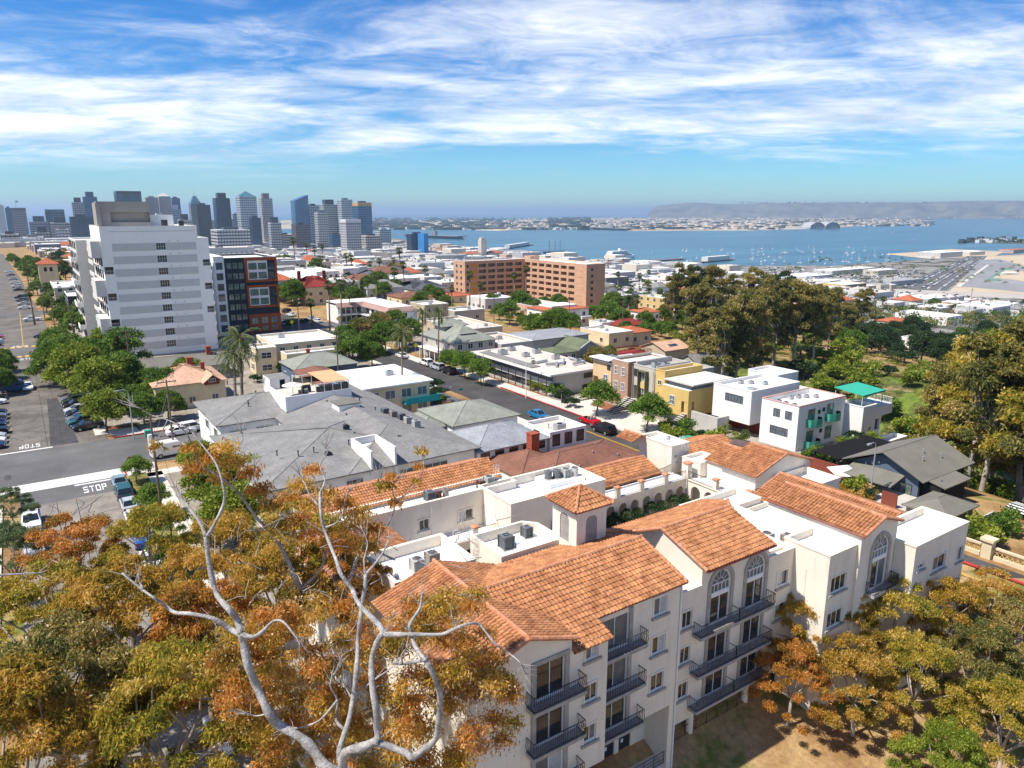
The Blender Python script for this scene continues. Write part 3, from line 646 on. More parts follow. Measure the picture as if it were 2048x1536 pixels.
for z in (6.9, 3.7, .75):
    b_ = MB().box(37.5, 46.0, 31.15, 31.997, z - .22, z).box(38.0, 45.6, 31.3, 31.997, z - .4, z - .222).build('balcony', TRIMG, AP)
    railing(MB(), [(37.56, 31.98), (37.56, 31.2), (41.75, 31.2), (45.94, 31.2), (45.94, 31.98)], z, z + .98, .14, .10).tube([(41.75, 31.98, z + .98), (41.75, 31.2, z + .98)], .03, 4).tube([(41.75, 31.2, z), (41.75, 31.2, z + 1.15)], .04, 4).build('railing', IRON, b_)
rc = obj('tiled_roof', None, AP)
tiled_slope(rc, (38.1, 36.1, 13.5), (1, 0), (0, -1), .335, [(0, 0), (7.75, 0), (7.75, 4.6), (0, 4.6)])
tiled_slope(rc, (36.6, 36.1, 13.5), (1, 0), (0, 1), .335, [(1.5, 0), (9.25, 0), (11.4, 1.9), (11.4, 4.5), (0, 4.5), (0, 1.6)])
ridge_caps(rc, (38.1, 36.1, 13.52), (45.9, 36.1, 13.52)); ridge_caps(rc, (38.1, 36.1, 13.52), (38.1, 31.5, 11.98)); ridge_caps(rc, (36.6, 37.9, 12.95), (38.1, 36.1, 13.52)); ridge_caps(rc, (36.6, 37.9, 12.92), (36.6, 40.6, 12.05)); ridge_caps(rc, (45.9, 36.1, 13.52), (48, 38.0, 12.9))
gutter(rc, (38.1, 31.42, 11.88), (45.9, 31.42, 11.88))
# dark open parking level under that front, with a wire fence
mass(AP, 'parking_wall', 34.903, 49.2, 37.5, 40, -4.5, -.304, mat('parking_soil_brown', (0.20, 0.15, 0.11), 0.95, 0.2, 1))  # soil brown back wall of the parking level
for x in (38.2, 44.7, 49.0): MB().cyl(x, 32.3, -4.6, -.302, .28, 12).build('column', STUC, AP)
fn = MB()
for k in range(9): fn.tube([(35.2 + k * 1.2, 32.15, -4), (35.2 + k * 1.2, 32.15, -1.0)], .03, 4)
for z in (-1.05, -1.8, -2.6): fn.tube([(35.2, 32.15, z), (44.8, 32.15, z)], .02, 4)
fn.build('wire_fence', IRON, AP)
# blocks west of it
mass(AP, 'wall', 49.203, 52.9, 28.9, 33.0, -7, 11.0, STUC, hn=[hole(50.7, 7.7, 2.1, 1.35), hole(50.7, 4.6, 2.1, 1.35)], roof=ROOFW, par=.55, cap=TRIMW)
for z in (7.7, 4.6): window(AP, 'n', 50.7, 28.9, z, 2.1, 1.35, 3, 1, sill=TRIMG, trim=STUC)
mass(AP, 'terrace_block', 46.0, 52.897, 33.003, 41.2, 2, 10.2, STUC, roof=ROOFW, par=.75, cap=TRIMW)
mass(AP, 'wall', 52.9, 58.2, 28.6, 37.4, -7, 12.0, STUC, hn=[(54.75, 57.05, 6.55, 11.15, 'arch')], gn=(55.55, 12.85))
arch_window(AP, 55.9, 28.6, 6.55, 2.3, 11.15); balcony(AP, 54.3, 57.9, 28.6, 6.5, .8)
rj = tile_roof(AP, 'y', 55.55, 12.95, 28.25, 37.6, 2.75, 2.75, .34)
ridge_caps(rj, (55.55, 28.3, 12.95), (52.8, 28.3, 12.03), .13); ridge_caps(rj, (55.55, 28.3, 12.95), (58.3, 28.3, 12.03), .13)
gutter(rj, (52.72, 28.3, 11.93), (52.72, 37.5, 11.93))
mass(AP, 'wall', 58.203, 67.1, 26.9, 31.0, -7, 10.15, STUC, hn=[hole(62.5, 7.0, 2.15, 1.3), hole(66.2, 6.75, .95, 1.35), hole(59.35, 7.95, 1.1, .42), hole(62.5, 3.9, 2.15, 1.3), hole(66.2, 3.7, .95, 1.35)], roof=ROOFW, par=.6, cap=TRIMW)
for (x, z, w, t) in ((62.5, 7.0, 2.15, 1.3), (66.2, 6.75, .95, 1.35), (59.35, 7.95, 1.1, .42), (62.5, 3.9, 2.15, 1.3), (66.2, 3.7, .95, 1.35)): window(AP, 'n', x, 26.9, z, w, t, 2, 1, gl=[GLASSM, GLASS], sill=TRIMG, trim=STUC)
mass(AP, 'wall', 59.6, 67.4, 31.003, 43.6, -5, 8.55, STUC)
r2 = tile_roof(AP, 'y', 63.6, 10.3, 31.1, 43.9, 4.4, 4.4, .36)
ridge_caps(r2, (63.6, 43.9, 10.3), (59.2, 43.9, 8.75), .13)
mass(AP, 'wall', 53.0, 59.2, 37.6, 41.19, 0, 9.3, STUC, roof=ROOFW, par=.4, cap=TRIMW)
for q in ((49.2, 30.8), (52.6, 28.5)): MB().tube([(q[0], q[1], 9.2), (q[0], q[1], 3)], .05, 6).build('downpipe', STUC, AP)
MB().tube([(34.82, 30.83, 12.1), (34.82, 30.83, -3.6)], .06, 6).build('downpipe', WFRAME, AP)
MB().tube([(58.1, 28.5, 9.8), (58.1, 28.5, 3)], .05, 6).build('downpipe', STUC, AP)
# court, flat roofed blocks and bell tower
PAVE = mat('court_paving', (0.42, 0.35, 0.28), 0.9, 0.15, 1)
MB().box(25, 62.2, 41.3, 57.6, 1.8, 3.2).build('court_floor', PAVE, AP)
mass(AP, 'wall', 18.2, 24.5, 41.0, 46.1, 0, 12.7, STUC, roof=ROOFW, par=.75, cap=TRIMW)
mb = MB(); pl = [(26.2, 41.6), (31.9, 41.6), (31.9, 43.4), (31.2, 44.2), (26.2, 44.2)]; mb.prism([(26.2, 40.2), (31.9, 40.2), (31.9, 43.6), (31.0, 44.6), (26.2, 44.6)], 2, 12.0, 0, 1); mb.build('wall', [STUC, ROOFW], AP)
cp = MB(); ring = [(26.2, 40.2), (31.9, 40.2), (31.9, 43.6), (31.0, 44.6), (26.2, 44.6)]; inn = [(26.45, 40.45), (31.65, 40.45), (31.65, 43.5), (30.9, 44.35), (26.45, 44.35)]
for i in range(5):
    j = (i + 1) % 5; a, b, c, d = ring[i], ring[j], inn[j], inn[i]
    cp.face([(*a, 12.003), (*b, 12.003), (*b, 12.8), (*a, 12.8)]); cp.face([(*d, 12.003), (*c, 12.003), (*c, 12.8), (*d, 12.8)]); cp.face([(*a, 12.8), (*b, 12.8), (*c, 12.8), (*d, 12.8)])
cp.build('parapet', TRIMW, AP)
tw = (31.4, 34.25, 38.1, 41.0)
lv = lambda c: (c - .55, c + .55, 12.95, 15.2, 'arch')
mass(AP, 'bell_tower', *tw, 10.5, 15.95, STUC, hn=[lv(32.82)], he=[lv(39.55)], depth=.12)
sl = obj('louvre', None, AP)
for k in range(12):
    z = 13.05 + k * .17; w = .5 if z < 14.6 else max(.1, math.sqrt(max(0, .3 - (z - 14.65) ** 2)) * .85)
    MB().box(32.82 - w, 32.82 + w, 38.14, 38.2, z, z + .11).build('slat', TRIMG, sl); MB().box(31.44, 31.5, 39.55 - w, 39.55 + w, z, z + .11).build('slat', TRIMG, sl)
MB().face([(32.2, 38.215, 12.9), (33.4, 38.215, 12.9), (33.4, 38.215, 15.2), (32.2, 38.215, 15.2)]).face([(31.515, 38.9, 12.9), (31.515, 40.2, 12.9), (31.515, 40.2, 15.2), (31.515, 38.9, 15.2)]).build('louvre_back', STUC, AP)
rt = obj('tower_roof', None, AP); cx, cy_, e = 32.82, 39.55, 1.8
for a, d in (((1, 0), (0, -1)), ((1, 0), (0, 1)), ((0, 1), (-1, 0)), ((0, 1), (1, 0))):
    tiled_slope(rt, (cx - e * a[0], cy_ - e * a[1], 17.0), a, d, .58, [(e, 0), (2 * e, e), (0, e)])
for sx in (-1, 1):
    for sy in (-1, 1): ridge_caps(rt, (cx + sx * e, cy_ + sy * e, 16.0), (cx, cy_, 17.05), .12)
MB().box(cx - 1.7, cx + 1.7, cy_ - 1.7, cy_ + 1.7, 15.7, 15.9).build('eave_board', GUT, rt)
mb = MB(); mb.face([(31.0, 37.6, 13.12), (34.4, 37.6, 13.12), (34.4, 38.09, 12.96), (31.0, 38.09, 12.96)])
# east wing and rear wing
mass(AP, 'wall', 17.0, 24.8, 46.103, 57.7, 0, 8.8, STUC)
tile_roof(AP, 'y', 20.85, 10.25, 46.2, 57.7, 4.3, 4.4, .34)
hr = [hole(33.5, 7.4, 1.55, 1.05), hole(35.95, 6.4, 1.05, 2.05), hole(28.9, 7.5, 1.0, 1.05)]
mass(AP, 'wall', 19, 39.5, 57.8, 60.6, 0, 10.1, STUC, hn=hr, roof=ROOFW, par=.35, cap=TRIMW)
window(AP, 'n', 33.5, 57.8, 7.4, 1.55, 1.05, 2, 1, gl=[GLASSC, GLASS], sill=STUC, trim=STUC); window(AP, 'n', 28.9, 57.8, 7.5, 1.0, 1.05, 2, 1, sill=STUC, trim=STUC)
d_ = MB().box(35.43, 36.47, 57.9, 57.94, 6.4, 8.43).build('door', TRIMW, AP)
mb = MB(); mb.tube([(35.95 + .23 * math.cos(k * math.pi / 6), 57.86, 7.85 + .23 * math.sin(k * math.pi / 6)) for k in range(13)], .07, 5); mb.build('wreath', mat('dried_wreath', (0.22, 0.10, 0.04), 0.9, 0.5, 20), d_)
mass(AP, 'wall', 19, 39.5, 60.603, 66.0, 0, 9.85, STUC)
rr = tile_roof(AP, 'x', 63.3, 11.0, 22.5, 39.6, 3.0, 3.1, .33, hips=(1, 0))
tiled_slope(rr, (22.5, 63.3, 11.0), (0, 1), (-1, 0), .33, [(0, 0), (3.0, 3.0), (-3.0, 3.0)])
# galleries with arches round the court
def gallery(parent, face, plane, a0, a1, z0, zf, arches, back):
    mb = MB(); wall(mb, face, plane, a0, a1, z0, zf - .02, [(a, b, z0 + .02, t, 'arch') for a, b, t in arches], .35); f = fmap(face, plane)
    mb.face([f(a0, zf - .02), f(a1, zf - .02), f(a1, zf - .02, back), f(a0, zf - .02, back)]); mb.face([f(a0, zf - .3, .3), f(a1, zf - .3, .3), f(a1, zf - .3, back), f(a0, zf - .3, back)])
    mb.face([f(a0, z0, back), f(a1, z0, back), f(a1, zf - .02, back), f(a0, zf - .02, back)]); mb.build('gallery', STUC, parent)
    mb = MB(); mb.face([f(a0, zf, 0.04), f(a1, zf, 0.04), f(a1, zf, back - .01), f(a0, zf, back - .01)]); mb.build('walkway', ROOFW, parent)
    mb = MB(); p, q = f(a0, zf - .12, -.12), f(a1, zf + .02, .0); mb.box(min(p[0], q[0]), max(p[0], q[0]), min(p[1], q[1]), max(p[1], q[1]), zf - .14, zf + .02); mb.build('ledge', TRIMW, parent)
gallery(AP, 'n', 55.5, 47.2, 62.3, 3.2, 6.4, [(x - .58, x + .58, 5.55) for x in (48.65, 50.5, 52.3, 54.1, 55.95, 57.75, 59.55, 61.3)], 2.3)
gallery(AP, 'e', 62.303, 44.3, 55.4, 3.2, 6.4, [(y - .7, y + .7, 5.75) for y in (54.0, 52.0, 50.0, 48.0, 46.0)], 2.2)
gallery(AP, 'n', 55.5, 25.0, 35.5, 3.2, 6.4, [(33.5, 35.0, 5.45), (31.9, 33.0, 5.45), (29.6, 31.0, 5.45), (27, 28.5, 5.45)], 2.3)
mass(AP, 'wall', 35.503, 47.2, 52.8, 58.7, 2, 10.2, STUC, hn=[(36.2, 37.5, 3.22, 5.4, 'arch'), (38.6, 39.9, 3.22, 5.4, 'arch'), (41, 42.3, 3.22, 5.4, 'arch'), (44.5, 45.8, 3.22, 5.4, 'arch'), (41.5, 42.9, 6.5, 8.7)], roof=ROOFW, par=.8, cap=TRIMW, depth=.4)
MB().face([(36, 53.21, 3.2), (46, 53.21, 3.2), (46, 53.21, 5.5), (36, 53.21, 5.5)]).build('arch_back', PAVE, AP)
MB().face([(41.4, 53.0, 6.4), (43, 53.0, 6.4), (43, 53.0, 8.8), (41.4, 53.0, 8.8)]).build('pane', GLASS, AP)
MB().box(42.2, 46.8, 55.6, 58.3, 9.4, 9.9).build('plinth', ROOFW, AP)
CAPT = TILEL
def post(x, y, z0, z1, w=.5):
    o = MB().box(x - w / 2, x + w / 2, y - w / 2, y + w / 2, z0, z1).build('post', STUC, AP)
    MB().box(x - w / 2 - .1, x + w / 2 + .1, y - w / 2 - .1, y + w / 2 + .1, z1, z1 + .12).face([(x - w / 2, y - w / 2, z1 + .12), (x + w / 2, y - w / 2, z1 + .12), (x, y, z1 + .25)]).face([(x + w / 2, y - w / 2, z1 + .12), (x + w / 2, y + w / 2, z1 + .12), (x, y, z1 + .25)]).face([(x - w / 2, y - w / 2, z1 + .12), (x, y, z1 + .25), (x - w / 2, y + w / 2, z1 + .12)]).build('post_cap', CAPT, o)
px_ = [47.8, 51.5, 55.1, 58.9]
for x in px_: post(x, 55.6, 6.42, 7.5)
post(62.45, 55.5, 6.42, 8.2, .7); post(62.45, 51.2, 6.42, 7.5); post(62.45, 46.7, 6.42, 7.5, .7); post(33.2, 55.6, 6.42, 7.5)
for a, b in zip(px_ + [62.45], (px_ + [62.45])[1:]): railing(MB(), [(a + .3, 55.45), (b - .3, 55.45)], 6.45, 7.4, .13, .08).build('railing', IRON, AP)
for a, b in ((55.2, 51.5), (50.9, 47.0)): railing(MB(), [(62.22, a), (62.22, b)], 6.45, 7.4, .13, .08).build('railing', IRON, AP)
for a, b in ((29.6, 32.9), (33.5, 35.45)): railing(MB(), [(a, 55.45), (b, 55.45)], 6.45, 7.4, .13, .08).build('railing', IRON, AP)
bl = MB().box(40.2, 44.4, 52.0, 52.797, 6.2, 6.4).build('balcony', TRIMG, AP); railing(MB(), [(40.3, 52.75), (40.3, 52.06), (44.3, 52.06), (44.3, 52.75)], 6.4, 7.4, .13, .08).build('railing', IRON, bl)
railing(MB(), [(49.0, 57.6), (60.6, 57.6), (62.3, 58.05)], 6.45, 7.35, .13).build('railing', IRON, AP); railing(MB(), [(59.3, 43.98), (62.3, 43.98), (63.0, 44.1)], 8.0, 9.3, .16).build('railing', IRON, AP)
mass(AP, 'wall', 48.5, 61.0, 57.803, 64, 0, 6.35, STUC)
ra = tile_roof(AP, 'x', 61.0, 7.85, 47.8, 60.6, 3.1, 3.2, .4); ridge_caps(ra, (60.6, 61.0, 7.85), (60.6, 57.9, 6.6), .13)
# stair tower and rear west wing
mass(AP, 'stair_tower', 62.4, 65.4, 58.1, 63.6, 0, 9.5, STUC, hn=[hole(64.95, 6.4, .75, 2.05)], roof=ROOFW, par=.35, cap=TRIMW)
d_ = MB().box(64.58, 65.32, 58.2, 58.24, 6.4, 8.42).build('door', TRIMW, AP); MB().box(64.85, 65.1, 58.185, 58.198, 7.75, 8.05).build('pane', GLASS, d_)
for q in ((62.9, 58.06, 8.05, .2), (63.2, 58.06, 7.3, .1)): MB().box(q[0], q[0] + .35, q[1], q[1] + .035, q[2], q[2] + q[3] * 1.5).build('wall_vent', TRIMG, AP)
mass(AP, 'wall', 65.403, 75, 57.5, 64, 0, 6.9, STUC)
rw = tile_roof(AP, 'x', 61.2, 7.9, 65.5, 75.5, 4.0, 4.0, .28); tile_roof(AP, 'y', 61.6, 9.9, 62.5, 65.5, 1.4, 1.4, .4)
mass(AP, 'wall', 64.5, 74.3, 47.5, 54.5, 0, 8.62, STUC, gn=(69.4, 10.25))
rg = tile_roof(AP, 'y', 69.4, 10.35, 47.2, 52.2, 5.2, 5.1, .325)
tiled_slope(rg, (67.8, 52.2, 9.82), (0, 1), (-1, 0), .325, [(0, 0), (2.5, 0), (2.5, 3.6), (0, 3.6)]); tiled_slope(rg, (67.8, 52.2, 9.82), (0, 1), (1, 0), .325, [(0, 0), (2.5, 0), (2.5, 5.5), (0, 5.5)])
ridge_caps(rg, (69.4, 47.25, 10.37), (64.2, 47.25, 8.68), .13); ridge_caps(rg, (69.4, 47.25, 10.37), (74.5, 47.25, 8.7), .13); ridge_caps(rg, (67.8, 52.2, 9.84), (67.8, 54.7, 9.84))
mass(AP, 'wall', 67.5, 73.2, 42.9, 47.497, -2, 8.0, STUC, roof=ROOFW, par=.7, cap=TRIMW)
mass(AP, 'wall', 63.5, 67.0, 54.503, 57.4, 2, 8.2, STUC, roof=ROOFW, par=.3, cap=TRIMW)
mass(AP, 'wall', 49.0, 57.0, 41.203, 44.3, 2, 9.9, STUC, roof=ROOFW, par=.5, cap=TRIMW)
# ------------------------------------------------------------------ roof machines
ACM = mat('condenser_grille', (0.10, 0.105, 0.11), 0.6, 0.3, 9)
ACL = mat('condenser_light', (0.48, 0.48, 0.45), 0.55, 0.1, 4); ACD = mat('condenser_dark', (0.13, 0.14, 0.15), 0.5, 0.15, 4); ACT = mat('condenser_tan', (0.33, 0.28, 0.24), 0.6, 0.15, 4); ACR = mat('condenser_rust', (0.13, 0.05, 0.035), 0.8, 0.4, 3)
def condenser(x, y, z, w, hh, m, label, group=None, round_=False):
    t = thing('air_conditioner', label, 'air conditioner', (x, y, z), group)
    MB().box(-w / 2 - .12, w / 2 + .12, -w / 2 - .12, w / 2 + .12, 0.003, .07).build('pad', CONC, t)
    b = MB()
    if round_: b.cyl(0, 0, .08, hh, w / 2, 14)
    else:
        b.box(-w / 2, w / 2, -w / 2, w / 2, hh - .08, hh); b.box(-w / 2, w / 2, -w / 2, w / 2, .08, .16)
        for sx in (-1, 1):
            for sy in (-1, 1): b.box(sx * w / 2 - .05, sx * w / 2 + .05, sy * w / 2 - .05, sy * w / 2 + .05, .08, hh)
    b.build('case', m, t)
    if not round_:
        g = MB()
        for k in range(9):
            zz = .2 + k * (hh - .36) / 8
            g.box(-w / 2 + .02, w / 2 - .02, -w / 2 + .02, w / 2 - .02, zz, zz + (hh - .36) / 14)
        g.build('louvre', m, t); MB().box(-w / 2 + .06, w / 2 - .06, -w / 2 + .06, w / 2 - .06, .1, hh - .1).build('coil', ACM, t)
    MB().cyl(0, 0, hh, hh + .02, w * .40, 16).build('fan_opening', BLACK, t)
    f = MB(); f.tube([(w * .4 * math.cos(k * math.pi / 8), w * .4 * math.sin(k * math.pi / 8), hh + .03) for k in range(17)], .025, 4)
    for k in range(3): a = k * math.pi / 3; f.tube([(-w * .4 * math.cos(a), -w * .4 * math.sin(a), hh + .04), (w * .4 * math.cos(a), w * .4 * math.sin(a), hh + .04)], .012, 3)
    f.build('fan_guard', METG, t); return t
MB().box(19.2, 22.6, 41.5, 43.2, 11.95, 12.35).build('plinth', ROOFW, AP); MB().box(28.8, 31.5, 40.7, 42.2, 12.0, 12.3).build('plinth', ROOFW, AP)
condenser(20.6, 42.5, 12.35, .78, .95, ACL, 'slatted pale condenser on the white plinth near the bare branch'); condenser(21.9, 42.7, 12.35, .78, .98, ACT, 'tan condenser beside the slatted one on the white plinth')
condenser(28.2, 42.6, 12.0, .88, 1.05, ACD, 'large dark condenser on the flat roof left of the bell tower'); condenser(30.6, 43.3, 12.0, .66, .88, ACD, 'smaller dark condenser close to the bell tower wall')
for x, w, hh, m, rn, lb in ((30.2, .85, .98, ACD, 0, 'square dark condenser at the lower end of the long white roof strip'), (31.15, .6, .85, ACR, 1, 'rusty round condenser between two others on the white strip'), (31.95, .6, .8, ACT, 1, 'small tan round condenser on the long white strip'), (36.0, .6, .85, ACR, 0, 'rusty condenser at the upper group on the white strip'), (36.95, .82, 1.1, ACL, 0, 'tall grey condenser of the upper group by the roof ladder'), (37.8, .6, .7, ACD, 1, 'small dark round condenser of the upper group')):
    condenser(x, 59.0, 9.75, w, hh, m, lb, round_=bool(rn))
for k, (x, m, rn) in enumerate(((43.0, ACD, 1), (43.9, ACD, 1), (44.9, ACL, 0), (45.9, ACL, 1))): condenser(x, 57.0 - .25 * k, 9.9, .8, .9, m, ORD[k] + ' of four condensers in a row on the walled flat roof, counted from the left', 'condensers on the walled flat roof', bool(rn))
condenser(50.2, 35.4, 9.45, .85, .85, ACL, 'grey condenser behind the tiled eave on the white terrace'); condenser(51.4, 34.2, 9.45, .8, .85, ACT, 'brownish condenser in front of the grey one on the white terrace')
LAD = mat('white_steel', (0.75, 0.72, 0.66), 0.5, 0.05, 2)
def ladder(x, y, z0, z1, label, rz=0):
    t = thing('roof_ladder', label, 'ladder', (x, y, z0), rz=rz); hh = z1 - z0
    for s in (-.22, .22): MB().tube([(s, 0, 0), (s, 0, hh), (s, .45, hh), (s, .45, hh - .9)], .025, 5).build('rail', LAD, t)
    for k in range(int(hh / .3)): MB().tube([(-.22, 0, .15 + k * .3), (.22, 0, .15 + k * .3)], .015, 4).build('rung', LAD, t)
ladder(24.6, 44.2, 8, 13.6, 'white roof ladder hooked over the parapet of the roof with two condensers', -math.pi / 2)
ladder(26.1, 43.6, 8, 13.6, 'white roof ladder hooked over the parapet beside the dark condenser', math.pi / 2)
ladder(39.1, 60.6, 8.5, 11.2, 'white roof ladder at the end of the long white roof strip', math.pi / 2)
ladder(64.2, 57.98, 6.4, 10.4, 'white roof ladder on the stair tower near its door')
t = thing('satellite_dish', 'small grey satellite dish on the stair tower roof', 'satellite dish', (64.3, 60.6, 9.15)); MB().tube([(0, 0, 0), (0, 0, .5)], .03, 6).build('mast', METG, t)
mb = MB(); mb.tube([(0, -.02, .5), (-.05, -.12, .55)], [.32, .02], 14); mb.build('dish', METG, t)
# ------------------------------------------------------------------ generic houses
def cm(name, c, **k): return mat(name, c, k.pop('rough', .88), k.pop('var', .09), k.pop('scale', .4), .15, **k)
CREAM = cm('cream_paint', (.66, .55, .36), streak=.14); WHITE = cm('white_paint', (.79, .775, .74), streak=.12); TAN = cm('tan_stucco', (.50, .40, .29)); GREYW = cm('grey_stucco', (.42, .39, .35)); PINK = cm('pink_stucco', (.56, .36, .28)); YELW = cm('ochre_stucco', (.58, .43, .18))
ORAN = cm('orange_stucco', (.52, .32, .21), streak=.15); NAVY = cm('navy_panel', (.035, .045, .06)); BLUEH = cm('slate_blue_paint', (.10, .135, .19)); DARKH = cm('black_paint', (.018, .018, .02)); BEIGE = cm('beige_panel', (.52, .50, .46)); BRICK = cm('red_brick', (.33, .085, .045), var=.3, scale=3)
SHG = cm('grey_shingle', (.215, .21, .20), var=.16, scale=.5, var2=.16, scale2=3.2, bump=.3); SHGR = cm('green_grey_shingle', (.24, .25, .21), var=.16, var2=.14, scale2=3); SHB = cm('brown_shingle', (.20, .095, .065), var=.18, var2=.16, scale2=3.4, bump=.3); SHT = cm('peach_shingle', (.53, .33, .22), var=.14, var2=.14, scale2=3)
SHO = cm('olive_shingle', (.175, .165, .14), var=.12, var2=.12); SHD = cm('dark_shingle', (.10, .105, .12), var=.2, var2=.12); SHBL = cm('blue_grey_shingle', (.27, .28, .295), var=.14, var2=.16, scale2=3); SHRED = cm('oxblood_roof', (.22, .035, .03), var=.2, var2=.12); SHGN = cm('moss_shingle', (.13, .15, .09), var=.2, var2=.12)
RFT = cm('tan_flat_roof', (.55, .50, .43), var=.16, scale=.25, var2=.1); RFG = cm('grey_flat_roof', (.33, .335, .32), var=.16, scale=.25, var2=.1); RFW = cm('pale_flat_roof', (.74, .73, .70), var=.1, scale=.25); RTILE = cm('red_tile_roof', (.40, .12, .06), var=.2, scale=.8, var2=.22, scale2=3)
TRIM = cm('white_trim', (.76, .75, .73)); WOODR = cm('red_brown_wood', (.20, .055, .035)); TEAL = cm('teal_paint', (.02, .28, .30)); GRN = mat('green_canvas', (.035, .36, .25), .8, .08, 1.0); GRNG = mat('green_balcony_panel', (.06, .30, .22), .35, .12, 1.5); FRD = cm('dark_frame', (.06, .06, .065))
GLB = glassmat('blue_glass', (.03, .055, .075), col2=(.07, .11, .14)); GLG = glassmat('green_glass', (.10, .16, .14), col2=(.2, .28, .25))
def win1(parent, face, a, plane, z0, w, hh, fm=None, gl=None, mull=2, rails=1):
    """small window: frame proud of the wall, dark pane inside it"""
    fm = fm or TRIM; gl = gl or GLASS
    def mk():
        mb = MB(); t = .07
        mb.face([(-w / 2, -.02, 0), (w / 2, -.02, 0), (w / 2, -.02, hh), (-w / 2, -.02, hh)], 1)
        mb.box(-w / 2 - t, -w / 2, -.09, .0, -t, hh + t); mb.box(w / 2, w / 2 + t, -.09, 0, -t, hh + t); mb.box(-w / 2, w / 2, -.09, 0, hh, hh + t); mb.box(-w / 2, w / 2, -.11, 0, -t, 0)
        for k in range(1, mull): mb.box(-w / 2 + w * k / mull - .03, -w / 2 + w * k / mull + .03, -.06, -.021, 0, hh)
        for k in range(1, rails): mb.box(-w / 2, w / 2, -.055, -.021, hh * k / rails - .03, hh * k / rails + .03)
        return mb.mesh('window', [fm, gl])
    me = wmesh(('w1', round(w, 2), round(hh, 2), fm.name, gl.name, mull, rails), mk)
    return obj('window', me, parent, (a, plane - .004, z0) if face == 'n' else (plane - .004, a, z0), 0 if face == 'n' else -math.pi / 2)
def rowwin(parent, face, plane, a0, a1, n, z, w, hh, **k):
    for i in range(n): win1(parent, face, lerp(a0, a1, (i + .5) / n), plane, z, w, hh, **k)
def pitched(x0, x1, y0, y1, ze, zr, axis='x', hips=(1, 1), over=.45, th=.14):
    x0 -= over; x1 += over; y0 -= over; y1 += over; mb = MB()
    if axis == 'x':
        c = (y0 + y1) / 2; w = (y1 - y0) / 2; a = (x0 + (w if hips[0] else 0), c, zr); b = (x1 - (w if hips[1] else 0), c, zr)
        mb.slab([(x0, y0, ze), (x1, y0, ze), b, a], th); mb.slab([(x1, y1, ze), (x0, y1, ze), a, b], th)
        if hips[0]: mb.slab([(x0, y1, ze), (x0, y0, ze), a], th)
        if hips[1]: mb.slab([(x1, y0, ze), (x1, y1, ze), b], th)
    else:
        c = (x0 + x1) / 2; w = (x1 - x0) / 2; a = (c, y0 + (w if hips[0] else 0), zr); b = (c, y1 - (w if hips[1] else 0), zr)
        mb.slab([(x0, y1, ze), (x0, y0, ze), a, b], th); mb.slab([(x1, y0, ze), (x1, y1, ze), b, a], th)
        if hips[0]: mb.slab([(x0, y0, ze), (x1, y0, ze), a], th)
        if hips[1]: mb.slab([(x1, y1, ze), (x0, y1, ze), b], th)
    ls = [(a, b)]
    for c_, e_, q in ((a, hips[0], 0), (b, hips[1], 1)):
        if e_: ls += [(c_, ((x0, x1)[q] if axis == 'x' else s_, s_ if axis == 'x' else (y0, y1)[q], ze)) for s_ in ((y0, y1) if axis == 'x' else (x0, x1))]
    for p_, q_ in ls: mb.tube([p_, q_], .07, 4)
    return mb
def vents(parent, pts, m=None):
    for (x, y, z) in pts: MB().cyl(x, y, z, z + .55, .08, 6).cyl(x, y, z + .55, z + .68, .13, 6).build('roof_vent', m or METG, parent)
def chimney(parent, x, y, z0, z1, w=.8, m=None):
    MB().box(x - w / 2, x + w / 2, y - w / 2, y + w / 2, z0, z1).box(x - w / 2 - .08, x + w / 2 + .08, y - w / 2 - .08, y + w / 2 + .08, z1, z1 + .15).build('chimney', m or BRICK, parent)
def rtu(parent, x, y, z, s=1.0):
    o = MB().box(x - .8 * s, x + .8 * s, y - .55 * s, y + .55 * s, z + .1, z + .95 * s).build('roof_unit', METG, parent)
    MB().cyl(x, y, z + .95 * s, z + 1.02 * s, .4 * s, 10).build('fan', BLACK, o)
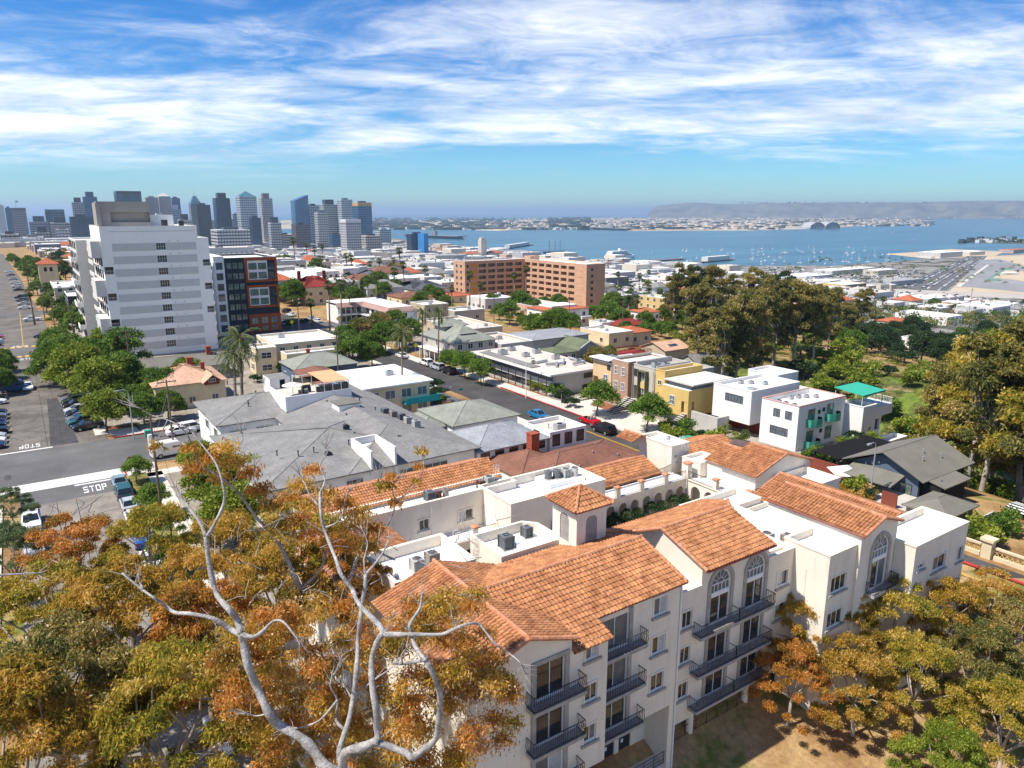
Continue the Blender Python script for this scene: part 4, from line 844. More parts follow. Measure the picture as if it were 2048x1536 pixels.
def house(name, label, x0, x1, y0, y1, hgt, wm, roof=('flat', None), wn=None, we=None, z0=None, cat='house', group=None, par=.45, fl=2.9, wsz=(1.1, 1.25), fm=None, gl=None, extras=0, rails=1):
    cx, cy_ = (x0 + x1) / 2, (y0 + y1) / 2
    zb = min(h(x, y) for x in (x0, x1) for y in (y0, y1)) if z0 is None else z0
    zg = (h(cx, cy_) if z0 is None else z0); zt = zg + hgt
    t = thing(name, label, cat, (cx, cy_, zg), group)
    dx, dy, dz = -cx, -cy_, -zg
    X0, X1, Y0, Y1, B, T = x0 + dx, x1 + dx, y0 + dy, y1 + dy, zb - 1.2 + dz, hgt
    kind, rm = roof[0], roof[1]; rm = rm or RFW
    if kind == 'flat': mass(t, 'wall', X0, X1, Y0, Y1, B, T, wm, roof=rm, par=par, pt=.25, cap=(roof[2] if len(roof) > 2 else TRIM), bottom=False)
    elif kind == 'slab':
        mass(t, 'wall', X0, X1, Y0, Y1, B, T, wm, bottom=False); MB().box(X0 - .6, X1 + .6, Y0 - .6, Y1 + .6, T, T + .28, 0, 1).build('roof', [roof[2] if len(roof) > 2 else TRIM, rm], t)
    else:
        ax, zr, hp = roof[2], roof[3], roof[4] if len(roof) > 4 else (1, 1)
        gn = ((X0 + X1) / 2, T + zr - .05) if ax == 'y' and not hp[0] else None; ge = ((Y0 + Y1) / 2, T + zr - .05) if ax == 'x' and not hp[0] else None
        mass(t, 'wall', X0, X1, Y0, Y1, B, T, wm, gn=gn, ge=ge, bottom=False)
        pitched(X0, X1, Y0, Y1, T + .06, T + zr + .1, ax, hp).build('roof', rm, t)
    w, hh = wsz; floors = max(1, int(round((hgt - .3) / fl)))
    for k in range(floors):
        z = k * fl + 1.0
        if z + hh > T - .2: break
        if wn: rowwin(t, 'n', Y0, X0, X1, wn, z, w, hh, fm=fm, gl=gl, rails=rails)
        if we: rowwin(t, 'e', X0, Y0, Y1, we, z, w, hh, fm=fm, gl=gl, rails=rails)
    zi = T - (par if kind == 'flat' else 0) + (.28 if kind == 'slab' else 0)
    r = random.Random(int(x0 * 31 + y0 * 17))
    if kind in ('flat', 'slab'):
        for _ in range(extras): rtu(t, r.uniform(X0 + 1.5, X1 - 1.5), r.uniform(Y0 + 1.2, Y1 - 1.2), zi, r.uniform(.7, 1.1))
        vents(t, [(r.uniform(X0 + 1, X1 - 1), r.uniform(Y0 + 1, Y1 - 1), zi) for _ in range(extras + 1)])
    return t
# ------------------------------------------------------------------ white tower
TW = thing('apartment_tower', 'tall white apartment tower with grey horizontal panels up its face', 'tower', (30, 210, 0)); TW.location = (0, 0, 0)
WT = cm('tower_white', (.87, .85, .80), var=.03, scale=.15, streak=.08); WG = cm('tower_grey_panel', (.57, .56, .54), var=.04); WB = cm('tower_beige', (.60, .58, .54), var=.05); PHG = cm('penthouse_grey', (.33, .31, .28), var=.06)
nb = [(18.0, 20.0, z, z + 1.9) for z in (21.6, 14.9, 8.3)]; nr = [(41.4, 43.25, z, z + 1.7) for z in (22.9, 16.6, 10.3)]
hw = [(30.4, 32.7, 27.4 - 3.2 * k, 29.2 - 3.2 * k) for k in range(9)]
mass(TW, 'wall', 17.9, 40.65, 210, 237, 0, 33.4, WT, hn=nb + hw, roof=RFW, par=.5, cap=TRIM, depth=.9)
mass(TW, 'wall', 40.653, 43.3, 210, 234, 0, 30.2, WT, hn=nr, roof=RFW, par=.6, cap=TRIM, depth=.9)
for q in nb + nr:
    MB().face([(q[0], 210.88, q[2]), (q[1], 210.88, q[2]), (q[1], 210.88, q[3]), (q[0], 210.88, q[3])]).build('balcony_door', GLASS, TW)
    railing(MB(), [(q[0] - .5, 210.0), (q[1] + .2, 210.0)], q[2], q[2] + .9, .3, r=.03, rail=.04).build('railing', TRIM, TW)
for k in range(9):
    z = 27.4 - 3.2 * k
    MB().box(20.3, 30.38, 209.93, 209.997, z - .1, z + 1.8).build('panel', WG, TW); MB().box(32.72, 40.1, 209.93, 209.997, z - .1, z + 1.8).build('panel', WG, TW)
    window(TW, 'n', 31.55, 210, z, 2.3, 1.8, 4, 2, fm=WT, gl=[GLASS], inset=.3, split=False)
    for x in (33.6, 35.8): MB().box(x - .12, x + .12, 209.88, 209.997, z + 2.15, z + 2.3).build('vent', FRD, TW)
MB().box(20, 40, 209.94, 209.997, 32.1, 32.25).build('band', WG, TW)
mass(TW, 'penthouse', 18.4, 30.5, 215, 221, 33.0, 39.6, PHG, hn=[(21.3, 30.4, 34.4, 37)], depth=1.5); MB().face([(21.3, 216.4, 34.4), (30.4, 216.4, 34.4), (30.4, 216.4, 37), (21.3, 216.4, 37)]).build('penthouse_recess', PHG, TW)
mass(TW, 'fin', 18.0, 18.9, 213.5, 222, 28, 39.3, PHG); mass(TW, 'plant_room', 30.6, 36.5, 218, 226, 32.9, 36.2, WT, roof=RFW)
MB().box(32.8, 34.2, 213, 214.5, 32.9, 35).build('roof_unit', FRD, TW); MB().box(36.8, 38, 212, 213, 32.9, 34.8).build('roof_unit', FRD, TW)
mass(TW, 'wall', 14.2, 33, 240, 268, 0, 29.2, WB, roof=RFW, par=.5, cap=TRIM)
for k in range(9):
    z = 1.2 + 3.2 * k
    for y in (214, 219.5, 225, 230.5): win1(TW, 'e', y, 17.9, z, 3.2, 1.9, fm=FRD, gl=GLB, mull=3)
    for y in (244, 251, 258, 264): win1(TW, 'e', y, 14.2, z, 3.4, 1.9, fm=FRD, gl=GLB, mull=3)
    if k % 2: o = MB().box(12.6, 14.197, 240.3, 250, z - .3, z).box(12.6, 12.75, 240.3, 250, z, z + 1.0).box(12.75, 14.197, 240.3, 240.45, z, z + 1.0).build('balcony', WT, TW)
    o = MB().box(16.5, 17.897, 222, 236, z - .35, z - .1).box(16.5, 16.65, 222, 236, z - .1, z + .8).build('balcony', WB, TW)
for z0_ in (3, 12.7, 22.4): MB().box(15.6, 17.895, 210.4, 221, z0_ + 3.4, z0_ + 7.5).build('bay', WB, TW)
# ------------------------------------------------------------------ navy and rust modern block
MO = thing('apartment_block', 'modern navy apartment block with rust framed white bays beside the white tower', 'apartment block', (58, 232, 0)); MO.location = (0, 0, 0)
RUST = cm('rust_panel', (.34, .085, .03)); mass(MO, 'wall', 51.6, 67.4, 232, 256, 0, 23.4, NAVY, roof=RFW, par=.6, cap=TRIM); mass(MO, 'wall', 48.6, 51.597, 231.6, 252, 0, 23.9, WHITE, roof=RFW, par=.6, cap=TRIM)
for k in range(7):
    z = 1.3 + 3.15 * k
    for i in range(3): win1(MO, 'n', 53.0 + i * 1.75, 232, z, 1.35, 1.75, fm=FRD, gl=GLG, mull=2)
    win1(MO, 'n', 50.1, 231.6, z, 1.7, 1.9, fm=FRD, gl=GLB)
    for y in (236, 241, 246): win1(MO, 'e', y, 48.6, z, 2, 1.8, fm=FRD, gl=GLB)
for z0_, z1_ in ((15.9, 23.2), (7.9, 14.9)):
    MB().box(57.6, 67.3, 231.5, 231.997, z0_, z0_ + .7).box(57.6, 67.3, 231.5, 231.997, z1_ - .7, z1_).box(57.6, 58.3, 231.5, 231.997, z0_ + .7, z1_ - .7).box(66.6, 67.3, 231.5, 231.997, z0_ + .7, z1_ - .7).build('bay_frame', RUST, MO)
    MB().box(58.3, 64.4, 231.8, 231.997, z0_ + .7, z1_ - .7).build('bay_wall', WHITE, MO)
    for z in (z0_ + 1.1, z0_ + 3.9):
        for x in (59.9, 62.8): win1(MO, 'n', x, 231.8, z, 2.3, 1.8, fm=FRD, gl=GLG)
        win1(MO, 'n', 65.5, 232, z, 1.8, 1.9, fm=FRD, gl=GLB); MB().box(64.45, 66.55, 231.2, 231.75, z - .3, z + .55).build('balcony', GLB, MO)
MB().box(57.6, 67.35, 231.45, 231.997, .2, 5.9).build('base_cladding', RUST, MO)
for x in (59.3, 62.3, 65.3): win1(MO, 'n', x, 231.44, 2.9, 2.0, 2.0, fm=FRD, gl=GLG); win1(MO, 'n', x, 231.44, .6, 2.0, 1.7, fm=FRD, gl=GLB)
# ------------------------------------------------------------------ orange block with recessed balconies
OB = thing('apartment_block', 'eight storey orange stucco block in an L with rows of recessed balconies', 'apartment block', (235, 300, -14)); OB.location = (0, 0, 0)
ys_ = [280 + 6.4 * k for k in range(8)]; zs_ = [-14.2 + 3.12 * k for k in range(8)]
he_ = [(y, y + 4.9, z + 1.0, z + 2.75) for y in ys_[1:] for z in zs_]
mass(OB, 'wall', 231, 243, 277, 342, -22, 12, ORAN, he=he_, roof=RFW, par=.5, cap=TRIM, depth=1.3)
hn_ = [(x, x + 4.6, z + 1.0, z + 2.75) for x in (201.5, 207.2, 212.9, 218.6, 224.6) for z in zs_]
mass(OB, 'wall', 193, 230.997, 330, 342, -22, 12, ORAN, hn=hn_, roof=RFW, par=.5, cap=TRIM, depth=1.3)
pm = MB().face([(0, 0, 0), (1, 0, 0), (1, 0, 1), (0, 0, 1)]).mesh('balcony_door', glassmat('balcony_dark_glass', (.03, .028, .026), .4, (.20, .17, .14)))  # dark glass panel closing the back of each balcony recess
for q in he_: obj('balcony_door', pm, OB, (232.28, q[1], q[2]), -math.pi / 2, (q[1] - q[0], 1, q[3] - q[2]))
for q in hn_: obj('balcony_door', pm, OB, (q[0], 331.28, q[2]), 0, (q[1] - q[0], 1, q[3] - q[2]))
GOLD = cm('gold_panel', (.56, .27, .05))
for z in zs_:
    MB().box(230.93, 230.997, 280, 284.7, z + .9, z + 2.8).build('panel', ORAN, OB); MB().box(196.5, 200.8, 329.93, 329.997, z + .9, z + 2.8).build('panel', GOLD, OB)
    win1(OB, 'n', 234.5, 277, z + 1.1, 1.3, 1.2, fm=FRD); win1(OB, 'n', 194.6, 330, z + 1.1, 1.1, 1.2, fm=FRD); win1(OB, 'e', 334, 193, z + 1.1, 1.3, 1.2, fm=FRD); win1(OB, 'e', 338.5, 193, z + 1.1, 1.3, 1.2, fm=FRD)
MB().box(232, 238, 326, 332, 11.5, 13.6).build('lift_house', ORAN, OB)
# ------------------------------------------------------------------ long grey shingle house with the roof deck
GH = thing('apartment_building', 'low white apartment building with a wide grey shingle roof and a roof deck', 'building', (36, 95, 0)); GH.location = (0, 0, 0)
for (a, b, c, d) in ((30.5, 48.2, 80.6, 127.4), (20.3, 30.497, 80.6, 105.3), (22, 30.497, 110.8, 126.8)):
    mass(GH, 'wall', a, b, c, d, -.3, 5.9, WHITE, bottom=False)
pitched(30.5, 48.4, 80.4, 127.4, 6.0, 8.3, 'y', (1, 1), .5).build('roof', SHG, GH)
pitched(20, 44.5, 80.42, 105.4, 5.98, 8.32, 'x', (1, 1), .5).build('roof', SHG, GH); pitched(21.8, 44, 110.7, 127.0, 5.99, 8.1, 'x', (1, 1), .5).build('roof', SHG, GH)
for x, w in ((24.5, 3.0), (31, 2.2), (38.5, 3.0), (42.3, 3.4)): window(GH, 'n', x, 80.6 - .16, 3.3, w, 1.7, 3, 1, gl=[GLASS, GLG], split=False)
for x in (24.5, 28.5): window(GH, 'n', x, 110.8 - .16, 3.2, 2.6, 1.6, 4, 1, gl=[GLG], split=False)
for y in (84, 90, 96, 114, 120): window(GH, 'e', y, 20.3 - .16 if y < 105 else 21.85, 3.2, 2.2, 1.5, 3, 1, gl=[GLASS], split=False)
MB().box(32.0, 42.4, 110.3, 118.6, 6.5, 8.35).build('deck_floor', RFT, GH)
dk = MB(); dk.box(31.8, 42.6, 110.1, 110.3, 6.6, 9.0); dk.box(31.8, 32.0, 110.3, 118.8, 6.6, 9.0); dk.build('deck_parapet', WHITE, GH)
mass(GH, 'stair_house', 32.0, 35.3, 118.9, 123, 6.3, 10.2, WHITE, hn=[(33.6, 34.5, 8.4, 9.9)], roof=SHG, depth=.3)
for p_ in ((35.6, 118.4), (37.2, 118.4), (38.8, 118.4), (40.4, 118.4), (42.2, 118.4), (36.8, 110.4), (38.2, 110.4), (39.6, 110.4), (41, 110.4), (42.3, 110.4), (42.3, 113), (42.3, 115.7)): MB().box(p_[0] - .06, p_[0] + .06, p_[1] - .06, p_[1] + .06, 8.3, 10.2).build('screen_post', WHITE, GH)
for a, b, c, d in ((35.6, 42.3, 118.4, 118.42), (36.8, 42.3, 110.4, 110.42), (42.3, 42.32, 110.4, 118.4)): MB().box(a, b, c, d, 8.9, 9.95).build('glass_screen', GLASS, GH); MB().box(a - .04, b + .04, c - .04, d + .04, 10.2, 10.32).build('screen_rail', WHITE, GH)
tag(MB().slab([(38.3, 110.6, 10.42), (42.5, 110.6, 10.42), (42.5, 118.6, 10.62), (38.3, 118.6, 10.62)], .06).build('awning', cm('peach_canvas', (.72, .36, .19), var=.04)), 'peach canvas awning over the roof deck', 'awning')
pa = thing('parasol', 'cream striped round parasol on the roof deck', 'parasol', (33.8, 112.6, 8.35)); MB().cyl(0, 0, 0, 2.3, .04, 6).build('pole', FRD, pa)
mb = MB(); N = 16
for i in range(N):
    a, b = 2 * math.pi * i / N, 2 * math.pi * (i + 1) / N; rr_ = [(.0, 2.35), (.55, 2.22), (1.1, 2.05), (1.65, 1.85)]
    for k in range(3):
        (r0, z0_), (r1, z1_) = rr_[k], rr_[k + 1]; mb.face([(r0 * math.cos(a), r0 * math.sin(a), z0_), (r1 * math.cos(a), r1 * math.sin(a), z1_), (r1 * math.cos(b), r1 * math.sin(b), z1_), (r0 * math.cos(b), r0 * math.sin(b), z0_)], k % 2)
mb.build('canopy', [cm('cream_canvas', (.72, .66, .58)), cm('tan_canvas', (.60, .52, .44))], pa)
gr_ = thing('barbecue', 'black covered barbecue on the roof deck behind the parasol', 'barbecue', (36.4, 114.0, 8.35)); MB().box(-.7, .7, -.35, .35, 0, .95).build('cabinet', BLACK, gr_); MB().tube([(-.65, 0, .95), (.65, 0, .95)], .34, 10).build('lid', BLACK, gr_)
for k, (x, y, c_) in enumerate(((34.9, 112.2, ACT), (35.6, 111.4, ACD), (36.0, 112.6, TRIM))):
    ch = thing('deck_chair', ('tan', 'dark grey', 'white')[k] + ' outdoor chair on the roof deck', 'chair', (x, y, 8.35)); MB().box(-.3, .3, -.3, .3, .35, .45).build('seat', c_, ch); MB().box(-.3, .3, .25, .32, .45, .95).build('backrest', c_, ch)
    for sx in (-.26, .26):
        for sy in (-.26, .26): MB().box(sx - .03, sx + .03, sy - .03, sy + .03, 0, .35).build('leg', c_, ch)
mass(GH, 'box_dormer', 37.2, 40.5, 101.5, 104.6, 7.2, 8.7, WHITE); MB().box(37.05, 40.65, 101.35, 104.75, 8.7, 8.85).build('dormer_roof', SHO, GH)
dm = MB(); dm.box(33.0, 33.25, 80.0, 86.4, 5.2, 8.35); dm.box(36.2, 36.45, 80.0, 86.4, 2.5, 8.35); dm.box(33.25, 36.2, 86.15, 86.4, 5.6, 8.35); dm.build('stair_well_wall', WHITE, GH)
MB().face([(33.25, 80, 3.2), (36.2, 80, 3.2), (36.2, 86.1, 7.45), (33.25, 86.1, 7.45)]).build('stair_well_roof', WHITE, GH)
for k, (x, y) in enumerate(((43.2, 98.4), (43.6, 96.3), (44.0, 94.4), (44.0, 92.2), (44.2, 90.0))):
    condenser(x, y, 7.15, .9, 1.0, (ACD, ACT, ACD, ACL, ACL)[k], ORD[k] + ' condenser of the row on the grey shingle roof, counted from the deck', 'condensers on the grey roof')
r = random.Random(4)
for (x, y) in ((34.6, 92), (39.8, 86.2), (29.6, 85.4)):
    mb = MB(); mb.tube([(x, y, 8.32 - abs(y - 93) * .17), (x, y + .7, 8.5 - abs(y - 93) * .17)], [.5, .3], 12); mb.build('round_vent', FRD, GH)
vents(GH, [(r.uniform(23, 36), r.uniform(86, 91), 7.3) for _ in range(6)] + [(r.uniform(36, 44), r.uniform(98, 109), 7.4) for _ in range(8)] + [(r.uniform(24, 31), r.uniform(114, 124), 7.0) for _ in range(5)], FRD)
# ------------------------------------------------------------------ the block down to the curving street
TB = house('apartment_house', 'cream two storey apartment house with a turquoise balcony band', 48.3, 61.2, 118.4, 134.5, 6.2, CREAM, ('slab', RFW), 4, None, 0, 'apartment house', wsz=(1.9, 1.5), gl=GLASSM, extras=1)
MB().box(.6, 7.6, -9.9, -8.06, 2.75, 2.95).build('balcony', TEAL, TB); MB().box(.6, 7.6, -9.95, -9.85, 2.95, 3.95).box(7.5, 7.6, -9.85, -8.06, 2.95, 3.95).build('balcony_front', TEAL, TB)
house('cottage', 'small white cottage with mossy grey hipped roof and stepped plan', 54.2, 66.4, 96.8, 108.6, 3.9, WHITE, ('hip', SHGR, 'x', 2.0), 3, 2, 0, wsz=(1.2, 1.3)); house('cottage', 'tiny white cottage wing with grey green roof beside the small palm', 50.2, 53.9, 99.5, 107, 3.3, WHITE, ('hip', SHGR, 'y', 1.3), 1, 1, 0)
BG = house('apartment_house', 'long white apartment house with blue grey shingle hip roof', 48.6, 60.4, 80.4, 90.2, 5.2, WHITE, ('hip', SHBL, 'x', 1.9), 5, 2, 0, 'apartment house', wsz=(1.3, .9), fm=FRD)
house('apartment_house', 'white boxy flat roofed front of the blue grey roofed house', 60.6, 67.3, 80.0, 86.6, 5.9, WHITE, ('flat', RFT), 3, 1, 0, 'apartment house', wsz=(1.2, 1.6), fm=FRD, extras=1)
BH = house('house', 'house with a wide chocolate brown shingle roof and a brick chimney', 50.2, 69.6, 66.2, 78.6, 3.6, CREAM, ('hip', SHB, 'x', 2.3), 3, None, 0)
pitched(-9.6, -1.5, .0, 8.6, 3.7, 5.5, 'y', (1, 1), .4).build('roof', SHB, BH); chimney(BH, -3.5, 6.0, 3.6, 7.0, 1.3); vents(BH, [(-6, -2, 4.6), (1, -1.5, 5.1), (3, 0.3, 5.3), (4.2, -3, 4.5), (-2.8, -3.4, 4.4)])
house('cottage', 'cottage with brown low roof covered in white turbine vents', 46.2, 52.8, 135.8, 151.5, 3.9, CREAM, ('hip', SHB, 'y', 1.2), 2, 3, 0)
t = house('house', 'pale blue walled house with olive grey hip roof behind the brown roof', 46.6, 60.4, 151.9, 162.6, 4.0, BLUEH, ('hip', SHGR, 'x', 2.2), 3, 2, 0); chimney(t, -2, 1, 4.5, 7, .7)
house('apartment_house', 'long cream flat roofed house with two chimneys', 48.8, 65.2, 174, 190.5, 6.0, CREAM, ('flat', RFW), 5, 3, 0, 'apartment house', extras=1); house('cottage', 'cream cube cottage with a white framed double window', 42.9, 47.6, 169.2, 175.8, 6.3, CREAM, ('flat', RFW), 1, 1, 0, wsz=(2.2, 1.3), rails=2); house('cottage', 'low cream flat roofed wing in front of the long cream house', 48.4, 62.6, 164, 168.6, 5.2, CREAM, ('flat', RFW), 3, 1, 0)
t = house('bungalow', 'craftsman bungalow with peach shingle roof and brick chimneys', 18.4, 31, 147.2, 161.2, 4.9, CREAM, ('hip', SHT, 'x', 2.6), 3, 3, 0, 'house'); chimney(t, 1.6, 1.5, 5, 8.3, 1.1); chimney(t, 3.4, -1.4, 5, 7.6, .7)
pitched(2.2, 5.2, -8.6, -2, 5.0, 6.5, 'y', (0, 1), .4).build('dormer_roof', SHT, t); mass(t, 'dormer', 2.4, 5.0, -8.0, -3, 4.4, 5.1, WOODR, gn=(3.7, 6.2)); win1(t, 'n', 3.7, -8.0, 4.95, 1.2, .55, mull=3)
t = house('house', 'low house with a plain olive shingle gable roof under the white tower', 20, 37.2, 170.5, 180.5, 3.4, GREYW, ('gable', SHO, 'x', 2.0, (0, 0)), 4, 2, 0); chimney(t, 5.2, -.5, 4, 6.9, 1.0)
# ------------------------------------------------------------------ west side of the curving street
CB = thing('commercial_building', 'low office building with tan flat roof, ducts and a glazed arcade to the street', 'building', (93, 130, 0)); CB.location = (0, 0, 0)
mass(CB, 'wall', 88.4, 100.5, 115, 145, -.5, 4.5, BEIGE, hn=[(96, 100.2, 3.0, 3.9)], depth=.2); MB().box(86.4, 101, 114.3, 145.6, 4.5, 4.85, 0, 1).build('roof', [TRIM, RFT], CB)
MB().box(88.3, 88.397, 117, 144.6, .4, 1.9).build('glazing', GLASS, CB); MB().box(88.25, 88.397, 116, 145, 3.1, 4.4).build('glazing', GLASSM, CB); MB().box(87.9, 88.39, 115.2, 145, 1.95, 3.05).build('spandrel', BEIGE, CB)
for k in range(11): MB().box(86.7, 86.85, 116 + k * 2.8, 116.15 + k * 2.8, 0, 4.5).build('post', FRD, CB)
win1(CB, 'n', 98, 115, 3.0, 4.2, .9, fm=FRD, mull=4); MB().box(95.5, 100.4, 114.9, 114.99, -.2, 1.6).build('garage_opening', BLACK, CB)
MB().box(87.2, 89.6, 122, 143, 4.853, 5.05).build('roof_pad', SHG, CB)
for q in ((90.5, 138, 1.2), (95, 141, 1), (93.5, 133, 1), (98, 135, 1.1), (97.5, 127, 1), (99, 121, 1)): rtu(CB, q[0], q[1], 4.85, q[2])
for q in (((91, 122, 5.3), (95, 121, 5.3), (97.5, 124, 5.3)), ((92, 119.5, 5.2), (94.5, 122.6, 5.2)), ((96, 119, 5.3), (99.6, 119.4, 5.3), (99.6, 125, 5.3)), ((90.6, 125, 5.2), (94, 125.6, 5.2))): MB().tube(q, .27, 8).build('roof_duct', METG, CB)
TH = thing('town_houses', 'row of joined stucco town houses in yellow, brown and grey with stairs to the street', 'town houses', (98, 96, 0)); TH.location = (0, 0, 0)
YST = cm('yellow_stucco', (.60, .42, .15)); PST = cm('peach_stucco', (.62, .43, .24)); BST = cm('brown_stucco', (.40, .25, .17)); GST = cm('warm_grey_stucco', (.47, .43, .37)); CLC = cm('pale_concrete_block', (.47, .45, .41))
def gridwin(x, y, z, w=1.15, hh=1.5): win1(TH, 'e', y, x, z, w, hh, fm=TRIM, gl=GLASSM, mull=2, rails=2)
mass(TH, 'wall', 94.2, 104.4, 104.5, 110.2, -.3, 7.9, PST, he=[(108.6, 110.1, 2.6, 4.7)], roof=RFW, par=.3, cap=TRIM, depth=1.2); mass(TH, 'wall', 94.2, 104.4, 99.9, 104.497, -.3, 9.05, BST, roof=RFW, par=.35, cap=TRIM); mass(TH, 'wall', 96.0, 104.4, 98.6, 99.897, -.3, 9.0, BST, roof=RFW)
mass(TH, 'wall', 94.4, 104.4, 93.1, 98.597, 1.6, 8.95, GST, he=[(97.5, 98.4, 2.3, 5.0)], roof=RFG, par=.45, cap=CLC, depth=1.2); mass(TH, 'wall', 94.5, 104.4, 90.6, 93.097, 1.6, 8.9, YST, roof=RFW, par=.4, cap=YST); mass(TH, 'wall', 93.9, 104.4, 84.2, 90.597, 1.9, 6.7, YST, he=[(84.25, 85.8, 2.5, 4.6)], hn=[(93.95, 95.4, 2.5, 4.6)], roof=RFW, depth=1.0)
mass(TH, 'garage_level', 95.8, 104.3, 84.3, 98.5, -.4, 1.597, CLC); MB().box(94.2, 104.9, 83.6, 90.5, 7.55, 7.8).build('thin_roof', cm('bone_roof', (.60, .56, .47)), TH); MB().box(94.9, 104, 84.6, 90.4, 6.703, 7.55).build('clerestory', GLASSM, TH); MB().box(93.4, 96.5, 104.6, 110.6, 8.5, 8.72).build('thin_roof', RFW, TH); MB().box(94.5, 99, 105, 110, 7.9, 8.5).build('clerestory', GLASSM, TH)
for q in ((94.2, 106.3, 4.0), (94.2, 103.2, 6.3), (94.2, 101.2, 6.3), (94.2, 103.2, 3.3), (94.2, 101.2, 3.3), (93.9, 88, 3.6)): gridwin(q[0], q[1], q[2], 1.2 if q[1] > 104 or q[1] < 90 else .85)
win1(TH, 'e', 105.4, 94.2, 7.1 - .4, .8, .8, fm=FRD); win1(TH, 'e', 97.8, 94.4, 6.9, 1.1, 1.2, fm=FRD); win1(TH, 'e', 91.8, 94.5, 6.3, .8, .8, fm=TRIM); win1(TH, 'n', 101, 84.2, 3.4, 1.5, 1.5, gl=GLASSC, rails=2)
OLV = cm('olive_metal', (.13, .12, .06)); MB().box(93.5, 94.397, 94.6, 94.75, 2.6, 8.2).box(93.5, 94.397, 96.5, 96.65, 2.6, 8.2).box(93.5, 94.397, 94.75, 96.5, 8.05, 8.2).box(93.5, 94.397, 94.75, 96.5, 2.6, 2.75).build('window_box', OLV, TH); MB().box(94.1, 94.39, 94.76, 96.49, 4.8, 6.0).build('panel', YELW, TH); gridwin(94.38, 95.6, 6.2, 1.2, 1.6); gridwin(94.38, 95.6, 2.9, 1.2, 1.7)
for y in (104.5, 98.55, 93.1): MB().tube([(94.1, y, 8.6), (94.1, y, 0)], .07, 6).build('downpipe', METG, TH)
for yc, ztop in ((109.4, 2.6), (99.4, 2.4), (97.9, 2.4), (84.9, 2.5)):
    st = obj('stairs', None, TH)
    for k in range(11): MB().box(88.6 + k * .5, 88.98 + k * .5, yc - .55, yc + .55, .25 + k * ztop / 11 - .1, .25 + k * ztop / 11).build('step', CLC, st)
    MB().slab([(88.6, yc - .3, .1), (94.1, yc - .3, ztop - .1), (94.1, yc + .3, ztop - .1), (88.6, yc + .3, .1)], .25).build('stringer', BLACK, st)
for q in ((97.5, 96, 9), (99, 95, 9)): rtu(TH, q[0], q[1], 8.5, .9)
MB().box(95.2, 104, 93.4, 93.6, 8.95, 9.35).build('parapet_fin', CLC, TH); MB().box(95, 104.2, 98.3, 98.5, 8.95, 9.4).build('parapet_fin', CLC, TH); MB().box(94.8, 104.2, 104.0, 104.2, 9.06, 9.4).build('parapet_fin', CLC, TH)
WM = thing('modern_house', 'white boxy modern house on stilts with a ribbon window and roof units', 'house', (103, 78, 0)); WM.location = (0, 0, 0)
WHM = cm('clean_white_stucco', (.76, .74, .71), var=.03)
mass(WM, 'wall', 97.6, 110.5, 74.0, 82.0, 2.4, 8.1, WHM, he=[(75.6, 79.4, 5.6, 7.0)], roof=RFW, par=.45, cap=TRIM); window(WM, 'e', 77.5, 97.6, 5.6, 3.8, 1.4, 6, 1, fm=FRD, gl=[GLASSM], split=False)
mass(WM, 'wall', 110.503, 116.5, 78.5, 85, -10, 8.4, WHM, roof=RFW, par=.3, cap=TRIM); mass(WM, 'undercroft', 101, 110.4, 74.3, 81.6, -6, 2.397, WOODR); mass(WM, 'wall', 110.503, 114.5, 74, 78.4, -9, 6.5, WHM)
for q in ((102.6, 80.3), (104, 79.2), (105.6, 77.5)): rtu(WM, q[0], q[1], 7.65, .6)
MB().box(100, 101.2, 75.6, 77, 7.65, 8.0).build('skylight', METG, WM)
for q in ((94.6, 95.0, 78.6, 85), (94.6, 97.5, 78.2, 78.6)): MB().box(*q, -.2, 3.1).build('garden_wall', CLC, WM)
W2 = thing('modern_house', 'white cube house with green balconies and pink edged roof', 'house', (104, 69, 0)); W2.location = (0, 0, 0)
hd = [(100.6, 102.5, 4.2, 6.6), (105.6, 107.5, 4.4, 6.8), (100.6, 102.5, .6, 3.0), (105.6, 107.5, .8, 3.0)]
hw2 = [(70.9 - 2.2, 70.9 - .9, 4.9, 6.3), (66.5, 67.8, 4.9, 6.3), (67.0, 70.4, 2.0, 3.4)]
mass(W2, 'wall', 98.1, 110.6, 65.4, 72.3, -8, 7.4, WHM, hn=hd, he=hw2, roof=RFW, par=.75, cap=cm('pink_coping', (.55, .33, .28)))
for q in hd[:2] + hd[2:]: window(W2, 'n', (q[0] + q[1]) / 2, 65.4, q[2], q[1] - q[0], q[3] - q[2], 2, 1, fm=GRNG, gl=[GLG, GLB], split=False)
for q in hw2: window(W2, 'e', (q[0] + q[1]) / 2, 98.1, q[2], q[1] - q[0], q[3] - q[2], 2 if q[1] - q[0] < 2 else 6, 1 if q[1] - q[0] < 2 else 2, fm=FRD, gl=[GLASSM], split=False)
for (a, z) in ((101.8, 4.1), (106.8, 4.3), (101.8, .5)):
    pts = [(a - 1.6, 65.38), (a - 1.5, 64.5), (a - .6, 64.05), (a + .8, 64.05), (a + 1.6, 64.6), (a + 1.6, 65.38)]
    b_ = MB().prism(pts, z - .25, z).build('balcony', GRNG, W2); mb = MB()
    for p_, q_ in zip(pts, pts[1:]): mb.slab([(p_[0], p_[1], z + 1.0), (q_[0], q_[1], z + 1.0), (q_[0], q_[1] + .05, z + 1.0), (p_[0], p_[1] + .05, z + 1.0)], .95)
    mb.build('balcony_front', GRNG, b_)
for q in ((103.5, 5.6), (104.7, 5.8), (104.4, 2.3)): win1(W2, 'n', q[0], 65.4, q[1], .5, .5, fm=FRD)
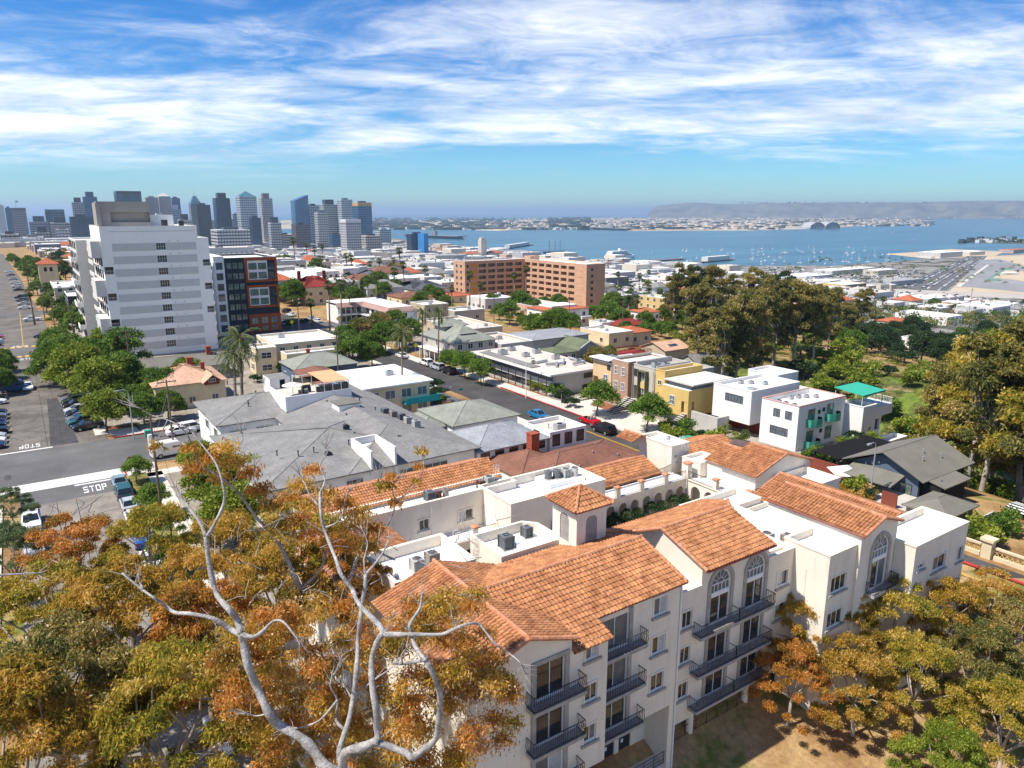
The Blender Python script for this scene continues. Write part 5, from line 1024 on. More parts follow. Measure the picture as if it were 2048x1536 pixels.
for k, q in enumerate(((100.2, 70.6), (100.2, 69.3), (100.3, 67.8), (104, 71), (105.6, 70.7), (107, 70.2), (108.4, 69.3))): rtu(W2, q[0], q[1], 6.65, .55)
W3 = thing('modern_house', 'white stepped house with a green canvas roof terrace at the canyon edge', 'house', (116, 65, 0)); W3.location = (0, 0, 0)
mass(W3, 'wall', 111.5, 115.4, 62.6, 66.6, -12, 5.9, WHM, hn=[(112.2, 112.7, -.2, 1.7), (113.7, 114.4, 1.0, 2.2)], roof=RFW, par=.4, cap=TRIM); mass(W3, 'wall', 115.403, 121.5, 63.2, 67.6, 3.4, 5.1, WHM, roof=RFW); mass(W3, 'wall', 115.403, 119, 63.6, 67.4, -12, 3.39, WHM, hn=[(115.8, 118.6, .8, 2.8)], depth=.4); MB().face([(115.8, 63.98, .8), (118.6, 63.98, .8), (118.6, 63.98, 2.8), (115.8, 63.98, 2.8)]).build('pane', GLASS, W3); mass(W3, 'wall', 116.5, 122.5, 60.6, 63.1, -14, -.4, WHM, roof=RFW, par=.5, cap=TRIM)
railing(MB(), [(115.5, 63.3), (121.4, 63.3), (121.4, 67.5)], 5.1, 6.1, .25, r=.02, rail=.03).build('railing', TRIM, W3)
for x, y in ((112.2, 63.4), (118.6, 63.6), (112.2, 68.2), (118.6, 68.2)): MB().cyl(x, y, 5.1, 7.6, .05, 6).build('canopy_post', TRIM, W3)
tag(MB().slab([(111.9, 63.2, 7.75), (118.9, 63.4, 7.75), (118.9, 68.4, 8.15), (111.9, 68.4, 8.15)], .07).slab([(111.9, 63.15, 7.75), (118.9, 63.35, 7.75), (118.9, 63.4, 7.75), (111.9, 63.2, 7.75)], .3).build('canvas_canopy', GRN), 'green canvas canopy over the roof terrace', 'canopy')
# ------------------------------------------------------------------ dark house, pergola and garage
DH = thing('house', 'black and slate blue house with a large grey shingle gable roof', 'house', (101, 48, 0)); DH.location = (0, 0, 0)
mass(DH, 'wall', 95.2, 107.2, 44.6, 54.4, -8, 2.6, DARKH, ge=(49.5, 5.0), hn=[(104.2, 105.6, -1.2, .8)]); pitched(94.6, 107.6, 44.2, 54.8, 2.7, 5.3, 'x', (0, 0), .5).build('roof', SHO, DH)
MB().slab([(95.197 - .01, 44.7, 2.55), (95.187, 54.3, 2.55), (95.187, 49.5, 4.95)], .0).build('gable_face', BLUEH, DH); mb = MB(); mb.face([(95.17, 44.8, -.6), (95.17, 54.2, -.6), (95.17, 54.2, 2.6), (95.17, 49.5, 4.9), (95.17, 44.8, 2.6)]); mb.build('gable_cladding', BLUEH, DH)
MB().slab([(91.6, 46.6, 1.7), (95.1, 46.6, 2.6), (95.1, 53.8, 2.6), (91.6, 53.8, 1.7)], .15).build('porch_roof', SHO, DH); MB().slab([(95.6, 41.6, 2.2), (102.5, 41.6, 2.2), (102.5, 45.4, 3.0), (95.6, 45.4, 3.0)], .15).build('side_roof', SHO, DH)
win1(DH, 'e', 46.4, 95.16, -.4, 1.5, 1.9, fm=FRD, gl=GLG); win1(DH, 'n', 104.9, 44.6, -1.2, 1.4, 2.0, fm=FRD, gl=GLG); mass(DH, 'wall', 95.8, 102.3, 42.2, 44.597, -8, 2.1, DARKH)
for k in range(3): MB().box(94.95, 95.16, 50.2 + k * .9, 50.4 + k * .9, 3.3 - k * .35, 3.6 - k * .35).build('wall_lamp', METG, DH)
vents(DH, [(99, 46.5, 3.9), (103, 46, 3.7), (101, 47.5, 4.3), (97, 43, 2.4)])
GA = house('garage', 'low garage with grey shingle hip roof in front of the black house', 88.2, 95, 37.8, 42.6, 1.7, GREYW, ('hip', SHO, 'x', 1.1), None, None, -.3, 'garage'); MB().box(-3.0, 3.0, -2.5, -2.42, 0.2, 1.6).build('garage_door', BLACK, GA)
PG = thing('pergola', 'black slatted pergola overgrown beside the green balcony house', 'pergola', (100, 58, 0)); PG.location = (0, 0, 0)
for y in (55.6, 59.4): MB().box(93.8, 108, y - .1, y + .1, 2.3, 2.6).build('beam', DARKH, PG)
for k in range(29): MB().box(94 + k * .48, 94.12 + k * .48, 55.2, 59.8, 2.603, 2.75).build('slat', DARKH, PG)
for x in (94, 98.6, 103.2, 107.8):
    for y in (55.6, 59.4): MB().box(x - .1, x + .1, y - .1, y + .1, -6, 2.297).build('post', DARKH, PG)
MB().box(93.7, 93.85, 52.5, 60, -.4, 1.7).build('wood_screen', WOODR, PG); tag(MB().box(88.9, 89.05, 44.2, 46.2, -.3, 2.0).build('garden_gate', WOODR), 'dark red wooden garden gate beside the concrete drive', 'gate')
tag(MB().slab([(92.4, 51.0, 1.6), (93.4, 53.8, 2.3), (91.2, 55.6, 1.9), (90.6, 53.6, 1.3)], .04).build('shade_sail', RFW), 'white triangular shade sail in front of the black house', 'shade sail')
tag(MB().box(87.5, 95.5, 35.6, 35.8, -1, 1.3).build('garden_wall', CLC), 'grey concrete garden wall below the garage', 'wall'); MB().box(84, 95, 43.2, 52, -.3, .12).build('driveway', CONC)['kind'] = 'structure'
SP = thing('parasol', 'black and white striped scalloped parasol under the gum trees', 'parasol', (103.5, 35.5, -3)); MB().cyl(0, 0, 0, 3.0, .05, 6).build('pole', TRIM, SP); mb = MB()
for i in range(12): mb.slab([(-1.9 + i * .32, -1.5, 3.0 - abs(i - 5.5) * .05), (-1.58 + i * .32, -1.5, 3.0 - abs(i - 5) * .05), (-1.58 + i * .32, 1.5, 3.1 - abs(i - 5) * .05), (-1.9 + i * .32, 1.5, 3.1 - abs(i - 5.5) * .05)], .04, i % 2)
mb.build('canopy', [TRIM, BLACK], SP)
BALC = cm('buff_stone', (.62, .53, .36)); gt = thing('balustrade_wall', 'buff stone gate pier and openwork balustrade beside the drive', 'wall', (85.5, 31, 0)); gt.location = (0, 0, 0)
MB().box(84.3, 85.3, 31.2, 32.2, -1, 1.8).box(84.1, 85.5, 31.0, 32.4, 1.8, 2.1).build('pier', BALC, gt)
for (a, b) in ((32.4, 38), (20, 31)):
    MB().box(84.6, 85.0, a, b, -.5, .25).build('plinth', BALC, gt); MB().box(84.6, 85.0, a, b, 1.05, 1.25).build('top_rail', BALC, gt); mb = MB(); n_ = int((b - a) / .5)
    for k in range(n_): y = a + k * .5; mb.tube([(84.8, y, .25), (84.8, y + .5, 1.05)], .04, 4); mb.tube([(84.8, y + .5, .25), (84.8, y, 1.05)], .04, 4)
    mb.build('lattice', YELW, gt)
# ------------------------------------------------------------------ houses further off, one row each: name, label, x0, x1, y0, y1, height, wall, roof, windows north, windows east
ML = thing('motel', 'white two storey motel with pinkish mansard roof around a parking court', 'motel', (100, 230, 0)); ML.location = (0, 0, 0)
mass(ML, 'wall', 96.8, 107.3, 215, 232, -3, 6.0, WHITE); mass(ML, 'wall', 88, 107.3, 236, 247, -3, 6.0, WHITE)
PKR = cm('pinkish_shingle', (.34, .22, .19)); mb = MB().slab([(96.3, 214.6, 5.5), (107.8, 214.6, 5.5), (106.3, 216.2, 6.9), (97.8, 216.2, 6.9)], .15).slab([(96.3, 236, 5.5), (96.3, 214.6, 5.5), (97.8, 216.2, 6.9), (97.8, 237, 6.9)], .15).slab([(87.5, 235.4, 5.5), (96.4, 235.4, 5.5), (97.9, 237, 6.9), (87.5, 237, 6.9)], .15); mb.build('mansard', PKR, ML); MB().box(97.8, 106.4, 216.2, 247, 6.6, 6.8).build('flat_roof', RFW, ML); MB().box(88, 97.8, 237, 247, 6.61, 6.81).build('flat_roof', RFW, ML)
MB().box(95.4, 96.797, 216, 236, 2.8, 3.05).build('walkway', TRIM, ML); MB().box(88, 96.79, 234.6, 235.997, 2.8, 3.05).build('walkway', TRIM, ML); railing(MB(), [(88, 234.7), (95.5, 234.7), (95.5, 216)], 3.05, 4.0, .5, r=.03, rail=.04).build('railing', FRD, ML)
for k in range(4):
    for z in (.5, 3.4): win1(ML, 'e', 219 + k * 4, 96.8, z, 2.0, 1.9, fm=FRD)
    win1(ML, 'n', 89.8 + k * 1.9, 236, .5, 1.4, 1.9, fm=FRD); win1(ML, 'n', 89.8 + k * 1.9, 236, 3.4, 1.4, 1.9, fm=FRD)
for x in (99.3, 102.7): win1(ML, 'n', x, 215, 3.7, 1.6, 1.1, fm=FRD); win1(ML, 'n', x, 215, 1.0, 1.6, 1.1, fm=FRD)
FL = lambda m=None, c=None: ('flat', m or RFW, c or TRIM)
HT = [
 ('apartment_house', 'tan two storey flat roofed house beside the motel', 112.6, 121.8, 220, 231, 6.4, TAN, FL(), 3, 2), ('apartment_house', 'taupe flat roofed building with white roof behind two palms', 126.5, 139, 224, 234, 4.2, GREYW, FL(), 2, 1),
 ('foursquare_house', 'grey stucco house with broad pyramidal grey roof and dormers by the street', 86.4, 98.2, 153.2, 171, 5.6, GREYW, ('hip', SHGR, 'y', 3.2), 4, 3), ('office_building', 'low tan building with flat gravelled roof behind the pyramidal grey roof', 103, 116, 177, 203, 4.3, TAN, FL(RFT), 4, 3),
 ('annex', 'tan annex with small square windows attached to the grey house', 98.6, 108.5, 151, 168, 4.6, GREYW, FL(RFT), 5, 1), ('apartment_house', 'long apartment house with pale blue grey overhanging roof', 111.5, 131, 155.6, 168.6, 4.6, GREYW, ('hip', SHBL, 'x', .6), 6, 3),
 ('villa', 'white villa with orange tile skirt roof and white balconies', 158, 177, 210.5, 224, 6.6, WHITE, ('hip', RTILE, 'x', 1.0), 4, 3), ('apartment_house', 'pinkish brown apartment house with white flat roof beside the orange tiled villa', 164, 178.5, 229, 246, 6.4, PINK, FL(), 4, 3),
 ('cottage', 'white cottage with dark red hip roof among hedges', 170, 182.5, 184.5, 193, 4.0, WHITE, ('hip', SHRED, 'x', 1.8), 4, 2), ('villa', 'white villa with bright orange tile roof behind the dark red roof', 205, 213, 209, 218, 6.5, WHITE, ('hip', RTILE, 'x', 1.3), 3, 2),
 ('apartment_block', 'plain yellow ochre apartment slab with side balconies by the gum trees', 231, 239, 224, 240, 11.5, YELW, FL(), 0, 4), ('house', 'cream flat roofed house with orange tile edge', 148, 158, 166, 180, 4.0, CREAM, FL(), 2, 2),
 ('house', 'small white cube house beside the orange tiled villa', 166, 172, 190, 197, 4.2, WHITE, FL(), 1, 1), ('house', 'house with faded red tile roof beside the cream flat roof', 158.5, 168, 168, 178, 3.8, CREAM, ('hip', RTILE, 'x', 1.4), 2, 2),
 ('apartment_house', 'grey building with large mossy flat roof and vents', 122.5, 142, 119.5, 141, 7.6, GREYW, FL(RFG, CLC), 3, 3), ('house', 'tan gabled house with a solar panel on its roof', 154, 164, 148, 158, 5.2, TAN, ('gable', SHT, 'x', 1.9, (0, 0)), 2, 2),
 ('house', 'house with plain grey shingle gable roof at the canyon edge', 160, 173, 140, 149, 4.4, GREYW, ('gable', SHG, 'x', 2.6, (0, 0)), 2, 2), ('craftsman_house', 'craftsman house with moss green roof and white bargeboards', 118.5, 128, 146, 156.5, 3.6, GREYW, ('gable', SHGN, 'y', 2.6, (0, 0)), 3, 2),
 ('bungalow', 'small dark bungalow with low green roof beside the craftsman house', 110, 118, 144.5, 151.5, 2.9, GREYW, ('hip', SHGN, 'x', 1.0), 3, 1), ('victorian_house', 'cream victorian house with oxblood hip roof and two chimneys', 95, 107.5, 290, 308, 7.4, CREAM, ('hip', SHRED, 'x', 3.6), 3, 2),
 ('apartment_house', 'white flat roofed apartment house far behind the oxblood roof', 138, 151, 400, 438, 7.0, WHITE, FL(), 4, 5), ('apartment_house', 'long white flat roofed building just behind the modern block', 111, 124, 345, 400, 6.2, WHITE, FL(), 3, 6),
 ('apartment_house', 'white building with a pale roof beyond the round green trees', 163, 182, 360, 385, 7.2, WHITE, FL(), 5, 3), ('house', 'house with big dark slate hip roof in front of the orange block', 156, 176, 316, 345, 5.0, WHITE, ('hip', SHD, 'x', 3.0), 4, 3),
 ('house', 'low house with red tile roof left of the orange block', 166, 180, 300, 318, 3.4, CREAM, ('hip', RTILE, 'x', 1.2), 3, 2), ('house', 'low house with brown shingle roof behind the cypress trees', 135, 150, 285, 300, 3.4, CREAM, ('hip', SHB, 'x', 1.8), 3, 2),
 ('mission_hall', 'cream mission style hall with flat roof by the avenue', 10.5, 25, 332, 366, 8.4, CREAM, FL(), 4, 5), ('office_building', 'dark grey office with flat white roof next to the white tower', 12.5, 26, 284, 303, 9.5, FRD, FL(), 3, 3),
 ('house', 'white house with flat roof standing alone in the canyon trees', 326, 340, 160, 170, 6.4, WHITE, FL(), 4, 3), ('house', 'house with orange tile roof down the canyon', 398, 413, 212, 222, 6.0, CREAM, ('hip', RTILE, 'x', 1.6), 3, 2), ('house', 'grey roofed house hidden in the canyon greenery', 368, 386, 204, 222, 4.0, GREYW, ('hip', SHG, 'x', 2.0), 3, 1),
 ('house', 'pale house with brick side down the slope', 560, 576, 300, 314, 8.0, BEIGE, FL(), 3, 2), ('house', 'pale blue grey flat roofed house down the slope', 590, 604, 300, 311, 6.5, SHBL, FL(), 4, 1), ('apartment_house', 'ochre apartment house with a flat roof down the slope', 610, 628, 287, 300, 7.0, YELW, FL(), 6, 1),
 ('warehouse', 'long white roofed building beside the utility poles', 492, 512, 228, 262, 6.0, WHITE, FL(), 4, 5), ('parking_garage', 'ochre striped parking garage on the flats', 770, 812, 470, 500, 13.0, YELW, FL(), 0, 0), ('house', 'tan roofed house above the gum trees', 420, 440, 300, 318, 6.0, PINK, ('hip', SHT, 'x', 2.2), 4, 2), ('house', 'pink walled house with tan roof above the canyon', 395, 410, 300, 318, 6.5, PINK, ('hip', SHT, 'y', 2.2), 3, 2)]
for q in HT:
    t = house(*q[:9], q[9], q[10], None, 'house' if 'house' in q[0] or q[0] in ('cottage', 'villa', 'bungalow') else 'building', gl=GLASS, extras=2 if q[8][0] == 'flat' else 0, wsz=(1.3, 1.3))
    if q[0] == 'victorian_house': chimney(t, -5, 2, 7, 13, 1.2, SHRED); chimney(t, 5, 0, 7, 13, 1.2, SHRED)
    if q[0] == 'foursquare_house':
        mass(t, 'dormer', -2.5, 1.2, -6.2, -2, 6.2, 7.4, GREYW); pitched(-2.5, 1.2, -6.2, -2, 7.4, 8.3, 'y', (1, 0), .5).build('dormer_roof', SHGR, t); win1(t, 'n', -.6, -6.2, 6.5, 2.2, .7, mull=3)
        mass(t, 'tower_room', -3.5, 3, 1, 6, 6.4, 8.4, GREYW); pitched(-3.5, 3, 1, 6, 8.4, 9.9, 'x', (1, 1), .7).build('tower_roof', SHGR, t); MB().box(-8.6, -5.95, -6, 6, 2.9, 3.1).build('porch_roof', RFW, t)
        for k in range(5): MB().box(-8.4, -8.2, -5.6 + k * 2.7, -5.4 + k * 2.7, -.2, 2.9).build('porch_post', TRIM, t)
    if 'solar' in q[1]: MB().slab([(-1.5, -3.6, 5.95), (2.0, -3.6, 5.95), (2.0, -1.2, 6.75), (-1.5, -1.2, 6.75)], .06).build('solar_panel', GLB, t)
    if 'craftsman' in q[0]:
        for sx in (-1, 1): MB().slab([(0, -5.75, 6.35), (sx * 5.25, -5.75, 3.6), (sx * 5.25, -5.6, 3.6), (0, -5.6, 6.35)], .3).build('bargeboard', TRIM, t)
    if q[0] == 'parking_garage':
        for k in range(4): MB().box(-21.1, 21.1, -15.3, -15.01, 1.2 + k * 3.1, 2.4 + k * 3.1).build('opening', BLACK, t)
    if q[0] == 'villa' and 'skirt' in q[1]:
        MB().box(-6, 6, -4, 4, 6.9, 7.8).build('flat_roof', RFW, t); MB().box(5, 9.6, -8.4, -6.76, 2.6, 3.6).build('balcony', TRIM, t); MB().box(-9, -4, -8.2, -6.76, 3, 3.2).build('balcony', TRIM, t)
BT = thing('bell_tower', 'cream mission bell tower with orange tile pyramid roof by the avenue', 'tower', (11, 400, 0)); BT.location = (0, 0, 0)
mass(BT, 'wall', 7.6, 15, 395, 402, -1, 14.0, CREAM, hn=[(9.6, 10.8, 10.6, 12.6, 'arch'), (11.8, 13.0, 10.6, 12.6, 'arch'), (11, 12.2, 2.6, 4.6)], depth=.5); MB().face([(9.5, 395.6, 10.5), (13.2, 395.6, 10.5), (13.2, 395.6, 12.8), (9.5, 395.6, 12.8)]).build('bell_opening', BLACK, BT); pitched(7.6, 15, 395, 402, 14.0, 16.4, 'x', (1, 1), .8).build('roof', RTILE, BT)
RD = thing('roof_deck', 'dark red timber roof deck with railings on the mossy flat roof', 'deck', (140, 142, 3)); RD.location = (0, 0, 0)
zz = h(132, 130) + 7.7
MB().box(126, 142, 141.2, 149, zz - 7, zz - .3).build('base', GREYW, RD)
for k in range(9): MB().box(126.2 + k * 1.75, 127.8 + k * 1.75, 141.4, 148.6, zz - .29, zz).build('deck_board', SHRED, RD)
railing(MB(), [(126.2, 141.4), (141.8, 141.4), (141.8, 148.8), (126.2, 148.8), (126.2, 141.4)], zz, zz + 1.1, .5, r=.06, rail=.07).build('railing', SHRED, RD)
# ------------------------------------------------------------------ downtown towers
def bearing(a, D, top):
    """plan position and height of something D metres off on bearing a with its top at picture row top"""
    X = (a - 1024) / 1490 * D
    return X * _c34 + D * _s34, -X * _s34 + D * _c34, 37 + (424 - top) / 1490 * D
GL1 = mat('tower_glass_navy', (.03, .06, .11), .25, .35, .02, .6); GL2 = mat('tower_glass_blue', (.06, .15, .26), .2, .3, .02, .7); GL3 = mat('tower_glass_teal', (.07, .15, .19), .25, .4, .03, .6); GL4 = mat('tower_glass_dark', (.03, .035, .045), .3, .3, .03, .5)
CW = cm('tower_pale_concrete', (.55, .55, .55), var=.08); CC = cm('tower_cream', (.52, .47, .41), var=.08); CM = cm('tower_mauve', (.37, .34, .36), var=.08); CB_ = cm('tower_brown', (.19, .16, .16), var=.1); CGD = cm('gold_crown', (.55, .33, .12))
def tower(a0, a1, top, D, wallm, bandm, label, crown=None, bay=6.0, fl=7.0, ratio=1.0):
    x, y, zt = bearing((a0 + a1) / 2, D, top); app = (a1 - a0) / 1490 * D
    w = app / (math.cos(R(34)) + ratio * math.sin(R(34))); d = w * ratio; zb = -84; H_ = zt - zb
    t = thing('skyscraper', label, 'skyscraper', (x, y, zb)); X0, X1, Y0, Y1 = -w / 2, w / 2, -d / 2, d / 2
    if crown == 'slant': mb = MB(); mb.v = [(X0, Y0, 0), (X1, Y0, 0), (X1, Y1, 0), (X0, Y1, 0), (X0, Y0, H_ - 18), (X1, Y0, H_), (X1, Y1, H_), (X0, Y1, H_ - 18)]; mb.f = [(0, 1, 5, 4), (1, 2, 6, 5), (2, 3, 7, 6), (3, 0, 4, 7), (4, 5, 6, 7)]; mb.m = [0] * 5; mb.build('shaft', wallm, t)
    elif crown in ('pyramid', 'spire', 'peak'):
        hc = w * (.75 if crown != 'peak' else .32); MB().box(X0, X1, Y0, Y1, 0, H_ - hc).build('shaft', wallm, t)
        mb = MB(); ap = (0, 0, H_); q = [(X0, Y0), (X1, Y0), (X1, Y1), (X0, Y1)]
        k_ = .25 if crown == 'pyramid' else 0.02
        for i in range(4):
            a, b = q[i], q[(i + 1) % 4]; mb.face([(*a, H_ - hc), (*b, H_ - hc), (b[0] * k_, b[1] * k_, H_), (a[0] * k_, a[1] * k_, H_)])
        mb.face([(p[0] * k_, p[1] * k_, H_) for p in q]); mb.build('crown', bandm if crown == 'peak' else GL3, t)
        if crown == 'spire' or crown == 'pyramid': MB().cyl(0, 0, H_, H_ + 22, 1.0, 6, 0, .2).build('spire', METG, t)
        H_ -= hc
    elif crown == 'step':
        MB().box(X0, X1, Y0, Y1, 0, H_ - 16).build('shaft', wallm, t); MB().box(X0 * .6, X1 * .6, Y0 * .6, Y1 * .6, H_ - 16, H_).build('crown', bandm, t); H_ -= 16
    elif crown == 'cap': MB().box(X0, X1, Y0, Y1, 0, H_ - 9).build('shaft', wallm, t); MB().box(X0 - .6, X1 + .6, Y0 - .6, Y1 + .6, H_ - 9, H_).build('crown', bandm, t); H_ -= 9
    else: MB().box(X0, X1, Y0, Y1, 0, H_).build('shaft', wallm, t); MB().box(X0 * .5, X1 * .4, Y0 * .5, Y1 * .4, H_, H_ + 5).build('plant_room', bandm, t)
    bd = MB(); z = fl
    while z < H_ - (18 if crown == 'slant' else 2): bd.box(X0 - .35, X1 + .1, Y0 - .35, Y1 + .1, z, z + fl * .33); z += fl
    if bandm is not wallm:
        o = bd.build('floor_bands', bandm, t); o['kind'] = 'stuff'; pr = MB(); n = max(2, int(w / bay))
        for k in range(n + 1): x_ = lerp(X0, X1, k / n); pr.box(x_ - .45, x_ + .45, Y0 - .5, Y0 - .36, 0, H_ - (18 if crown == 'slant' else 0))
        for k in range(max(2, int(d / bay)) + 1): y_ = lerp(Y0, Y1, k / max(2, int(d / bay))); pr.box(X0 - .5, X0 - .36, y_ - .45, y_ + .45, 0, H_ - (18 if crown == 'slant' else 0))
        o = pr.build('piers', bandm, t); o['kind'] = 'stuff'
    return t
for q in [
 (-6, 10, 411, 2500, CW, CW, 'cream white tower at the left edge of the skyline'), (10, 25, 416, 2650, GL3, GL2, 'slim teal glass tower second from the left edge'), (21, 54, 416, 2350, CM, CB_, 'mauve tower with a white cap near the left edge', 'cap'),
 (53, 97, 432, 2250, CM, GL1, 'blue grey stepped tower beyond the mauve one', 'step'), (87, 131, 419, 2600, GL4, GL3, 'broad dark glass slab behind the cream tower', 'cap'), (93, 140, 434, 2200, CC, GL4, 'cream deco tower with vertical window strips', 'step'),
 (134, 187, 433, 2050, GL1, GL4, 'wide navy office block left of the white apartment tower'), (144, 171, 396, 2600, CW, GL4, 'white ribbed tower behind the navy office block', 'step'), (167, 199, 385, 2500, GL2, GL1, 'blue glass tower with a stepped top behind the penthouse', 'step'),
 (229, 289, 384, 2350, GL3, GL4, 'wide teal glass tower with a rounded roofline', 'cap'), (289, 321, 396, 2450, CM, CM, 'plain mauve slab tower'), (316, 345, 387, 2500, CM, CC, 'pinkish grey tower with a domed top', 'peak'), (334, 364, 410, 2700, GL2, CW, 'blue tower with white lower tiers', 'step'),
 (343, 363, 397, 2800, GL2, GL1, 'small bright blue tower behind the white tiers'), (377, 406, 393, 2600, GL3, CM, 'tower with a green glass pyramid and needle', 'pyramid'), (388, 423, 410, 2300, GL4, GL4, 'black monolith tower in front of the pyramid top'), (426, 463, 387, 2350, GL1, GL4, 'tall navy tower with dark balconies', 'step'),
 (472, 516, 384, 2300, CW, GL3, 'pale gridded tower with a pointed glass crown', 'peak'), (496, 521, 435, 2000, GL1, GL4, 'low dark blue tower in front of the pointed crown'), (518, 547, 388, 2450, CW, CB_, 'white and brown striped slim tower', 'step'), (533, 561, 434, 2150, CW, GL4, 'stack of white cubes at the foot of the striped tower', 'step'),
 (414, 500, 458, 1650, CW, GL4, 'white framed midrise with three tall piers'), (581, 619, 391, 2400, GL2, GL2, 'blue glass tower with a slanting top', 'slant'), (580, 617, 448, 2150, CB_, GL4, 'brown grey block below the slanting tower'), (611, 640, 411, 2450, CW, GL1, 'white tower right of the slanting one'),
 (627, 657, 425, 2200, CC, GL3, 'beige tower with rounded balconies'), (637, 677, 400, 2500, CW, GL4, 'tall white tower with irregular windows', 'step'), (675, 706, 400, 2480, CW, GL3, 'pale green and white tower beside the irregular one'), (678, 721, 438, 2050, CB_, CW, 'dark tower with reddish crown under construction', 'cap'),
 (705, 744, 406, 2350, GL2, GL1, 'blue glass tower with a golden top', 'gold'), (747, 781, 458, 2500, GL3, CW, 'low teal building with diagonal lattice'), (33, 84, 473, 1500, CW, CB_, 'white midrise with vertical piers below the mauve tower'), (-8, 34, 467, 1350, CC, GL4, 'cream office with ribbon windows at the left edge'), (60, 96, 452, 1950, CC, GL4, 'beige ribbed block below the blue grey tower', 'step'), (104, 136, 458, 1750, CW, CB_, 'white slab with brown balconies before the cream deco tower'), (545, 583, 468, 2300, CC, GL4, 'low beige block between the cubes and the brown block'), (436, 470, 438, 2700, CM, GL3, 'mauve grey tower behind the navy one'), (461, 478, 428, 2750, GL3, CW, 'thin pale tower beside the pointed crown'), (509, 533, 446, 2700, CB_, GL4, 'brown tower behind the striped one'), (655, 692, 452, 2600, CW, GL4, 'white gridded block behind the dark tower', 'step'), (716, 762, 470, 2150, CC, GL4, 'low cream block at the foot of the golden topped tower'), (352, 382, 428, 2150, CW, GL4, 'white tiered block before the pyramid top', 'step'), (300, 336, 430, 2050, CB_, CW, 'brown banded block beside the mauve slab'), (408, 428, 440, 2500, CW, GL3, 'slim white block right of the black monolith'), (655, 680, 468, 2300, GL2, GL1, 'blue podium tower between the beige and dark towers'), (590, 625, 470, 2600, CW, CM, 'pale distant block between the towers')]:
    t = tower(*q[:7], **({'crown': q[7]} if len(q) > 7 and q[7] != 'gold' else {}))
    if len(q) > 7 and q[7] == 'gold':
        x, y, zt = bearing((q[0] + q[1]) / 2, q[3], q[2]); w = (q[1] - q[0]) / 1490 * q[3] / 1.39; MB().box(-w / 2 - .5, w / 2 + .5, -w / 2 - .5, w / 2 + .5, zt + 84 - 10, zt + 84 + .5).build('crown', CGD, t)
bt = tower(812, 852, 467, 2000, GL4, GL1, 'bright blue and grey waterfront office block', fl=6, ratio=.6); x, y, zt = bearing(845, 1960, 466); tag(MB().box(x - 3, x + 10, y - 10, y + 26, -84, zt).build('blue_slab', mat('blue_cladding', (.03, .18, .42), .5, .1, .05)), 'vivid blue end slab of the waterfront office block', 'building')
CA = thing('civic_tower', 'cream civic building with square tower and red tiled wings near the water', 'building', (0, 0, 0)); x, y, zt = bearing(964, 1900, 474); MB().box(x - 8, x + 8, y - 8, y + 8, -82, zt - 6).box(x - 6, x + 6, y - 6, y + 6, zt - 6, zt).build('tower', CC, CA)
for k in (-1, 1): MB().box(x + k * 34 - 22, x + k * 34 + 22, y - 12, y + 12, -82, -66).build('wing', CC, CA); pitched(x + k * 34 - 22, x + k * 34 + 22, y - 12, y + 12, -66, -61, 'x', (1, 1), 1).build('wing_roof', RTILE, CA)
fx, fy, fz = bearing(34, 2350, 402); tag(MB().cyl(fx, fy, fz - 30, fz, .5, 6).box(fx, fx + 7, fy, fy + .3, fz - 5, fz).build('flagpole', METG), 'flagpole with a flag on the mauve tower roof', 'flagpole')
# ------------------------------------------------------------------ low buildings of the flats
TAKEN = [(q[2] - 3, q[3] + 3, q[4] - 3, q[5] + 3) for q in HT] + [(8, 70, 60, 270), (70, 120, 20, 260), (188, 250, 272, 348), (5, 30, 270, 420), (108, 130, 215, 235)]
def free(x0, x1, y0, y1): return not any(a < x1 and b > x0 and c < y1 and d > y0 for a, b, c, d in TAKEN)
def inview(x, y, z, mx=60):
    X, Y = x * _c34 - y * _s34, x * _s34 + y * _c34
    if Y < 5: return None
    Zd = z - 37; zc = Y * _cp - Zd * _sp; yc = Y * _sp + Zd * _cp
    if zc < 5: return None
    a, b = 1024 + 1450 * X / zc, 768 - 1450 * yc / zc
    return (a, b) if -mx < a < 2048 + mx and -mx < b < 1536 + mx else None
WALLC = [cm('far_white', (.58, .57, .55), var=.08), cm('far_cream', (.62, .55, .44), var=.05), cm('far_tan', (.48, .40, .32), var=.06), cm('far_grey', (.40, .40, .41), var=.06), cm('far_pink', (.54, .37, .31), var=.06), cm('far_slate', (.16, .18, .21), var=.08)]
WNM = ['white', 'cream', 'tan', 'grey', 'pinkish', 'slate dark']
ROOFC = [RFW, ROOFW, RFT, RFG, RTILE, SHG, SHB, SHD]
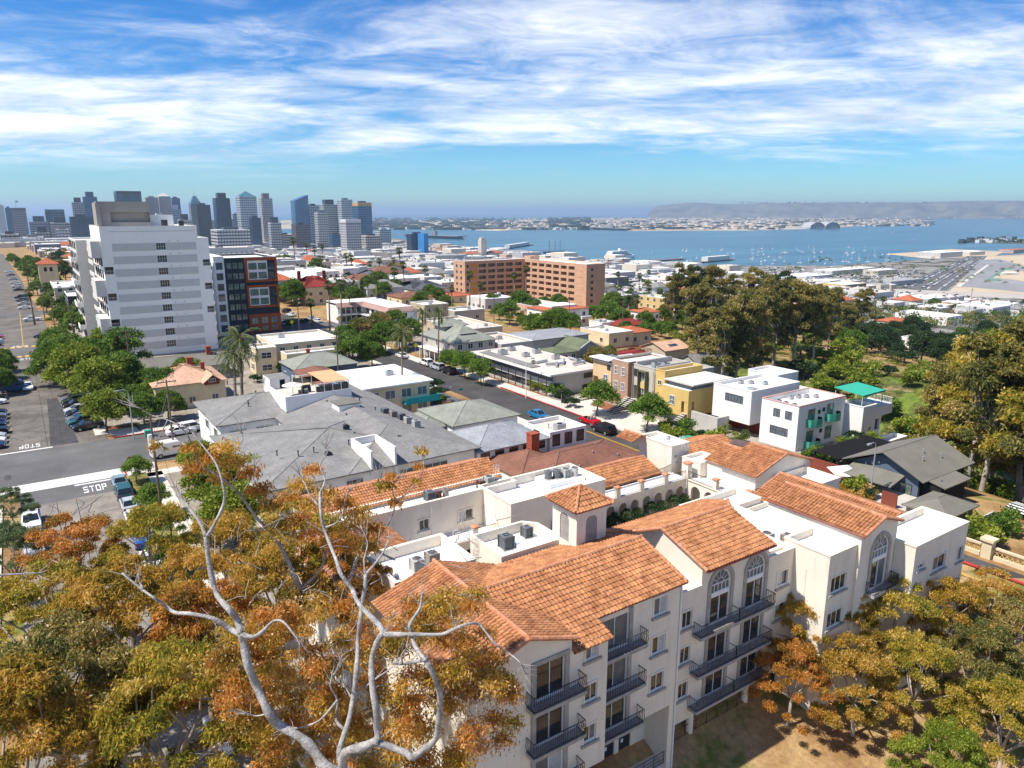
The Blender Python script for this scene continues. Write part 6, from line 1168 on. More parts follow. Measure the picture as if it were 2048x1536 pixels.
def small_building(mb, x0, x1, y0, y1, z0, hh, pitched_, det, r):
    if pitched_:
        mb.box(x0, x1, y0, y1, z0 - 4, z0 + hh, 0); c = (y0 + y1) / 2; w = (y1 - y0) / 2; zr = z0 + hh + w * .45; e = .5
        A, B = (x0 + w * .8, c, zr), (x1 - w * .8, c, zr); q = [(x0 - e, y0 - e, z0 + hh), (x1 + e, y0 - e, z0 + hh), (x1 + e, y1 + e, z0 + hh), (x0 - e, y1 + e, z0 + hh)]
        mb.face([q[0], q[1], B, A], 1); mb.face([q[2], q[3], A, B], 1); mb.face([q[3], q[0], A], 1); mb.face([q[1], q[2], B], 1)
    else:
        mb.box(x0, x1, y0, y1, z0 - 4, z0 + hh, 0, 0); mb.face([(x0 + .4, y0 + .4, z0 + hh + .02), (x1 - .4, y0 + .4, z0 + hh + .02), (x1 - .4, y1 - .4, z0 + hh + .02), (x0 + .4, y1 - .4, z0 + hh + .02)], 1)
        for _ in range(r.randint(1, 3)): a, b = r.uniform(x0 + 1, x1 - 3), r.uniform(y0 + 1, y1 - 3); mb.box(a, a + r.uniform(1, 3), b, b + r.uniform(1, 3), z0 + hh, z0 + hh + r.uniform(.8, 2.2), r.choice((0, 2)))
    if det:
        for k in range(int(hh / 3)):
            z = z0 + 1 + k * 3
            n = int((x1 - x0) / 3.4)
            for i in range(n): x = lerp(x0, x1, (i + .5) / n); mb.face([(x - .75, y0 - .06, z), (x + .75, y0 - .06, z), (x + .75, y0 - .06, z + 1.4), (x - .75, y0 - .06, z + 1.4)], 2)
            n = int((y1 - y0) / 3.4)
            for i in range(n): y = lerp(y0, y1, (i + .5) / n); mb.face([(x0 - .06, y - .75, z), (x0 - .06, y - .75, z + 1.4), (x0 - .06, y + .75, z + 1.4), (x0 - .06, y + .75, z)], 2)
ANCH = [('the grey roof with the deck', 36, 100), ('the white tower', 30, 205), ('the craftsman bungalow', 24, 150), ('the cream tiled apartments', 45, 62), ('the turquoise balcony house', 55, 122), ('the pyramidal grey roof', 92, 160), ('the ducts on the tan flat roof', 93, 130), ('the town houses', 92, 97), ('the white modern houses', 105, 72), ('the black house', 98, 47), ('the long cream house', 57, 182), ('the motel', 98, 226), ('the rust framed block', 58, 228), ('the oxblood roof', 100, 296), ('the orange block', 215, 310), ('the tiled villa', 168, 215), ('the mossy flat roof', 132, 128), ('the ochre slab', 232, 230), ('the solar panel house', 160, 150), ('the canyon floor', 165, 60), ('the lone canyon house', 330, 165), ('the far canyon mouth', 300, 110), ('the mission tower', 14, 380), ('the avenue stop line', 0, 138), ('the near avenue', 4, 80), ('the dirt slope', 50, 22), ('the mossy deck', 134, 146), ('the blue grey roof', 110, 165), ('the flats', 500, 320), ('the freeway', 800, 420), ('the bay front', 1000, 900), ('downtown', 450, 1500), ('the civic tower', 900, 1600), ('the white hotel', 880, 900), ('the parking garage', 790, 480), ('the warehouse poles', 500, 245), ('the slate hip roof', 165, 335), ('the far avenue', 30, 600), ('the long white roof', 118, 375), ('the blue slab', 760, 1650), ('the pink walled house', 410, 310), ('the bluff', 330, 420), ('the lower avenue', 60, 480), ('the mid flats', 300, 600), ('the canyon flats', 620, 420)]
LBC = {}
def near_label(lk, x, y):
    an = min(ANCH, key=lambda q: (q[1] - x) ** 2 + (q[2] - y) ** 2)[0]; c = LBC.get((lk, an), 0); LBC[(lk, an)] = c + 1
    return f'{lk} by {an}' if c == 0 else f'{ORD[c]} {lk} counted by {an}' if c < 20 else f'one more {lk} by {an}'
def fill_city():
    r = random.Random(21); n = 0; rest = {}
    cand = []
    y = 250
    while y < 2500:
        st = 21 if y < 700 else 27 if y < 1300 else 38
        x = -60; yy_ = y; y += st
        while x < 1130:
            jx, jy = x + r.uniform(-3, 3), yy_ + r.uniform(-3, 3); w, d = r.uniform(.55, .92) * st, r.uniform(.55, .92) * st
            big = r.random() < (.10 + .12 * (jx > 600)); x += st
            if big: w *= 1.7; d *= 1.5
            if jx < 14 and jy < 1500: continue
            if (int(jx / 84) * 84 + 84 - jx) < 9 or abs((jy % 105) - 52) < 8: continue     # leave the streets open
            if jx > pw(jy, SHORE) - 30 or not free(jx, jx + w, jy, jy + d): continue
            if 100 < jx < 560 and jy < 330 - (jx > 300) * 20 and not (jx < 230 and jy > 262): continue
            if 800 < jx and jy < 600: continue
            if r.random() < .16: continue
            z = h(jx + w / 2, jy + d / 2); p = inview(jx, jy, z + 4)
            if p is None: continue
            cand.append((math.hypot(jx, jy), jx, jy, w, d, z, big))
    cand.sort()
    for i, (D, x, y, w, d, z, big) in enumerate(cand):
        hh = r.uniform(5, 9) if not big else r.uniform(8, 15)
        if x > 350 and y > 900: hh *= 1.5
        wi = r.choices(range(6), (8, 4, 3, 3, 1, 1.2))[0]; pit = (not big) and r.random() < (.36 if D < 700 else .08); ri = r.choice((4, 5, 5, 6, 7)) if pit else r.choices(range(4), (4, 2, 4, 4))[0]
        mb = MB() if i < 290 else rest.setdefault((wi, ri), MB())
        small_building(mb, x, x + w, y, y + d, z, hh, pit, D < 1000, r)
        if i < 290:
            rn = 'red tile' if ri == 4 else 'shingle' if pit else 'flat'
            tag(mb.build('building', [WALLC[wi], ROOFC[ri], GLASSM]), near_label(f'{WNM[wi]} walled {"large " if big else ""}{rn} roofed building', x, y), 'building', f'{WNM[wi]} {rn} roofed low buildings')
    t = thing('distant_city', 'distant mass of low pale buildings on the flats towards the bay and downtown', 'city'); t['kind'] = 'stuff'
    for (wi, ri), mb in rest.items(): o = mb.build('distant_buildings', [WALLC[wi], ROOFC[ri], GLASSM], t); o['kind'] = 'stuff'
fill_city()
# large sheds and hotels by the water: bearing, row of the base, width, depth, height
for k, (a, b, w, d, hh, m, rm, lb) in enumerate((
 (1262, 545, 70, 40, 18, WALLC[0], RFW, 'white hotel with square windows right of the orange block'), (1225, 545, 26, 40, 20, WALLC[5], RFG, 'dark glass office beside the white hotel'), (1340, 552, 120, 60, 11, WALLC[0], RFW, 'long white warehouse by the waterfront'), (1405, 548, 90, 60, 9, WALLC[3], RFW, 'pale grey shed roofs by the waterfront'),
 (1600, 560, 110, 50, 9, WALLC[0], ROOFW, 'white tent roofed hall by the marina car parks'), (1690, 545, 150, 40, 8, WALLC[0], RFW, 'long white marina shed'), (1880, 512, 120, 60, 12, WALLC[0], ROOFW, 'white pavilion on the sandy spit'), (1940, 508, 90, 40, 8, WALLC[1], ROOFW, 'cream hotel wing on the sandy spit'), (2030, 503, 120, 40, 7, WALLC[4], RTILE, 'tile roofed hotel at the right shore'), (1790, 568, 100, 40, 8, WALLC[3], RFG, 'grey sheds beside the wide harbour road'), (1150, 538, 60, 30, 14, WALLC[2], RFG, 'tan low office on the quay'), (1760, 548, 70, 30, 9, WALLC[1], RFW, 'cream low building beside the harbour car parks'))):
    x, y = at(a, b, -80.6); mb = MB(); small_building(mb, x - w / 2, x + w / 2, y - d / 2, y + d / 2, -80.6, hh, False, True, rnd); tag(mb.build('waterfront_building', [m, rm, GLASSM]), lb, 'building')
TARM = mat('runway_asphalt', (.25, .25, .25), .9, .15, .01); SAND = mat('sandy_ground', (.48, .39, .27), .95, .15, .02); TURF = mat('faded_green_paint', (.13, .24, .19), .9, .15, .03)
def patch(name, pts, m, z, label): return struct(name, MB().face([(*at(a, b, z), z) for a, b in pts]), m, label)
patch('road_harbour', [(1800, 572), (1880, 590), (1975, 512), (1935, 512)], CROSS, -80.3, 'wide harbour road running to the shore'); patch('ground_airfield', [(1890, 590), (2120, 600), (2120, 508), (1975, 512)], SAND, -80.35, 'dry ground of the airfield'); patch('road_runway', [(1915, 572), (2120, 590), (2120, 553), (2000, 518), (1960, 520)], TARM, -80.2, 'grey runway apron'); patch('ground_green_paint', [(1972, 560), (1990, 563), (2026, 536), (2008, 536)], TURF, -80.15, 'faded green painted strip on the apron'); patch('road_freeway', [(1730, 576), (2110, 590), (2110, 600), (1730, 585)], mat('freeway_concrete', (.42, .38, .33), .9, .1, .05), -68, 'pale raised freeway across the slope')
patch('road_apron_light', [(1985, 556), (2110, 568), (2110, 548), (2012, 540)], SAND, -80.12, 'pale concrete of the apron beyond the runway'); patch('road_taxiway_line', [(1912, 573), (1920, 574), (1978, 530), (1974, 529)], WALK, -80.1, 'pale taxiway edge'); patch('ground_spit', [(1768, 508), (1860, 518), (1990, 512), (2010, 503), (1900, 498), (1830, 504)], SAND, -82.4, 'sandy spit reaching into the bay'); patch('ground_island', [(1912, 484), (2080, 489), (2080, 478), (1940, 479)], mat('island_green', (.09, .10, .06), .95, .3, .02), -82.3, 'dark green island point with houses in the bay')
cars_ = MB(); rr = random.Random(9)
for i_ in range(1150):
    if i_ < 700: t_ = rr.random(); k_ = rr.choice((0, 1, 3, 4, 6)); a, b = lerp(1812 + k_ * 11, 1938 + k_ * 5, t_), lerp(572 + k_ * 1.5, 516, t_)
    else: a, b = rr.uniform(1500, 1830), rr.uniform(534, 570)
    x, y = at(a, b, -80.4)
    if h(x, y) < -80.9 or h(x, y) > -74: continue
    cars_.box(x, x + 4.5, y, y + 2, -80.6, -79, rr.choice((0, 0, 1, 2)))
tag(cars_.build('distant_parked_cars', [TRIM, METG, BLACK]), 'hundreds of tiny parked cars along the harbour road', 'cars', kind='stuff')
# ------------------------------------------------------------------ across the bay
def landmass(name, near, back, z, m, label):
    mb = MB(); n = [(*at(a, b, SEA), SEA - .5) for a, b in near]; e = [(*at(a, b, SEA), z) for a, b in near]
    bk = [(bearing(a, D, 424)[0], bearing(a, D, 424)[1], z) for a, D in back]
    for i in range(len(n) - 1): mb.face([n[i], n[i + 1], (e[i + 1][0] * 1.004, e[i + 1][1] * 1.004, z), (e[i][0] * 1.004, e[i][1] * 1.004, z)]); mb.face([(e[i][0] * 1.004, e[i][1] * 1.004, z), (e[i + 1][0] * 1.004, e[i + 1][1] * 1.004, z), bk[i + 1], bk[i]])
    return struct(name, mb, m, label)
FARL = mat('far_flat_land', (.34, .28, .20), .95, .4, .004, col2=(.60, .51, .38), var2=.2, scale2=.03)
landmass('land_far_shore', [(560, 458), (740, 456), (900, 458), (1000, 462), (1100, 455), (1200, 458), (1260, 462), (1500, 461), (1640, 457), (1760, 450), (1866, 442)], [(560, 11000), (740, 11000), (900, 11000), (1000, 11000), (1100, 13000), (1200, 14000), (1260, 15000), (1500, 15500), (1640, 14500), (1760, 13000), (1864, 11000)], SEA + 2.5, FARL, 'flat naval island across the bay')
HILLM = mat('headland_scrub', (.10, .11, .085), .95, .35, .003, col2=(.22, .20, .155), var2=.15, scale2=.02)
def headland():
    mb = MB(); prof = [(1296, 427), (1304, 417), (1316, 412), (1350, 408), (1380, 406), (1420, 407), (1470, 409), (1520, 407), (1600, 406), (1700, 405), (1800, 405), (1900, 403), (2000, 402), (2120, 402), (2300, 404)]
    rows = []; r = random.Random(2); xs = np.linspace(1296, 2300, 120)
    for a in xs:
        D = 15500 - (a - 1296) * 3.2; tp = pw(a, prof) + r.uniform(-.6, .6); col = []
        for k, (dd, f) in enumerate(((0, 0), (180, .16 + .05 * math.sin(a * .06)), (420, .5 + .1 * math.sin(a * .09)), (760, .86), (1100, 1.0), (2100, .9), (3200, 0))):
            X, Y, zt = bearing(a, D + dd + 120 * math.sin(a * .05 + k), tp); col.append((X, Y, SEA - 1 + (zt - SEA) * f))
        rows.append(col)
    for p, q in zip(rows, rows[1:]):
        for k in range(6): mb.face([p[k], q[k], q[k + 1], p[k + 1]])
    struct('hills_headland', mb, HILLM, 'long hazy headland closing the bay', smooth=True)
headland()
fs = {k: MB() for k in range(4)}; r = random.Random(31)
for _ in range(2600):
    a = r.uniform(745, 1860); b = r.uniform(435, 459) if a < 1560 else r.uniform(438, 452)
    x, y = at(a, b, SEA + 2.5); D = math.hypot(x, y)
    if not (3300 < D < 15500): continue
    tree_ = (a < 1010 and r.random() < .75) or (1100 < a < 1180 and b < 447 and r.random() < .85) or r.random() < .22
    if tree_: w = r.uniform(25, 60); fs[3].prism([(x + w * math.cos(t), y + w * math.sin(t)) for t in (0, 1.3, 2.4, 3.6, 5)], SEA, SEA + r.uniform(8, 16) + (12 if 1100 < a < 1180 else 0))
    else: w, d = r.uniform(18, 70), r.uniform(15, 40); fs[r.choice((0, 1, 1, 2))].box(x, x + w, y, y + d, SEA, SEA + r.uniform(7, 16))
fsp = thing('far_shore_town', 'far low town of pale sheds and trees on the naval island across the bay', 'town'); fsp['kind'] = 'stuff'
for k, m in enumerate((WALLC[0], WALLC[1], WALLC[2], mat('far_trees', (.035, .05, .035), .95, .3, .01))): fs[k].build('far_buildings' if k < 3 else 'far_trees', m, fsp)['kind'] = 'stuff'
hl = {0: MB(), 1: MB()}
for _ in range(380):
    a = r.uniform(1480, 2100); k = r.random(); D = 15500 - (a - 1296) * 3.2
    if k < .35: x, y, z = bearing(a, D + r.uniform(40, 300), 424); zz = SEA + r.uniform(2, 26)
    else: x, y, z = bearing(a, D + 1050, 405); zz = z - 4
    w = r.uniform(14, 45); hl[0 if r.random() < .6 else 1].box(x, x + w, y, y + w, zz - 12, zz + r.uniform(4, 11))
t = thing('headland_town', 'scattered pale buildings and trees on the hazy headland', 'town'); t['kind'] = 'stuff'
for _ in range(60): x, y = at(r.uniform(1925, 2070), r.uniform(479, 487), SEA); w = r.uniform(8, 22); hl[r.choice((1, 1, 0))].box(x, x + w * 1.5, y, y + w, SEA, SEA + r.uniform(6, 15))
for k in (0, 1): hl[k].build('far_buildings' if k == 0 else 'far_trees', WALLC[0] if k == 0 else MATS['far_trees'], t)['kind'] = 'stuff'
for k, a in enumerate((1638, 1668)):
    x, y, z = bearing(a, 5350, 443); t = thing('airship_hangar', ('left', 'right')[k] + ' of two big arched hangars on the far shore', 'hangar', (x, y, SEA + 2), rz=R(-34)); mb = MB(); N = 12; w = 58
    for (d0, d1) in ((0, 150),):
        for i in range(N): p, q = math.pi * i / N, math.pi * (i + 1) / N; mb.face([(w * math.cos(p), d0, 46 * math.sin(p)), (w * math.cos(q), d0, 46 * math.sin(q)), (w * math.cos(q), d1, 46 * math.sin(q)), (w * math.cos(p), d1, 46 * math.sin(p))])
    mb.build('arch_roof', WALLC[3], t); MB().face([(w * .86 * math.cos(math.pi * i / N), 8, 38 * math.sin(math.pi * i / N)) for i in range(N + 1)]).build('doors', WALLC[5], t)
# ------------------------------------------------------------------ ships and boats
NAVYG = mat('warship_grey', (.20, .22, .25), .7, .1, .02); HULLW = mat('white_hull', (.78, .79, .80), .5, .04, .5); WAKE = mat('wake_foam', (.75, .80, .82), .8, .1, .05)
def hull(mb, L_, B, z0, z1, m=0, bow=.25):
    top = [(-L_ / 2, -B / 2), (L_ / 2 - L_ * bow, -B / 2), (L_ / 2, 0), (L_ / 2 - L_ * bow, B / 2), (-L_ / 2, B / 2)]; mb.prism([(x * .96, y * .8) for x, y in top], z0, (z0 + z1) / 2, m); mb.prism(top, (z0 + z1) / 2, z1, m); return mb
def ship(name, label, p, q, build): 
    x, y = at(*p, SEA); X, Y = at(*q, SEA); t = thing(name, label, 'ship', ((x + X) / 2, (y + Y) / 2, SEA), rz=math.atan2(Y - y, X - x)); build(t, math.hypot(X - x, Y - y))
def carrier(t, L_):
    hull(MB(), L_, 36, -2, 12, 0, .15).build('hull', NAVYG, t); MB().box(-L_ / 2, L_ / 2 * .94, -34, 30, 12, 15).build('flight_deck', NAVYG, t); MB().box(10, 45, -34, -22, 15, 34).box(18, 30, -32, -25, 34, 44).build('island', NAVYG, t); MB().cyl(24, -28, 44, 62, 1.6, 6, 0, .6).build('mast', NAVYG, t)
ship('aircraft_carrier', 'grey aircraft carrier moored at the naval island', (1190, 459), (1264, 461.5), carrier); ship('aircraft_carrier', 'grey museum carrier with tall island near the blue block', (815, 474), (930, 478.5), carrier); ship('warship', 'distant grey warship along the far quay', (952, 457.5), (1030, 458.5), carrier)
def liner(t, L_):
    hull(MB(), L_, 22, -1, 9, 0, .2).build('hull', HULLW, t)
    for k in range(3): MB().box(-L_ / 2 + 4 + 3 * k, L_ / 2 - 22 - 9 * k, -10, 10, 9 + 4 * k, 12.7 + 4 * k).build('deck', HULLW, t); MB().box(-L_ / 2 + 5 + 3 * k, L_ / 2 - 24 - 9 * k, -10.3, 10.3, 10.3 + 4 * k, 11.6 + 4 * k).build('window_band', GLB, t)
    MB().box(-10, -2, -3, 3, 21, 27).build('funnel', HULLW, t)
ship('ferry', 'white cruise ferry docked behind the orange block', (1214, 519), (1270, 516), liner)
def tall_ship(t, L_):
    hull(MB(), L_, 10, -1, 5).build('hull', BLACK, t)
    for x in (-L_ * .25, L_ * .02, L_ * .26): MB().cyl(x, 0, 5, 38, .5, 6).build('mast', FRD, t); MB().box(x - .2, x + .2, -8, 8, 20, 20.6).box(x - .2, x + .2, -6, 6, 28, 28.5).build('yard', FRD, t)
ship('tall_ship', 'dark three masted tall ship at the quay', (1088, 507), (1130, 504.5), tall_ship)
for k, (p, q, lb) in enumerate((((1300, 523), (1364, 519), 'long dark pier running out from the waterfront'), ((1000, 500), (1062, 490), 'cruise ship pier with a white shed'), ((1395, 526), (1462, 520), 'white roofed harbour cruise pier'))):
    x, y = at(*p, SEA); X, Y = at(*q, SEA); t = thing('pier', lb, 'pier', (x, y, SEA), rz=math.atan2(Y - y, X - x)); L_ = math.hypot(X - x, Y - y); MB().box(0, L_, -12, 12, 1.5, 3).build('deck', CB_, t)
    for i in range(9): MB().box(L_ * i / 9 + 3, L_ * i / 9 + 5, -10, 10, -2, 1.49).build('pile', CB_, t)
    if k: MB().box(L_ * .2, L_ * .85, -9, 9, 3, 13).build('shed', WALLC[0], t)
BOAT = {}
for k in range(3):
    L_ = (9, 12, 15)[k]; BOAT[k] = (hull(MB(), L_, L_ * .3, -.3, 1.3, 0, .4).mesh('hull', HULLW), MB().box(-L_ * .15, L_ * .15, -L_ * .09, L_ * .09, 1.3, 2.2).mesh('cabin', [HULLW, METG, GLB][k]), MB().cyl(0, 0, 1.3, L_ * 1.35, .16, 5, 0, .1).box(-L_ * .36, 0, -.15, .15, 2.6, 2.9).mesh('mast', WFRAME))
r = random.Random(12); nb_ = 0; SP_ = []
while nb_ < 78:
    a = r.uniform(1362, 1782); b = r.uniform(492, 529)
    if b > 524 and a < 1460: continue
    if b < 498 and r.random() < .5: continue
    x, y = at(a, b, SEA)
    if h(x, y) > -86 or any(abs(x - p) + abs(y - q) < 22 for p, q in SP_): continue
    SP_.append((x, y)); k = r.randrange(3)
    t = thing('sailboat', ('small', 'mid sized', 'large')[k] + ' white sailboat moored in the marina anchorage', 'sailboat', (x, y, SEA), ('small', 'mid sized', 'large')[k] + ' moored sailboats', r.uniform(-.5, .5) + 1.0)
    for me in BOAT[k]: obj(me.name.split('.')[0], me, t)
    nb_ += 1
for k, (a, b, lb) in enumerate(((1784, 466, 'sailboat under white sail alone in the middle of the bay'), (1946, 476, 'tall masted yacht at the island point'), (1306, 507, 'lone sloop left of the anchorage'), (2013, 449, 'white motor yacht far across the bay'))):
    x, y = at(a, b, SEA); t = thing('sailboat', lb, 'sailboat', (x, y, SEA), rz=R(20)); s = 1.8 if b < 480 else 1
    for me in BOAT[2]: obj(me.name.split('.')[0], me, t, sc=(s, s, s))
    if k == 0: MB().slab([(0, 0, 3), (0, .1, 3), (0, .1, 40), (0, 0, 40)], .1).face([(.3, 0, 5), (-11, 1.5, 5), (.2, 0, 38)]).face([(.6, 0, 4), (11, -.8, 3), (.5, 0, 33)]).build('sail', HULLW, t)
for p, q, w in (((1178, 480.5), (1232, 480.5), 5), ((1232, 480.5), (1420, 484), 1.5), ((1698, 479), (1726, 481), 3), ((1804, 481), (1832, 479.5), 3.5), ((1968, 466), (1998, 465.5), 3), ((1022, 466), (1050, 466.5), 4)):
    x, y = at(*p, SEA); X, Y = at(*q, SEA); dx, dy = X - x, Y - y; L_ = math.hypot(dx, dy); nx, ny = -dy / L_ * w, dx / L_ * w; tag(MB().face([(x, y, SEA + .3), (X - nx, Y - ny, SEA + .3), (X + nx, Y + ny, SEA + .3)]).build('wake', WAKE), 'white boat wake on the bay', 'wake', 'boat wakes')
# ------------------------------------------------------------------ sea haze
def haze():
    mb = MB(); mb.box(-150000, 150000, -150000, 150000, -95, 320); m = bpy.data.materials.new('sea_haze'); m.use_nodes = True; t = m.node_tree; n = t.nodes; n.remove(n['Principled BSDF']); v = n.new('ShaderNodeVolumePrincipled')
    v.inputs['Color'].default_value = (.60, .79, 1.0, 1); v.inputs['Density'].default_value = HAZE; v.inputs['Anisotropy'].default_value = 0.2; t.links.new(v.outputs[0], n['Material Output'].inputs['Volume'])
    tag(mb.build('haze', m), 'thin bluish sea haze over the city and bay', 'haze', kind='stuff')
HAZE = 0.00006
haze()
# ------------------------------------------------------------------ vegetation
LG = leafmat('leaf_green', [(0.030, 0.073, 0.010), (0.077, 0.156, 0.019), (0.163, 0.256, 0.033), (0.275, 0.350, 0.062)])
LY = leafmat('leaf_yellow_green', [(0.066, 0.114, 0.012), (0.156, 0.216, 0.022), (0.288, 0.342, 0.038), (0.420, 0.444, 0.072)])
LD = leafmat('leaf_dark', [(0.014, 0.030, 0.011), (0.030, 0.061, 0.019), (0.054, 0.095, 0.030), (0.101, 0.142, 0.054)])
LE = leafmat('leaf_gum_rust', [(.11, .095, .016), (.28, .215, .03), (.50, .335, .05), (.72, .40, .07), (.82, .62, .28)], .52, .42)  # palest tone paints the glint of light on single leaves into the colour
LO = leafmat('leaf_gum_olive', [(.05, .062, .018), (.125, .135, .036), (.24, .22, .058), (.38, .30, .08), (.50, .34, .11)], .4, .14)
LEG = leafmat('leaf_gum_gold', [(.10, .115, .016), (.25, .25, .034), (.46, .37, .05), (.68, .46, .07), (.80, .66, .30)], .52, .42)  # last tone, pale straw, is a leaf highlight put into the ramp
LER = leafmat('leaf_gum_russet', [(.12, .08, .018), (.31, .185, .034), (.56, .275, .05), (.74, .32, .07), (.82, .50, .20)], .52, .5)  # last tone is a painted highlight, the others are leaf colour
LS = leafmat('leaf_sage', [(.07, .11, .045), (.13, .18, .075), (.20, .26, .11), (.28, .33, .15)])
LP = leafmat('palm_leaf', [(.022, .05, .010), (.06, .11, .018), (.12, .17, .03), (.22, .23, .06)])
LB = leafmat('leaf_blossom', [(.50, .36, .14), (.66, .52, .26), (.76, .66, .42)])
BARK = mat('grey_brown_bark', (.17, .135, .105), .95, .3, 1.5, .1, .4, var2=.2, scale2=9); BARKP = mat('pale_gum_bark', (.27, .245, .225), .9, .25, 2.2, .1, .8, col2=(.47, .45, .43), var2=.24, scale2=11); BARKG = mat('gum_bark', (.30, .255, .22), .9, .3, .5, .1, .3, col2=(.50, .44, .38)); PALMB = mat('palm_trunk', (.21, .155, .115), .95, .2, 3, .1)
def leaves(name, cl, n, L_, m, seed, wid=.36, droop=.3, tone=(0, 1), shell=.62, flat=.85):
    """n leaf faces gathered in the given clumps (x, y, z, r); each leaf has its own pose, size and tone"""
    g = np.random.default_rng(seed); cl = np.array(cl, float); w = cl[:, 3] ** 2; k = g.choice(len(cl), n, p=w / w.sum())
    d = g.normal(size=(n, 3)); d /= np.linalg.norm(d, axis=1)[:, None]; d[:, 2] = np.where(d[:, 2] < -.35, -d[:, 2] * .6, d[:, 2])
    rad = cl[k, 3] * (shell + (1 - shell) * g.random(n) ** .6) * (1 + .16 * g.normal(size=n)); rad[g.random(n) < .22] *= .55
    c = cl[k, :3] + d * rad[:, None] * np.array([1, 1, flat])
    ax = g.normal(size=(n, 3)) + d * .7; ax[:, 2] -= droop * 2.2; ax /= np.linalg.norm(ax, axis=1)[:, None]
    s = np.cross(ax, g.normal(size=(n, 3))); s /= (np.linalg.norm(s, axis=1)[:, None] + 1e-9)
    ln = L_ * (.6 + .8 * g.random(n))[:, None]
    v = np.empty((n, 4, 3)); v[:, 0] = c - ax * ln * .5; v[:, 2] = c + ax * ln * .5; v[:, 1] = c + s * ln * wid * .5 - ax * ln * .06; v[:, 3] = c - s * ln * wid * .5 - ax * ln * .06
    me = bpy.data.meshes.new(name); me.vertices.add(n * 4); me.loops.add(n * 4); me.polygons.add(n)
    me.vertices.foreach_set('co', v.reshape(-1)); me.loops.foreach_set('vertex_index', np.arange(n * 4, dtype=np.int32)); me.polygons.foreach_set('loop_start', np.arange(0, n * 4, 4, dtype=np.int32))
    try: me.polygons.foreach_set('loop_total', np.full(n, 4, dtype=np.int32))
    except Exception: pass
    me.update(calc_edges=True)
    ct = g.random(len(cl)) * .5; a = me.attributes.new('tone', 'FLOAT', 'FACE'); a.data.foreach_set('value', np.clip(tone[0] + (tone[1] - tone[0]) * (g.random(n) * .7 + ct[k] * .6), 0, 1).astype(np.float32))
    me.materials.append(m); return me
def limbs(pts, base, r0, fork, m, seed, name='trunk', twist=.5, n=6):
    """tapered trunk from base to fork, then a bent limb to each clump"""
    r = random.Random(seed); mb = MB(); b, f = Vector(base), Vector(fork)
    mid = b.lerp(f, .5) + Vector((r.uniform(-1, 1), r.uniform(-1, 1), 0)) * r0 * 1.2
    mb.tube([b, b.lerp(mid, .15), mid, f], [r0 * 1.35, r0, r0 * .85, r0 * .7], n + 2)
    for p in pts:
        p = Vector(p[:3]); L_ = (p - f).length; q = f.lerp(p, .45) + Vector((r.uniform(-1, 1), r.uniform(-1, 1), r.uniform(-.1, .9))) * L_ * .16 * twist
        mb.tube([f, f.lerp(q, .55), q, q.lerp(p, .6), p], [r0 * .52, r0 * .4, r0 * .3, r0 * .2, r0 * .07], n)
    return mb.mesh(name, m, True)
def dome(r, n, rad, z0, z1, cr, seed, inner=.25):
    q = random.Random(seed); out = []
    for i in range(n):
        a = 2.4 * i + q.uniform(-.4, .4); t = (i + .5) / n; rr = rad * math.sqrt(t) * q.uniform(.82, 1.05); z = lerp(z1, z0, t ** 1.5) + q.uniform(-.3, .3) * cr; out.append((rr * math.cos(a), rr * math.sin(a), z, cr * q.uniform(.75, 1.2)))
    return out
TREES = {}
def proto(kind, k, tr, crowns): TREES.setdefault(kind, []).append((tr, crowns))
for k in range(3):
    cl = dome(0, 24 + k, 3.7, 2.9, 7.0, 1.5, 10 + k); proto('round', k, limbs(cl[::2], (0, 0, -.3), .24, (.1, 0, 2.6), BARK, k), [('crown', leaves('crown', cl, 13000, .40, LG, 20 + k, .55, .1))])
    cl = dome(0, 16, 2.1, 2.3, 4.4, 1.0, 40 + k); proto('small', k, limbs(cl[::2], (0, 0, -.3), .13, (0, 0, 1.7), BARK, 5 + k), [('crown', leaves('crown', cl, 8000, .28, LG, 50 + k, .55, .1, (.25, 1)))])
    r = random.Random(60 + k); cl = []
    for i in range(30): t = i / 29; a = i * 2.4; rr = r.uniform(1.2, 5.0) * (1 - .35 * t); cl.append((rr * math.cos(a), rr * math.sin(a), lerp(7, 22, t ** .8) + r.uniform(-1, 1), r.uniform(1.2, 2.1)))
    proto('gum', k, limbs(cl[::2], (0, 0, -2), .42, (.5, .3, 9), BARKG, 70 + k, twist=.9), [('crown', leaves('crown', cl, 24000, .55, LO, 80 + k, .4, .5, shell=.45))])
    cl = [(1.1 * math.cos(i * 2.4) * r.uniform(.3, 1), 1.1 * math.sin(i * 2.4) * r.uniform(.3, 1), r.uniform(.5, 1.4), r.uniform(.5, .8)) for i in range(7)]
    proto('bush', k, MB().tube([(0, 0, -.3), (0, 0, .7)], .08, 5).mesh('stem', BARK), [('foliage', leaves('foliage', cl, 1700, .26, (LG, LY, LD)[k], 90 + k, .5, .1))])
    cl = dome(0, 9, 3.4, 3.5, 6.6, 1.6, 110 + k); proto('far', k, MB().cyl(0, 0, -1, 4, .25, 5).mesh('trunk', BARK), [('crown', leaves('crown', cl, 900, 1.0, (LD, LG, LO)[k], 120 + k, .6, .1))])
for k in range(2):
    cl = [(.45 * math.cos(i * 2.1), .45 * math.sin(i * 2.1), .8 + i * .62, .95 - .055 * i) for i in range(14)]; proto('cypress', k, MB().cyl(0, 0, -.3, 7, .15, 5).mesh('trunk', BARK), [('crown', leaves('crown', cl, 3800, .3, LD, 130 + k, .4, -.4))])
